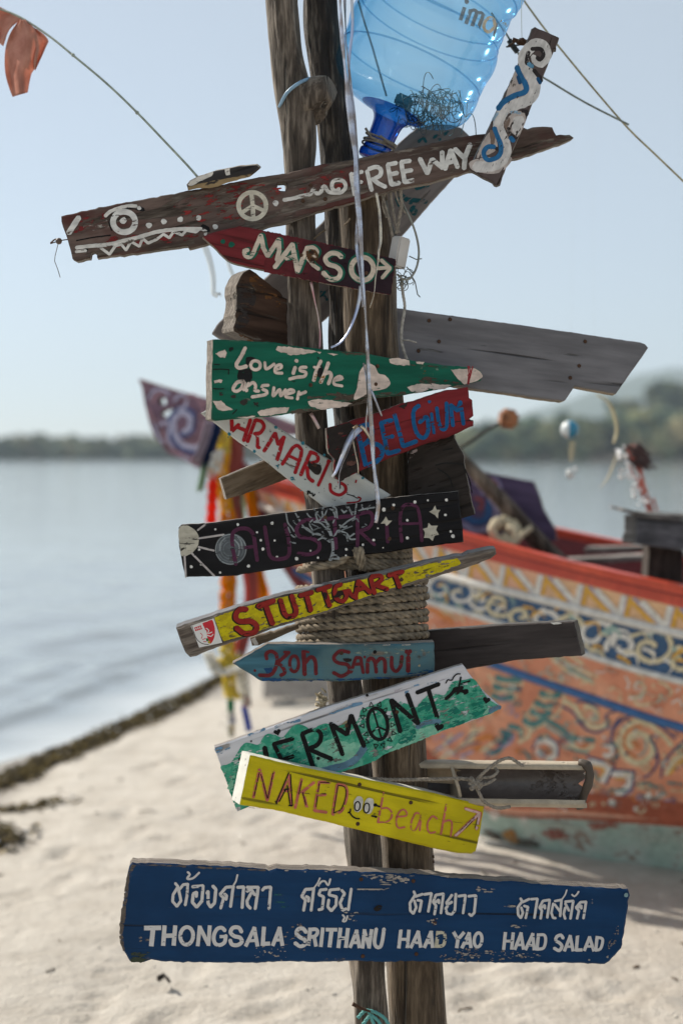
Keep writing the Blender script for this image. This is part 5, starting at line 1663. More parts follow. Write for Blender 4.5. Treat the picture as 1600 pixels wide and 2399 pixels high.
SL = [('s', S1, 50, "715,548 650,550 610,610 645,660 755,660 808,708 780,765 690,772 618,720"), ('l', S1, 50, "822,520 970,468"), ('l', S1, 50, "890,505 958,685"), ('s', S1, 46, "1030,460 1075,595 1130,612 1178,575 1135,420"), ('l', S1, 44, "1215,420 1328,388"), ('l', S1, 46, "1275,410 1315,560"),
      ('l', S2, 40, "255,448 382,408"), ('l', S2, 44, "318,440 372,598"), ('s', S2, 40, "478,392 425,425 428,520 490,552 530,510 520,470"), ('l', S2, 34, "470,470 560,450 "), ('s', S2, 34, "555,455 580,500 625,525"), ('l', S2, 42, "612,510 640,362 750,470"), ('l', S2, 32, "632,448 715,425"), ('l', S2, 42, "755,335 790,478"), ('s', S2, 40, "762,322 840,312 858,350 795,402"), ('l', S2, 40, "805,402 912,440"), ('l', S2, 42, "922,310 1055,275"), ('l', S2, 44, "985,312 1025,420")]
b = st.brush(S1)
for k, tl, wd, ln in SL:
    b.t = (tl[0] - 2.6, tl[1] + 1.2, 4); getattr(b, k)(BLK, wd + 8, ln)
b.build('black_outline', st.o)
b = st.brush(S1)
for k, tl, wd, ln in SL: b.t = tl; getattr(b, k)(RD2, wd, ln)
b.build('lettering', st.o)
b = st.brush(S2)
b.b(paint((.02, .012, .01), .1), "440,460 490,455 500,490 460,510 420,520 380,515 430,490", "310,470 345,480 340,540 320,520")
b.build('dark_stain', st.o)
b = st.brush(S1)
STW, STR = paint((.66, .65, .64), 0.0, .35, .03), paint((.52, .03, .045), 0.0, .35, .08)
b.f(STW, "190,702 405,632 485,860 270,905", jag=.3)
b.b(STR, "300,678 345,662 388,645 408,690 418,750 408,820 372,872 352,830 335,770 318,720", jag=.3)
b.l(STR, 9, "228,720 240,750", "245,715 258,745", "262,708 275,738", "280,700 292,730", "225,722 285,702", "232,745 295,728")
b.s(STR, 7, "280,770 300,790 290,820", "300,830 330,820", "310,850 335,850")
b.s(STW, 9, "335,725 360,745 350,775 390,760", "345,790 380,800 400,780", "330,745 340,780")
b.s(BLK, 6, "202,705 222,770 250,830 300,868 372,878")
b.d(paint((.03, .14, .04), 0), (345, 832, 14)); b.d(paint((.45, .35, .02), 0), (362, 855, 13))
b.build('crest_sticker', st.o)
# sliver with a pale tag behind it
sl = Board('wooden_plank', [(585, 1494), (640, 1478), (700, 1462), (700, 1474), (660, 1490), (606, 1511), (590, 1513)], 2.79, 0, 0, .02, ((590, 1500), (700, 1468)), wood('tan'), wood('tan'), 'thin splintered slat peeping out under the yellow sign', 'plank', PG, rough=2)
b = sl.brush(S1); b.f(WHT2, "755,830 790,812 825,875 790,890"); b.build('pale_tag', sl.o)

# --- KOH SAMUI
KS = (540, 1480, 3.136)
ol = [(546, 1555), (626, 1510), (827, 1510), (960, 1508), (1017, 1505), (1018, 1545), (1017, 1577), (954, 1588), (795, 1596), (613, 1596)]
ks = Board('wooden_sign', ol, 2.752, 4, -3, .028, ((546, 1555), (1017, 1545)), painted('faded_teal', (.045, .13, .175), 'brown', .34, .45, .4, .6, (.085, .15, .16)), wood('weathered'), 'faded teal arrow sign pointing left with maroon Koh Samui letters', 'sign', SG)
b = ks.brush(KS)
b.f(paint((.20, .24, .20), .5), "880,140 1010,110 1150,120 1400,130 1480,150 1400,200 1200,160 950,180", jag=5)
b.f(paint((.24, .19, .15), .55), "650,180 740,170 745,260 660,260", "960,180 1090,150 1260,170 1350,200 1340,270 1150,260", jag=5)
b.f(paint((.012, .055, .14), .35), "230,340 500,345 900,345 1300,310 1480,270 1490,300 1300,335 800,360 240,362", "250,270 300,260 320,300 260,310", jag=4)
b.l(paint((.33, .27, .16), .5), 14, "1385,180 1385,270", "1420,150 1425,180"); b.l(paint((.35, .33, .30), .3), 8, "790,98 830,100", "985,97 1040,96", "1120,98 1170,95", "1260,97 1320,95")
b.build('worn_patches', ks.o)
MAR = paint((.12, .014, .018), .12)
b = ks.brush(KS)
b.s(MAR, 27, "268,200 262,165 295,143 335,165 342,220 325,280 290,318 212,318"); b.l(MAR, 26, "432,150 338,235"); b.s(MAR, 26, "345,228 382,258 400,300 368,320"); b.l(MAR, 22, "430,152 395,148")
b.c(MAR, 468, 235, 33, 58, 24); b.l(MAR, 32, "538,140 545,315"); b.s(MAR, 28, "548,230 590,185 622,215 628,310"); b.l(MAR, 16, "530,138 575,150")
b.s(MAR, 27, "872,150 805,142 758,190 790,228 858,242 872,290 815,325 755,300"); b.l(MAR, 24, "885,298 920,190 955,190 975,302", "900,240 965,235")
b.s(MAR, 27, "1005,300 1010,210 1040,195 1062,230 1070,298", "1065,230 1100,195 1132,215 1135,298"); b.d(MAR, (985, 185, 10)); b.d(BLK, (1060, 148, 15))
b.s(MAR, 27, "1182,185 1185,260 1215,290 1248,250 1258,180"); b.l(MAR, 32, "1305,185 1303,290"); b.d(MAR, (1292, 145, 15), (1318, 143, 15), (1305, 158, 17), (180, 285, 10))
b.build('lettering', ks.o)
b = ks.brush(KS); b.b(paint((.02, .012, .012), .1), "825,195 890,198 890,215 850,222 830,210"); b.build('dark_stain', ks.o)

# --- dark plank to its right
rp = Board('wooden_plank', [(940, 1486), (1000, 1478), (1120, 1468), (1250, 1459), (1343, 1457), (1354, 1500), (1361, 1537), (1290, 1540), (1200, 1549), (1100, 1567), (1000, 1582), (940, 1590)], 2.84, -22, 0, .035, ((960, 1530), (1350, 1498)), painted('dark_grey_plank', (.052, .042, .040), 'dark', .3, .4, .25, .6), wood('dark'), 'dark brown curved plank pointing right beside the teal sign', 'plank', PG, rough=1.2)
b = rp.brush(); b.f(WHT2, [(1288, 1459), (1310, 1457), (1318, 1461), (1296, 1463)]); b.build('paint_fleck', rp.o)

# --- VERMONT
V1, V2 = (490, 1620, 4), (780, 1540, 4)
ol = [(502, 1750), (640, 1701), (765, 1657), (905, 1614), (1084, 1557), (1105, 1585), (1137, 1625), (1171, 1655), (1155, 1671), (1030, 1716), (905, 1765), (842, 1793), (700, 1846), (556, 1902), (527, 1820)]
vm = Board('wooden_sign', ol, 2.728, 3, -2, .016, ((520, 1810), (1120, 1600)), painted('vermont_white', (.56, .55, .58), 'pale', .06, .2, .1, .5), wood('pale'), 'white and green mountain scene sign with black VERMONT letters and hearts', 'sign', SG, rough=.8)
GMID = paint((.030, .26, .165), .16, .55, .2, (.10, .36, .25)); GDK = paint((.008, .17, .115), .42, .55, .2, (.012, .13, .10)); GLT = paint((.22, .46, .33), .12, .55, .15, (.14, .40, .28))
SKB, RIV = paint((.13, .24, .36), .4), paint((.10, .19, .26), .08)
b = vm.brush(V1)
b.s(SKB, 50, "70,540 130,520 190,500"); b.b(SKB, "55,520 180,490 200,530 140,560 100,610 70,580"); b.s(SKB, 26, "370,410 440,380 520,350", "620,335 700,305 850,270", "1130,210 1200,180 1330,140 1430,110")
b.t = V2; b.s(SKB, 26, "0,520 120,460 260,430", "680,330 740,285 800,260", "890,245 930,225 960,235"); b.s(paint((.42, .38, .42), .5), 30, "300,380 420,340", "560,330 650,300", "1000,230 1080,200")
b.t = V1
b.b(GMID, "110,700 200,670 300,520 350,480 460,497 500,440 545,398 620,405 690,432 740,370 810,312 880,315 950,350 1050,312 1120,305 1250,420 1420,480 1560,520 1560,640 1180,770 900,830 300,1110 250,1090 150,800")
b.t = V2
b.b(GMID, "-60,760 60,640 220,600 260,500 310,470 420,430 500,385 560,395 680,430 780,470 840,395 920,340 1040,350 1090,270 1130,225 1230,210 1320,205 1390,300 1440,375 1500,420 1565,465 1490,520 1300,590 1020,690 760,800 500,900 300,980")
b.f(GLT, "-200,830 0,760 150,800 295,810 240,890 120,980 -40,1030 -160,960", "770,690 900,640 1010,640 1010,700 760,800 520,890 580,820", "1450,470 1530,480 1400,540", "500,610 560,600 600,700 560,780 520,740", jag=4)
b.t = V1; b.f(GLT, "560,960 700,620 780,640 830,760 800,860 700,880", "980,620 1100,640 1290,600 1420,540 1460,560 1300,640 1130,730 990,720", "170,900 210,800 240,780 230,960", jag=6)
b.b(GDK, "190,860 230,730 280,740 300,900 260,1010 215,990", "600,520 700,470 830,540 860,660 760,720 640,690", "1040,330 1110,320 1130,420 1080,450", "870,720 960,600 1010,680 990,760")
b.t = V2
b.b(GDK, "1005,500 1030,430 1085,395 1160,470 1240,560 1220,620 1040,680 1015,600", "1265,400 1300,320 1345,270 1420,350 1440,470 1400,520 1280,570", "620,560 680,570 750,640 780,720 740,790 620,810 600,700", "310,880 330,790 420,760 500,800 470,870 360,930", "790,460 830,420 900,400 960,470 960,560 820,590")
b.s(RIV, 66, "-120,1070 0,1040 110,1010 210,955 270,880 290,845"); b.s(RIV, 44, "790,655 860,615 940,600 1000,600", "1470,505 1510,480 1560,465")
b.b(paint((.25, .20, .12), .5), "0,640 60,590 140,580 150,660 60,680")
b.build('painted_hills', vm.o)
b = vm.brush(V1)
b.l(BLK, 50, "522,525 538,610"); b.b(BLK, "275,632 330,605 340,680 310,670"); b.l(BLK, 40, "605,492 680,640", "605,492 785,442", "680,642 788,605")
b.l(BLK, 44, "872,398 975,712"); b.s(BLK, 42, "872,395 985,355 1042,390 1045,450 1010,500 920,540"); b.l(BLK, 42, "935,540 1148,632"); b.l(BLK, 44, "1140,302 1250,590", "1140,302 1285,400", "1290,400 1330,225", "1330,225 1450,512")
def heart(b, x, y, r, a=0):
    P = []
    for i in range(20):
        t_ = 2 * math.pi * i / 20
        hx, hy = 16 * math.sin(t_) ** 3, -(13 * math.cos(t_) - 5 * math.cos(2 * t_) - 2 * math.cos(3 * t_) - math.cos(4 * t_))
        hx, hy = hx * r / 16, hy * r / 16
        P.append((b.t[0] + (x + hx * math.cos(a) - hy * math.sin(a)) / b.t[2], b.t[1] + (y + hx * math.sin(a) + hy * math.cos(a)) / b.t[2]))
    b.f(BLK, P, jag=.3)
heart(b, 640, 380, 34, -.3); b.d(BLK, (395, 465, 10), (1022, 625, 18), (1480, 35, 14))
b.t = V2
b.c(BLK, 418, 622, 92, 148, 34, -.18); b.l(BLK, 18, "375,490 452,752", "420,650 355,712", "420,650 495,680")
b.l(BLK, 44, "545,402 630,695", "548,402 795,618", "798,618 695,345"); b.l(BLK, 40, "785,330 990,250", "892,300 975,565")
heart(b, 990, 650, 46, .25); heart(b, 1436, 400, 36, .2)
for x, y, a in ((292, 490, -.6), (358, 445, -.1), (435, 440, .3), (490, 492, .6), (528, 560, 1.1), (555, 632, 1.5), (567, 710, 1.7), (532, 770, 2.2), (470, 822, 2.8), (400, 830, 3.3), (312, 790, 4.0), (276, 640, 4.7), (276, 555, 5.2), (310, 720, 4.4)):
    Q = [(x + 26 * math.sin(a + k), y - 26 * math.cos(a + k)) for k in (0, 2.2, 4.1, 0)]
    b.l(BLK, 8, ' '.join('%g,%g' % q for q in Q))
b.s(BLK, 12, "1055,240 1075,208 1110,215 1130,180 1160,155 1190,155", "1105,210 1115,215"); b.s(BLK, 32, "1055,388 1110,340 1140,300 1190,310 1255,325", "1130,305 1210,280"); b.s(BLK, 18, "1170,300 1185,240 1195,185", "1200,250 1280,220")
b.b(BLK, "1120,290 1160,275 1200,300 1180,340 1140,345", "1215,310 1260,295 1262,335 1225,350")
b.speck(BLK, "0,620 300,560 300,850 0,1000", 14, 1.2, 1)
b.build('lettering', vm.o)

# --- NAKED BEACH
N1, N2 = (540, 1760, 4), (810, 1830, 4)
ol = [(587, 1770), (740, 1804), (915, 1837), (1010, 1857), (1090, 1876), (1136, 1888), (1125, 1955), (1116, 1995), (1105, 2001), (1072, 2000), (1010, 1987), (910, 1962), (865, 1951), (765, 1926), (640, 1898), (563, 1886), (575, 1830)]
nk = Board('wooden_sign', ol, 2.715, 24, 0, .046, ((575, 1828), (1125, 1945)), painted('yellow_sign_paint', (.56, .455, .006), 'brown', .08, .22, .16, .45, (.50, .40, .006)), painted('white_end_paint', (.62, .61, .55), 'pale', .03, .1, .05), 'bright yellow sign with pink and black NAKED beach writing and a smiley face', 'sign', SG, rough=.7, bev=.0035)
b = nk.brush(N1)
b.s(paint((.12, .10, .01), .45), 6, "160,180 320,200 500,190", "440,180 560,200", "600,380 760,400 900,410", "120,520 300,540 500,560", "820,200 960,235", "830,220 950,250", "840,245 940,262", "850,330 940,340", "860,360 900,365")
b.t = N2; b.s(paint((.20, .16, .01), .45), 5, "500,280 700,310 850,350 1000,380 1240,410", "20,120 140,140 300,170", "0,350 150,360 300,380 420,400", "950,560 1100,590 1240,620", "700,300 860,330")
b.build('paint_cracks', nk.o)
PNK, PK2 = paint((.50, .135, .09), .18), paint((.58, .40, .36), .15)
b = nk.brush(N1)
b.l(PNK, 28, "215,430 272,170", "275,175 345,460", "345,460 405,195", "432,480 548,225", "548,225 570,510", "505,372 570,362", "665,262 605,530", "780,292 668,385", "680,385 715,530", "830,285 785,555", "785,555 898,572", "830,287 930,292", "805,412 890,405", "1000,312 955,590"); b.s(PNK, 28, "1000,310 1070,325 1090,380 1075,470 1035,560 955,590")
b.build('lettering', nk.o); b.t = N2
b.l(PNK, 20, "352,108 300,378", "940,212 888,495"); b.s(PNK, 17, "312,262 380,250 425,285 425,340 385,378 295,385", "470,335 565,322 560,280 530,265 490,300 470,380 490,435 550,430", "690,305 650,300 612,380 612,445 650,455 690,370 705,305 690,462", "852,352 810,328 765,385 765,455 790,485 835,475", "905,385 965,365 992,400 980,515")
b.l(PNK, 34, "1020,515 1250,300"); b.l(PNK, 30, "1115,255 1258,300", "1258,300 1222,450"); b.l(PK2, 20, "1022,512 1245,305", "1118,260 1250,298", "1250,310 1220,448")
b.build('lettering', nk.o)
b = nk.brush(N1)
b.l(BLK, 9, "222,415 270,200", "285,215 345,440", "350,435 400,200", "838,290 922,290", "830,300 800,520", "820,400 890,398", "1003,325 965,570", "675,385 705,500", "665,275 640,400"); b.s(BLK, 9, "1005,318 1060,330 1082,380 1065,470 1030,545 960,578")
b.l(BLK, 12, "425,488 545,200", "420,470 435,490", "560,215 578,508", "530,320 560,510", "500,360 545,352", "545,508 580,508", "455,470 520,350")
b.t = N2; b.l(BLK, 6, "1060,470 1200,335", "1205,440 1230,340", "1120,440 1200,350")
b.build('black_shading', nk.o)
b = nk.brush(N1)
EYE = paint((.56, .53, .47), .05)
b.b(EYE, "1150,520 1155,460 1185,425 1225,425 1240,470 1225,540 1190,570 1160,560", "1245,530 1260,460 1290,435 1330,445 1340,490 1325,560 1290,585 1255,575")
b.c(BLK, 1185, 513, 25, 43, 13, .1); b.c(BLK, 1272, 530, 26, 46, 13, .1); b.s(BLK, 14, "1100,575 1120,560 1122,540", "1112,570 1140,608 1175,628 1205,630")
b.d(BLK, (1352, 502, 18), (1355, 612, 12)); b.l(BLK, 16, "1350,502 1395,518", "1320,605 1365,612"); b.l(paint((.10, .09, .01), .4), 7, "1310,600 1365,590", "1370,560 1410,570", "1340,580 1400,600")
b.build('smiley', nk.o)

# --- split bamboo tied behind it
def bam(name, lo, hi, a0, a1, jag0, jag1, r0, r1, parent, mat, mat2):
    """a split cane: shell from angle a0 to a1 about its axis, open towards the camera"""
    A, Bq = at(lo, 1832, 2.86), at(hi, 1838, 2.82)
    ax = (Bq - A); L = ax.length; ax.normalize()
    upv = (Vector((0, 0, 1)) - ax * ax.z).normalized(); bk = ax.cross(upv)
    if bk.y < 0: bk = -bk
    mb = MB(); n, m = 22, 30
    def P(i, j, r):
        th = a0 + (a1 - a0) * i / n
        e = jag1 * nz(i * .5, 3) if j == m else (jag0 * nz(i * .5, 9) if j == 0 else 0)
        rr = r * (1 + .02 * nz(j * .3, i * .2))
        return A + ax * (L * j / m + e) + upv * (math.cos(th) * rr) + bk * (math.sin(th) * rr)
    V = [P(i, j, r0) for j in range(m + 1) for i in range(n + 1)] + [P(i, j, r1) for j in range(m + 1) for i in range(n + 1)]
    o_ = (m + 1) * (n + 1)
    q = lambda i, j, k=0: k * o_ + j * (n + 1) + i
    F = [(q(i, j), q(i + 1, j), q(i + 1, j + 1), q(i, j + 1)) for j in range(m) for i in range(n)]
    F2 = [(q(i, j, 1), q(i, j + 1, 1), q(i + 1, j + 1, 1), q(i + 1, j, 1)) for j in range(m) for i in range(n)]
    F3 = [(q(0, j), q(0, j + 1), q(0, j + 1, 1), q(0, j, 1)) for j in range(m)] + [(q(n, j), q(n, j, 1), q(n, j + 1, 1), q(n, j + 1)) for j in range(m)]
    F3 += [(q(i, 0), q(i, 0, 1), q(i + 1, 0, 1), q(i + 1, 0)) for i in range(n)] + [(q(i, m), q(i + 1, m), q(i + 1, m, 1), q(i, m, 1)) for i in range(n)]
    mb.add(V, F, 0); mb.add(V, F2 + F3, 1)
    return mb.build(name, [mat, mat2], parent, smooth=True)
root = empty('split_bamboo', at(1180, 1835, 2.86), 'hollow split bamboo tube tied on with twine, pointing right over the boat', 'bamboo')
dkb = boat_paint('dark_bamboo_inside', (.125, .10, .088), (.05, .034, .026), .45, .35)
rim = boat_paint('bamboo_rim', (.42, .35, .26), (.16, .12, .085), .3, .6)
bam('cane', 930, 1368, -.45, 3.95, .02, .02, .036, .046, root, dkb, rim)
mb = MB()
c_ = at(1342, 1838, 2.82)
P = [c_ + Vector((.016 + .006 * math.sin(a * 2), -.012 * math.cos(a), .046 * math.cos(a))) + Vector((.010 * math.sin(a), -.035 * math.sin(a) * .4, 0)) for a in [i * math.pi / 16 for i in range(-1, 18)]]
tube(mb, P, lambda f: .009 + .003 * nz(f * 9, 2), 8, 0, True, .4, 3)
mb.build('cane_end', boat_paint('charred_rim', (.075, .055, .040), (.02, .016, .014), .4, .7), root, smooth=True)
mb = MB(); r_ = random.Random(2)
cx = at(1062, 1832, 2.85)
V = [cx + Vector((.012 * nz(i, 3), -.02 + .006 * nz(i, 7), 0)) + Vector((.008 * math.sin(i), 0, .041 * math.cos(i * .524))) + Vector((0, .02 + .04 * math.sin(i * .524), 0)) for i in range(12)]
mb.add(V + [v + Vector((.006, 0, 0)) for v in V], [tuple(range(11, -1, -1)), tuple(range(12, 24))] + [(i, (i + 1) % 12, 12 + (i + 1) % 12, 12 + i) for i in range(12)])
mb.build('cane_node', rim, root)
bam('cane_lining', 940, 1058, .25, 1.75, .01, .03, .0345, .0355, root, boat_paint('cream_cane', (.46, .34, .22), (.22, .14, .08), .3, .6), rim)
twine = plain('jute_twine', (.24, .205, .165), .9, 0, .3, 150, .001)
mb = MB()
TY = 2.765
for px, r in (([(790, 1818), (900, 1826), (1000, 1826), (1080, 1824), (1112, 1830)], .0036), ([(1112, 1832), (1135, 1808), (1165, 1785), (1192, 1776), (1210, 1785), (1225, 1795)], .0034), ([(1118, 1822), (1150, 1820), (1165, 1808), (1160, 1800)], .003),
              ([(1110, 1835), (1122, 1858), (1135, 1880), (1165, 1893), (1195, 1890)], .0034), ([(1100, 1822), (1125, 1848)], .005), ([(1128, 1820), (1102, 1850)], .005), ([(1098, 1834), (1130, 1838)], .0055), ([(1112, 1840), (1140, 1836), (1160, 1824)], .003)):
    rope_strands(mb, [at(u, v, TY - .01 * math.sin(i * 1.3)) for i, (u, v) in enumerate(px)], r)
tag(mb.build('twine_knot', twine, smooth=True), 'grey twine stretched across the post and knotted round the split bamboo', 'twine')

# --- BIG BLUE SIGN
T1, T2, T3, T4 = (280, 2010, 4), (660, 2020, 4), (910, 2040, 4), (1150, 2050, 4)
ol = [(311, 2022), (400, 2025), (530, 2030), (625, 2035), (630, 2041), (640, 2037), (660, 2036), (835, 2042), (1010, 2051), (1150, 2064), (1330, 2076), (1471, 2083), (1475, 2100), (1472, 2126), (1455, 2222), (1427, 2254), (1415, 2260), (1340, 2257), (1150, 2256), (1052, 2255), (860, 2253), (660, 2255), (530, 2257), (380, 2254), (355, 2249), (337, 2256), (305, 2253), (290, 2227), (282, 2200), (284, 2147), (291, 2110), (297, 2060), (303, 2031)]
bl = Board('wooden_sign', ol, 2.735, 5, -1, .034, ((290, 2140), (1470, 2160)), painted('navy_sign_paint', (.0035, .036, .105), 'weathered', .17, .32, .12, .45, (.003, .030, .088)), wood('weathered'), 'wide navy blue bottom sign with Thai script above THONGSALA SRITHANU HAAD YAO HAAD SALAD', 'sign', SG, rough=2.2, bev=.003)
WOODP, CHIP = paint((.20, .165, .14), .3), paint((.34, .30, .26), .25)
b = bl.brush(T1)
b.f(paint((.11, .09, .075), .25), "125,50 160,60 100,160 85,300 62,480 62,560 30,700 50,860 40,880 0,770 10,560 40,380 70,180", "140,52 600,72 1000,95 1370,108 1370,118 1000,108 500,80 200,66", jag=3)
b.f(paint((.040, .050, .032), .3), "110,885 290,875 290,955 200,980 110,975", jag=4); b.f(paint((.02, .12, .13), .55), "110,150 190,150 180,200 110,190")
b.speck(CHIP, "1250,820 1560,830 1560,960 1250,940", 26, 3, 1.6); b.speck(WOODP, "180,740 280,750 280,800 180,790", 8, 6, 2); b.speck(paint((.02, .10, .10), .4), "1440,280 1560,280 1560,460 1440,440", 12, 9, 1.6)
b.t = T2
b.speck(CHIP, "0,62 800,95 1560,130 1560,165 1000,150 600,110 0,80", 26, 7, 1.5); b.speck(CHIP, "720,100 1180,130 1200,200 900,190", 26, 7, 1.8); b.speck(WOODP, "30,540 280,550 280,820 30,820", 22, 5, 1.8); b.speck(WOODP, "390,900 600,900 600,935 390,935", 18, 4, 1.8); b.speck(CHIP, "580,460 720,470 720,540 600,560", 14, 4, 2)
b.l(CHIP, 14, "710,250 940,252"); b.s(CHIP, 8, "940,258 1000,240", "920,203 1020,208")
b.b(paint((.015, .012, .010), .1), "860,430 900,400 940,405 930,440 880,460"); b.b(paint((.07, .035, .018), .2), "1395,550 1430,525 1450,560 1425,590")
b.t = T3
b.speck(WOODP, "470,790 700,720 1000,730 1440,780 1440,800 900,850 520,850", 70, 4.5, 1.8); b.speck(CHIP, "640,740 1000,720 1000,830 640,800", 24, 4, 1.8); b.speck(CHIP, "800,140 1000,160 1000,205 820,190", 18, 5, 1.8); b.speck(CHIP, "20,20 180,40 180,120 0,100", 22, 5, 1.8); b.speck(CHIP, "300,430 460,440 450,510 330,470", 10, 4, 2)
b.speck(CHIP, "1040,320 1190,310 1200,330 1040,340", 8, 8, 1.4); b.speck(CHIP, "1150,500 1290,510 1280,530 1150,530", 6, 6, 1.6)
b.t = T4
b.speck(WOODP, "1080,640 1180,460 1200,470 1160,640 1100,690", 34, 2, 2.4); b.speck(CHIP, "60,720 470,740 470,760 60,780", 20, 4, 1.6); b.speck(CHIP, "940,200 980,330 930,330", 6, 3, 2); b.d(paint((.20, .30, .30), .1), (1258, 182, 20)); b.d(CHIP, (1082, 757, 13), (912, 787, 9))
b.build('paint_chips', bl.o)
LW = paint((.58, .555, .54), .07, .5, .06)
b = bl.brush(T1)
b.L(LW, 44, "233,655 393,653", "318,655 300,826"); b.L(LW, 40, "425,630 412,822", "525,630 510,820", "420,728 518,725"); b.c(LW, 632, 728, 60, 82, 36, .08, .01); b.L(LW, 36, "735,825 755,632", "752,640 838,815", "835,822 848,630")
b.s(LW, 36, "990,680 960,652 915,665 885,730 895,795 935,815 985,790 998,725", jit=.01); b.L(LW, 30, "940,735 1012,733"); b.s(LW, 37, "1145,692 1120,652 1065,652 1042,695 1075,730 1130,745 1148,785 1105,815 1055,808 1038,768", jit=.01)
b.L(LW, 36, "1182,828 1270,645", "1262,645 1295,828"); b.L(LW, 28, "1218,775 1288,770"); b.L(LW, 38, "1355,642 1342,822", "1335,803 1412,800"); b.L(LW, 36, "1435,822 1505,645", "1498,645 1528,822"); b.L(LW, 28, "1465,768 1520,765")
b.build('lettering', bl.o); b.t = T2
b.s(LW, 37, "228,655 200,620 155,625 138,665 170,700 215,725 220,765 175,785 125,755", jit=.01); b.L(LW, 36, "268,612 250,780"); b.s(LW, 34, "268,628 325,628 335,660 310,692 262,698", jit=.01); b.L(LW, 34, "305,700 322,788", "385,610 366,792"); b.L(LW, 34, "413,630 520,630"); b.L(LW, 38, "467,632 447,795")
b.L(LW, 36, "550,612 530,802", "620,615 600,800"); b.L(LW, 32, "540,710 610,710"); b.L(LW, 34, "638,800 705,632", "698,630 728,802"); b.L(LW, 26, "665,752 722,752"); b.L(LW, 34, "755,806 776,625", "772,632 820,800", "816,806 842,625"); b.s(LW, 34, "885,622 868,740 885,790 920,792 940,740 957,622", jit=.01)
b.build('lettering', bl.o); b.t = T3
b.L(LW, 33, "115,548 95,725", "190,550 174,722"); b.L(LW, 28, "108,640 182,640"); b.L(LW, 33, "205,722 282,560", "274,560 300,718"); b.L(LW, 24, "238,672 295,672"); b.L(LW, 33, "332,720 402,560", "395,560 412,720"); b.L(LW, 24, "358,672 408,672"); b.L(paint((.50, .46, .36), .1), 33, "462,562 445,720"); b.s(paint((.50, .46, .36), .1), 30, "460,578 515,580 528,630 510,695 450,706", jit=.01)
b.L(LW, 33, "605,568 650,645", "708,572 645,645", "648,640 636,722"); b.L(LW, 33, "684,724 757,575", "750,575 770,722"); b.L(LW, 24, "708,678 765,676"); b.c(LW, 836, 645, 36, 66, 30, .12, .01)
b.build('lettering', bl.o); b.t = T4
b.L(LW, 31, "132,532 115,698", "205,535 190,696"); b.L(LW, 26, "125,616 200,616"); b.L(LW, 31, "218,698 282,535", "275,535 302,696"); b.L(LW, 23, "245,652 295,652"); b.L(LW, 31, "318,700 392,542", "385,542 402,702"); b.L(LW, 23, "345,655 398,655"); b.L(LW, 31, "442,545 425,705"); b.s(LW, 28, "440,558 495,560 508,610 488,680 430,692", jit=.01)
b.s(LW, 31, "672,590 650,560 612,575 604,610 640,635 660,665 635,705 588,682", jit=.01); b.L(LW, 30, "682,712 742,560", "736,560 765,712"); b.L(LW, 22, "705,668 758,668"); b.L(LW, 31, "806,562 794,712", "788,700 852,698"); b.L(LW, 30, "868,708 922,572", "916,572 960,712"); b.L(LW, 22, "890,666 945,666"); b.L(LW, 30, "990,568 975,712"); b.s(LW, 27, "988,582 1035,592 1040,630 1018,690 972,702", jit=.01)
b.build('lettering', bl.o)
b = bl.brush(T1)
b.l(LW, 27, "525,235 552,268 505,340 500,405 540,452 578,400 558,300 600,248 640,243", "642,240 635,350 618,440"); b.s(LW, 20, "640,130 662,152 635,192 690,188 750,135")
b.l(LW, 30, "685,268 785,258 775,400 725,458 685,415 692,335 725,318 722,360", "875,260 905,292 892,420 855,458 832,420 832,310 820,330"); b.l(LW, 28, "950,470 978,372 945,338 1000,272 1060,268", "1068,262 1042,455", "985,335 1005,350 1000,388"); b.l(LW, 17, "1070,255 1095,210 1107,155")
b.l(LW, 29, "1105,272 1165,268 1150,465", "1195,272 1302,272 1272,475", "1195,310 1235,290 1270,345", "1235,325 1195,400 1200,440 1228,470", "1340,300 1360,275 1418,270 1402,475")
b.build('lettering', bl.o); b.t = T2
b.l(LW, 28, "205,450 222,350 188,318 222,252 298,246", "300,242 275,450", "228,318 252,328 250,365"); b.l(LW, 15, "305,235 335,195 358,145"); b.l(LW, 27, "348,302 392,320 380,435 345,442", "348,300 362,256 420,250"); b.s(LW, 19, "345,218 370,180 405,175 435,212 455,155")
b.l(LW, 27, "538,248 452,256 442,302 512,320 508,400 465,452 430,415 440,348", "560,258 588,290 545,378 570,448 602,432", "650,245 622,445"); b.s(LW, 18, "570,490 588,515 570,548 598,548 615,500")
b.build('lettering', bl.o); b.t = T3
b.l(LW, 25, "235,190 248,222 198,300 202,370 230,398 258,340 240,275", "250,238 318,215", "268,272 308,278 288,380", "332,218 400,208 370,380", "428,405 442,322 415,290 442,222 512,212 488,395", "440,290 468,268 470,300", "592,222 540,295 552,325 532,350 545,395 588,405 618,370 628,212", "550,312 592,288", "652,235 718,225 695,395", "745,235 815,228 800,390 772,418 752,400")
b.build('lettering', bl.o); b.t = T4
b.l(LW, 24, "272,215 288,242 246,300 250,368 275,398 295,350 278,300", "290,250 355,220", "305,285 342,295 320,400", "370,222 430,218 402,398", "460,405 472,330 448,300 482,238 545,228 522,395", "470,300 498,278 500,310", "578,262 560,350 575,395 600,400", "592,240 655,228", "590,270 640,335", "655,225 642,382", "690,245 765,238 738,405", "690,262 725,330", "690,300 675,360 690,405", "800,405 818,330 790,300 832,250 885,245 860,402", "812,298 838,280 840,310"); b.l(LW, 14, "660,222 690,180 705,135"); b.s(LW, 17, "752,178 775,195 800,175 815,150")
b.build('lettering', bl.o)

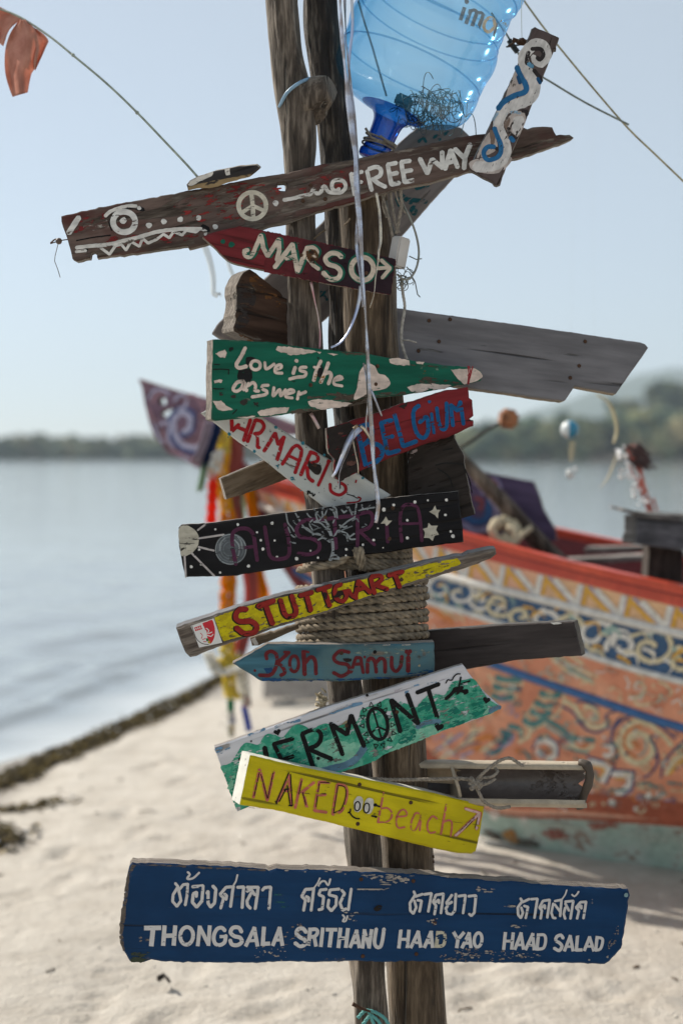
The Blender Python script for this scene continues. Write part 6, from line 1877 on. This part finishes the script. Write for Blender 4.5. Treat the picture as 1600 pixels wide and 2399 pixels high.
ms.nail((706, 598), (858, 640)); gs.nail((728, 902), (880, 900), (884, 858)); mm.nail((738, 1090)); bg_.nail((905, 1050)); au.nail((762, 1212), (912, 1262), (920, 1190))
st.nail((778, 1408), (940, 1358)); ks.nail((800, 1530), (940, 1550)); vm.nail((812, 1700), (930, 1668)); nk.nail((842, 1838), (838, 1930), (962, 1880)); bl.nail((846, 2060), (850, 2240), (968, 2064), (975, 2235)); gp.nail((850, 740), (880, 850))
# turquoise cord tied low on the post
mb = MB(); tq = plain('turquoise_cord', (.10, .32, .30), .6)
for px in ([(838, 2385), (856, 2368), (880, 2372), (900, 2385), (910, 2400)], [(850, 2400), (868, 2380), (886, 2392), (896, 2410)], [(862, 2366), (872, 2390), (880, 2410)]):
    rope_strands(mb, [at(u, v, 2.765) for u, v in px], .0035)
tag(mb.build('turquoise_cord', tq, smooth=True), 'turquoise cord tied round the foot of the posts under the big blue sign', 'cord')
mb = MB(); tube(mb, [at(u, v, 2.76) for u, v in ((826, 2352), (845, 2362), (868, 2370))], lambda f: .004 - .002 * f, 6); 
tag(mb.build('bent_nail', rust_mat()), 'bent dark nail sticking out of the left post above the turquoise cord', 'nail')
mb = MB()
for v in (2006, 2018): tube(mb, [at(1006, v, 2.86), at(1017, v + 1, 2.86)], .003, 6)
tag(mb.build('nail_stub', rust_mat()), 'two small rusty nail stubs on the right edge of the thick post', 'nail')

# ============================================================ BOTTLE, RIBBONS, CORDS
BYD = 2.90
pA, pB = at(917, 268, BYD), at(917 + 39 * 3, 268 - 92 * 3, BYD)
bax = (pB - pA).normalized()
K = BYD / FPX
bx = Vector((bax.z, 0, -bax.x)).normalized(); by = bax.cross(bx)
prof = [(-112, 33), (-108, 36), (-96, 37), (-92, 33), (-70, 32), (-40, 33), (-20, 36), (-8, 44), (0, 56), (8, 84), (18, 116), (30, 142), (44, 158), (58, 167), (72, 171), (88, 173), (110, 172.5), (116, 170), (122, 172.5), (140, 173), (154, 174.5), (164, 177), (176, 179), (192, 179), (204, 177.5), (214, 174), (224, 170.5), (240, 170), (258, 170), (264, 167.5), (270, 170), (298, 170), (304, 167.5), (310, 170), (322, 172), (332, 175.5), (344, 179), (366, 179), (384, 175), (396, 170), (430, 169), (500, 168), (560, 166), (585, 150), (592, 120)]
prof = catmull([(a * 1.0, b * 1.0) for a, b in prof], 6)
n = 56
def lathe(prof, n):
    V, F = [], []
    for h, r in prof:
        for j in range(n):
            a = 2 * math.pi * j / n
            V.append(pA + bax * (h * K) + bx * (math.cos(a) * r * K) + by * (math.sin(a) * r * K))
    for i in range(len(prof) - 1):
        for j in range(n):
            F.append((i * n + j, i * n + (j + 1) % n, (i + 1) * n + (j + 1) % n, (i + 1) * n + j))
    return V, F
def clear_blue(name, tint, body, solid, rough):
    t = NT(name)
    tr = t.n('BsdfTransparent', Color=tint)
    fr = t.n('LayerWeight', Blend=.5)
    tr2 = t.n('BsdfTransparent', Color=tuple(x ** 4.0 for x in tint))
    m0 = t.n('MixShader', **{'0': t.math('POWER', fr.outputs['Facing'], 1.0), '1': tr.outputs[0], '2': tr2.outputs[0]})
    nn = t.noise(t.coord((14, 14, 14)), 1.0, 5, .6)
    df = t.n('BsdfTranslucent', Color=body); dd = t.n('BsdfDiffuse', Color=body)
    m1 = t.n('MixShader', **{'0': .5, '1': df.outputs[0], '2': dd.outputs[0]})
    gl = t.n('BsdfGlossy', Color=(.9, .95, 1), Roughness=rough)
    bp = t.n('Bump', Height=nn, Distance=.0008, Strength=.2)
    for x in (df, dd): t.set(x, 'Normal', bp.outputs[0])
    a = t.n('MixShader', **{'0': t.math('MULTIPLY_ADD', t.ss(nn, .2, .9), solid * .15, solid * .5), '1': m0.outputs[0], '2': m1.outputs[0]})
    fw = t.n('LayerWeight', Blend=.5)
    fz = t.math('MULTIPLY_ADD', t.math('POWER', fw.outputs['Facing'], 4.0), .5, .045)
    b_ = t.n('MixShader', **{'0': fz, '1': a.outputs[0], '2': gl.outputs[0]})
    t.t.links.new(b_.outputs[0], t.out.inputs['Surface'])
    return t.m
shell = clear_blue('clear_blue_plastic', (.71, .88, .955), (.25, .48, .66), .16, .10)
neckm = clear_blue('deep_blue_plastic', (.07, .30, .66), (.004, .05, .20), .40, .1)
root = empty('water_bottle', pA, 'large translucent blue water bottle hanging upside down behind the dragon board', 'bottle')
V, F = lathe([p for p in prof if p[0] >= -4], n)
mb = MB(); mb.add(V, F); body = mb.build('bottle_body', shell, root, smooth=True)
V, F = lathe([p for p in prof if p[0] <= 6], n)
ribm = clear_blue('rib_blue_plastic', (.80, .92, .97), (.30, .55, .72), .20, .15)
for h, r in ((116, 170), (222, 171), (264, 167.5), (326, 174)):
    rb = MB(); tube(rb, [pA + bax * (h * K) + bx * (math.cos(a * math.pi / 32) * r * K) + by * (math.sin(a * math.pi / 32) * r * K) for a in range(65)], .0018, 6, 0, False)
    rb.build('moulded_rib', ribm, root, smooth=True)
mb = MB(); mb.add(V, F); mb.add(*lathe([(-113, 3), (-112, 33)], n)); mb.build('bottle_neck', neckm, root, smooth=True)
bb = bvh_of(body)
br = Brush(caster(bb, .0012), (700, 0, 2.24))
GT, GO = paint((.20, .25, .29), .15), paint((.55, .48, .36), .2)
br.L(GT, 20, "869,38 847,106", "902,50 876,126", "935,62 908,138", "968,75 940,150"); br.d(GT, (880, 8, 13))
br.s(GT, 17, "898,60 920,52 938,68", "932,72 955,66 972,84")
br.c(GO, 998, 130, 27, 38, 17, .35); br.L(GT, 12, "1040,120 1020,195"); br.s(paint((.40, .42, .40), .4), 14, "1060,110 1085,130 1090,160")
br.build('lettering', root, False)
# tangle of old line lying inside
mb = MB(); r_ = random.Random(21)
ctr = at(1000, 252, BYD)
for k in range(70):
    P = []
    c = ctr + Vector((r_.gauss(0, .030), r_.gauss(0, .030), r_.gauss(-.002, .016)))
    a0, rr, tl = r_.uniform(0, 6.3), r_.uniform(.012, .030), Matrix.Rotation(r_.uniform(0, 3), 3, 'X') @ Matrix.Rotation(r_.uniform(0, 3), 3, 'Y')
    for i in range(14):
        a = a0 + i * .42
        P.append(c + tl @ Vector((rr * math.cos(a) * (1 - i * .02), rr * math.sin(a), .004 * i * .5)))
    tube(mb, P, .0009, 4)
tag(mb.build('line_tangle', plain('old_fishing_line', (.075, .095, .09), .6), smooth=True), 'dark tangle of old fishing line lying inside the blue bottle', 'fishing line')
mb = MB(); box(mb, at(945, 238, BYD), .035, .03, .022, Matrix.Rotation(.4, 3, 'Y'), 0, .004)
tag(mb.build('plastic_scrap', plain('teal_plastic', (.02, .16, .20), .4)), 'teal plastic scrap beside the tangle inside the blue bottle', 'scrap')
mb = MB(); tube(mb, [at(u, v, BYD + .16) for u, v in ((822, -60), (850, 40), (872, 110), (905, 225))], .0022, 5)
tag(mb.build('dark_cord', plain('dark_cord', (.05, .05, .06), .7)), 'dark cord seen through the blue bottle, hanging behind it', 'cord')
# tie wire at the neck
mb = MB()
for k in range(3):
    P = []
    for i in range(25):
        a = 2 * math.pi * i / 24
        P.append(pA + bax * ((-62 - 9 * k) * K + .004 * math.sin(a + k)) + bx * (math.cos(a) * .0325) + by * (math.sin(a) * .0325))
    tube(mb, P, .0022, 6)
tube(mb, [at(u, v, 2.868) for u, v in ((898, 335), (870, 322), (856, 300))], .0028, 6); tube(mb, [at(u, v, 2.866) for u, v in ((890, 318), (905, 330), (925, 345))], .0028, 6)
tag(mb.build('neck_tie', twine, smooth=True), 'grey twine wound round the dark blue bottle neck', 'twine')

# ---- shiny ribbons
def foil(name, col, rough, metal, col2):
    t = NT(name)
    nn = t.noise(t.coord((25, 25, 25)), 1.0, 4)
    t.bump(nn, .006, .5)
    return t.P(Base__Color=t.mix(t.ss(nn, .4, .6), col, col2), Roughness=rough, Metallic=metal)
FO = foil('silver_foil', (.50, .50, .56), .22, .85, (.30, .25, .23))
FB = foil('bluish_foil', (.45, .50, .68), .3, .6, (.60, .60, .62))
FP = foil('pink_foil', (.55, .26, .28), .4, .4, (.50, .40, .38))
FG = foil('golden_foil', (.62, .52, .40), .22, .8, (.40, .33, .27))
def streamer(label, mat, px, Y, w, tw=18, seed=0, name='foil_ribbon', group='shiny ribbons hanging on the pole'):
    P = [Vector(p) for p in catmull([tuple(at(q[0], q[1], q[2] if len(q) > 2 else Y)) for q in px], .006)]
    n = len(P); V = []; s_ = 0
    for i, p in enumerate(P):
        T = (P[min(i + 1, n - 1)] - P[max(i - 1, 0)]).normalized()
        if i: s_ += (P[i] - P[i - 1]).length
        a = (Vector((1, 0, 0)) - T * T.x)
        a = a.normalized() if a.length > .05 else Vector((0, -1, 0))
        b = T.cross(a)
        th = seed + .9 * math.sin(s_ * tw * .35 + seed) + .6 * nz(s_ * tw * .4, seed)
        ww = w(i / max(1, n - 1)) if callable(w) else w
        d = a * math.cos(th) + b * math.sin(th)
        nrm = T.cross(d)
        h = ww / 2 / FPX * Y
        V += [p - d * h, p + nrm * h * .35, p + d * h]
    mb = MB(); mb.add(V, [(i * 3 + j, i * 3 + j + 1, i * 3 + j + 4, i * 3 + j + 3) for i in range(n - 1) for j in range(2)])
    o = mb.build(name, mat, smooth=True)
    md = o.modifiers.new('thickness', 'SOLIDIFY'); md.thickness = .0006
    return tag(o, label, 'ribbon', group)
streamer('long silver foil ribbon falling down the front of the pole across most signs', FO, [(796, -40), (800, 60), (806, 130), (815, 220), (826, 310), (834, 370), (836, 440), (842, 520), (846, 590), (852, 680), (858, 770), (862, 850), (864, 910), (870, 1000), (875, 1080), (883, 1150), (886, 1190), (880, 1225)], 2.66, lambda f: 17 - 8 * f, 34, .4)
streamer('second silver ribbon crossing the dragon board beside the longest one', FO, [(806, -40), (812, 100), (822, 200), (832, 280), (838, 350), (842, 420), (838, 500), (836, 580), (846, 660), (850, 720)], 2.67, 8, 40, 1.7)
streamer('thin violet tinted ribbon strand falling just left of the longest ribbon', FB, [(822, -40), (826, 60), (818, 150), (822, 240), (828, 330)], 2.672, 7, 20, 2.2)
streamer('bluish ribbon curving left below the MARS sign', FB, [(846, 670), (842, 700), (832, 740), (815, 780), (795, 805), (775, 814)], 2.70, 12, 14, .3)
streamer('narrow ribbon with pink end hanging on the left trunk above the green sign', FP, [(729, 660), (737, 700), (746, 740), (750, 780), (749, 818)], 2.755, 9, 25, .5)
streamer('bright golden ribbon strand hanging under the lettering of the dragon board', FG, [(881, 452), (889, 500), (892, 560), (887, 590), (886, 615)], 2.725, 7, 8, .1)
streamer('hair thin ribbon continuing from the golden strand over the MARS sign', FG, [(886, 610), (880, 650), (876, 690), (866, 722)], 2.715, 4, 20, .3)
streamer('broad bluish silver ribbon tail draped over the broken end of the red sign', FB, [(842, 1002), (826, 1020), (812, 1045), (800, 1075), (786, 1108), (778, 1118)], 2.71, lambda f: 20 * (1 - .6 * f), 8, .2)
streamer('narrow ribbon tail hanging from the red sign onto the white sign', FO, [(834, 1000), (826, 1035), (812, 1070), (800, 1100), (796, 1125), (797, 1145)], 2.70, 9, 15, .9)
streamer('short ribbon loop on the red sign, right of the broad bluish tail', FG, [(828, 1005), (838, 997), (852, 1004), (866, 1025), (872, 1035)], 2.70, 9, 10, .2)
streamer('small tan ribbon tail beside the loop on the red sign', FG, [(826, 1030), (832, 1060), (838, 1085), (840, 1110)], 2.705, 8, 12, .6)
streamer('short silver tail branching off under the cream bell on the green sign', FO, [(870, 915), (880, 940), (890, 965), (894, 975)], 2.70, 6, 12, .2)
streamer('thin pale ribbon slip between the green sign and the left trunk', FP, [(728, 968), (738, 985), (748, 1004)], 2.74, 8, 6, .1)
streamer('thin ribbon strand behind the longest ribbon below the green sign', FO, [(852, 850), (860, 900), (862, 950), (858, 990), (860, 1010)], 2.70, 5, 14, 1.2)
pl_ = NT('clear_film'); pl_ = pl_.P(Base__Color=(.75, .78, .78), Roughness=.3, Alpha=.5)
streamer('blurred clear plastic strip hanging behind the mouth of the dragon board', pl_, [(480, 575), (492, 610), (500, 650), (502, 688), (518, 690)], 3.5, 15, 5, .1, 'plastic_strip', 'clear plastic strips behind the dragon board')
streamer('shorter clear plastic strip hanging left of the notched block', pl_, [(532, 600), (540, 630), (550, 652)], 3.5, 12, 5, .3, 'plastic_strip', 'clear plastic strips behind the dragon board')

# ---- adapter box with cable, frayed strings
root = empty('adapter_box', at(935, 600, 2.80), 'small white plastic box with looped grey cable at the right of MARS', 'adapter')
mb = MB(); box(mb, at(934, 592, 2.80), .030, .026, .060, Matrix.Rotation(.18, 3, 'Y') @ Matrix.Rotation(.75, 3, 'Z'), 0, .003)
mb.build('box', plain('white_plastic', (.52, .49, .46), .45, 0, .08), root)
mb = MB(); tube(mb, catmull([tuple(at(u, v, Y)) for u, v, Y in ((930, 440, 2.82), (944, 478, 2.81), (962, 515, 2.80), (975, 552, 2.80), (981, 590, 2.80), (976, 625, 2.795), (962, 650, 2.79), (945, 655, 2.785), (930, 642, 2.785))], .006), .0022, 7)
mb.build('cable', plain('grey_cable', (.22, .22, .19), .5), root, smooth=True)
mb = MB(); r_ = random.Random(33)
tube(mb, catmull([tuple(at(u, v, 2.805)) for u, v in ((905, 470), (912, 510), (922, 540), (930, 560))], .006), .0018, 5)
for k in range(12):
    u, v = 935 + r_.uniform(-18, 28), 640 + r_.uniform(-10, 30)
    P = [at(u + 9 * math.cos(i * .9 + k), v + 9 * math.sin(i * .9 + k) + i * 1.0, 2.80 + .004 * math.sin(i + k)) for i in range(8)]
    tube(mb, catmull([tuple(p) for p in P], .003), .0008, 4)
for px in ([(958, 600), (975, 608), (988, 606)], [(960, 640), (972, 660), (978, 690), (984, 696)], [(952, 625), (966, 640), (975, 632)]):
    tube(mb, [at(u, v, 2.79) for u, v in px], .0012, 5)
tag(mb.build('wire_ends', plain('grey_wire', (.14, .15, .14), .5)), 'tangle of thin grey wire ends below the white adapter box', 'wire')
jute_l = plain('pale_frayed_string', (.33, .31, .28), .9, 0, .3, 100)
mb = MB()
rope_strands(mb, [at(u, v, 2.80) for u, v in ((940, 655), (944, 690), (948, 720), (942, 760), (940, 795), (946, 822), (953, 842))], .003)
tube(mb, [at(u, v, 2.80) for u, v in ((942, 797), (958, 797), (976, 803))], .0016, 5)
tag(mb.build('frayed_string', jute_l, smooth=True), 'pale frayed string hanging in front of the blue grey plank', 'string')
mb = MB()
for px, r in (([(894, 455), (905, 490), (915, 530), (920, 560)], .0028), ([(938, 440), (940, 480), (934, 520), (928, 548)], .0035), ([(915, 450), (920, 490), (926, 520), (934, 545)], .003), ([(902, 452), (896, 480), (905, 510)], .002), ([(924, 440), (932, 470), (950, 500)], .002)):
    rope_strands(mb, [at(u, v, 2.80) for u, v in px], r)
tag(mb.build('hanging_strings', twine, smooth=True), 'bunch of brown strings hanging under the right half of the dragon board', 'string')
mb = MB()
for px in ([(858, 1330), (868, 1350)], [(735, 560), (752, 545), (763, 538)], [(805, 528), (815, 520), (820, 512)]):
    tube(mb, [at(u, v, 2.80) for u, v in px], .002, 5)
tag(mb.build('bark_slivers', wood('tan', 'z')), 'thin torn bark slivers on the middle trunk beside the MARS sign', 'bark')
mb = MB(); tube(mb, catmull([tuple(at(u, v, 2.80)) for u, v in ((928, 925), (926, 945), (938, 930), (918, 940))], .004), .0015, 5)
# frayed end of rope left of the post, above VERMONT
mb = MB(); r_ = random.Random(14)
for k in range(26):
    u, v = 752 + r_.gauss(0, 6), 1640 + r_.gauss(0, 12)
    P = [at(u, v, 2.80), at(u + r_.uniform(-9, 9), v + r_.uniform(-9, 9), 2.79), at(u + r_.uniform(-12, 8), v + r_.uniform(-10, 14), 2.80)]
    tube(mb, catmull([tuple(p) for p in P], .004), .0018, 5)
tag(mb.build('frayed_rope_end', hemp_pale), 'frayed cream rope end sticking out left of the post above the VERMONT sign', 'rope end')

# ---- overhead cords and the pink pennant
cordm = plain('pale_green_cord', (.30, .33, .27), .7, 0, .25, 80)
cordy = plain('yellowish_cord', (.34, .30, .19), .7, 0, .25, 80)
cordg = plain('dull_green_cord', (.17, .20, .18), .7, 0, .25, 80)
mb = MB(); P = catmull([tuple(at(u, v, Y)) for u, v, Y in ((-160, -60, 3.2), (-40, 5, 3.15), (40, 36, 3.1), (110, 80, 3.05), (170, 128, 3.0), (250, 195, 2.95), (322, 264, 2.9), (390, 335, 2.86), (440, 388, 2.82), (468, 420, 2.80))], .02)
tube(mb, P, .0024, 7)
for u, v, Y in ((172, 129, 3.0), (322, 264, 2.9)): ball(mb, at(u, v, Y), .0045, 1)
tag(mb.build('overhead_cord', cordm, smooth=True), 'thin pale cord sagging from the upper left corner down to the black and white shard', 'cord')
mb = MB(); P = catmull([tuple(at(u, v, 3.1)) for u, v in ((1170, -80), (1226, 0), (1262, 50), (1305, 105), (1390, 208), (1470, 300), (1530, 358), (1600, 425), (1720, 540))], .02)
tube(mb, P, .0022, 7)
tag(mb.build('overhead_cord', cordy, smooth=True), 'yellowish cord slanting across the sky at the upper right', 'cord')
mb = MB(); P = catmull([tuple(at(u, v, Y)) for u, v, Y in ((1150, 30, 3.0), (1186, 80, 3.02), (1205, 112, 3.03), (1240, 160, 3.04), (1290, 192, 3.06), (1370, 240, 3.08), (1472, 292, 3.1))], .02)
tube(mb, P, .0022, 7)
mb2 = MB(); tube(mb2, [at(u, v, 3.02) for u, v in ((1192, 94), (1204, 112), (1212, 122))], .006, 7); tube(mb2, [at(u, v, 3.015) for u, v in ((1185, 110), (1200, 108), (1222, 104))], .002, 5)
o = mb.build('overhead_cord', cordg, smooth=True)
tag(o, 'dull green cord running behind the swirl board to join the yellowish cord', 'cord')
mb2.build('black_knot', plain('black_tape', (.012, .012, .012), .6), o)
mb = MB(); tube(mb, [at(u, v, 2.78) for u, v in ((1222, -60), (1221, 40), (1222, 98))], .0006, 4)
tag(mb.build('thin_line', nylon), 'hair thin line dropping from above to the rusty wire by the swirl board', 'line')
polyL = [(0, 14), (-60, -20)]
def cloth(name, label, left, right, Y, mat, ph, amp):
    """a hanging scrap of cloth between a left and a right edge (photo pixels, top to bottom)"""
    rows, cols = 40, 16
    L = catmull(left, 2); Rr = catmull(right, 2)
    V = []
    for i in range(rows + 1):
        f = i / rows
        a, b = L[min(len(L) - 1, int(f * (len(L) - 1)))], Rr[min(len(Rr) - 1, int(f * (len(Rr) - 1)))]
        for j in range(cols + 1):
            g = j / cols
            V.append(at(a[0] + (b[0] - a[0]) * g, a[1] + (b[1] - a[1]) * g, Y + amp * math.sin(g * 6.5 + ph + f * .8) * (.4 + .6 * f) + .012 * nz(g * 4, f * 4, ph)))
    mb = MB(); mb.add(V, [(i * (cols + 1) + j, i * (cols + 1) + j + 1, (i + 1) * (cols + 1) + j + 1, (i + 1) * (cols + 1) + j) for i in range(rows) for j in range(cols)])
    o = mb.build(name, mat, smooth=True)
    md = o.modifiers.new('thickness', 'SOLIDIFY'); md.thickness = .001
    return tag(o, label, 'pennant', 'faded cloth pennants on the left cord')
t = NT('faded_pink_cloth')
nn = t.noise(t.coord((18, 18, 18)), 1.0, 5, .6)
t.bump(t.noise(t.coord((9, 9, 25)), 1.0, 4), .015, .6)
pc = t.mix(t.ss(nn, .35, .65), (.56, .27, .20), (.72, .41, .32))
df, tl = t.n('BsdfDiffuse', Color=pc), t.n('BsdfTranslucent', Color=pc)
mx = t.n('MixShader', **{'0': .45, '1': df.outputs[0], '2': tl.outputs[0]})
t.t.links.new(mx.outputs[0], t.out.inputs['Surface'])
pinkc = t.m
cloth('pennant', 'ragged salmon pink pennant strip hanging lowest from the left cord', [(46, 46), (24, 80), (13, 120), (13, 168), (22, 205), (31, 227)], [(60, 47), (82, 70), (90, 110), (84, 155), (74, 175), (66, 216)], 3.08, pinkc, .5, .025)
cloth('pennant', 'pink pennant scrap folded over to the right of the lowest strip', [(56, 46), (66, 80), (74, 120), (80, 160)], [(70, 56), (112, 90), (108, 112), (84, 165)], 3.10, pinkc, 2.1, .02)
cloth('pennant', 'sunlit pale pink pennant scrap at the left edge of the photo', [(-60, -14), (-50, 30), (-30, 70), (-10, 90)], [(58, 44), (42, 52), (22, 72), (8, 108)], 3.12, pinkc, 4.0, .02)

# ---- bead hanging at the snout
root = empty('wire_bead', at(139, 565, 2.75), 'round brown bead on a wire with dangling hair at the snout of the dragon board', 'bead')
mb = MB(); ball(mb, at(139, 565, 2.75), .0062, 3, 0, (1, 1, 1), .1); mb.build('bead', plain('brown_seed', (.10, .062, .045), .5), root, smooth=True)
mb = MB(); tube(mb, [at(u, v, 2.75) for u, v in ((160, 561), (146, 563), (139, 565), (128, 568), (119, 571))], .0011, 5); tube(mb, [at(u, v, 2.75) for u, v in ((137, 572), (130, 600), (129, 612), (136, 630), (142, 650))], .0007, 5)
tube(mb, [at(u, v, 2.75) for u, v in ((119, 570), (128, 562), (134, 560))], .0016, 5)
mb.build('wire', rust_mat(), root)

# ============================================================ AIR
if HAZE:
    mb = MB()
    x0, x1, y0, y1, z0, z1 = -2000, 2000, -40, 3200, -14, 230
    V = [(x, y, z) for x in (x0, x1) for y in (y0, y1) for z in (z0, z1)]
    mb.add(V, [(0, 1, 3, 2), (4, 6, 7, 5), (0, 4, 5, 1), (2, 3, 7, 6), (0, 2, 6, 4), (1, 5, 7, 3)])
    hz = NT('haze'); hz.t.nodes.remove(hz.p)
    pv = hz.n('VolumePrincipled', Color=(.68, .80, .92), Density=.00036, Anisotropy=.2)
    hz.t.links.new(pv.outputs[0], hz.out.inputs['Volume'])
    o = mb.build('haze', hz.m, fix=True)
    tag(o, 'thin pale sea haze filling the air over the bay', kind='stuff')
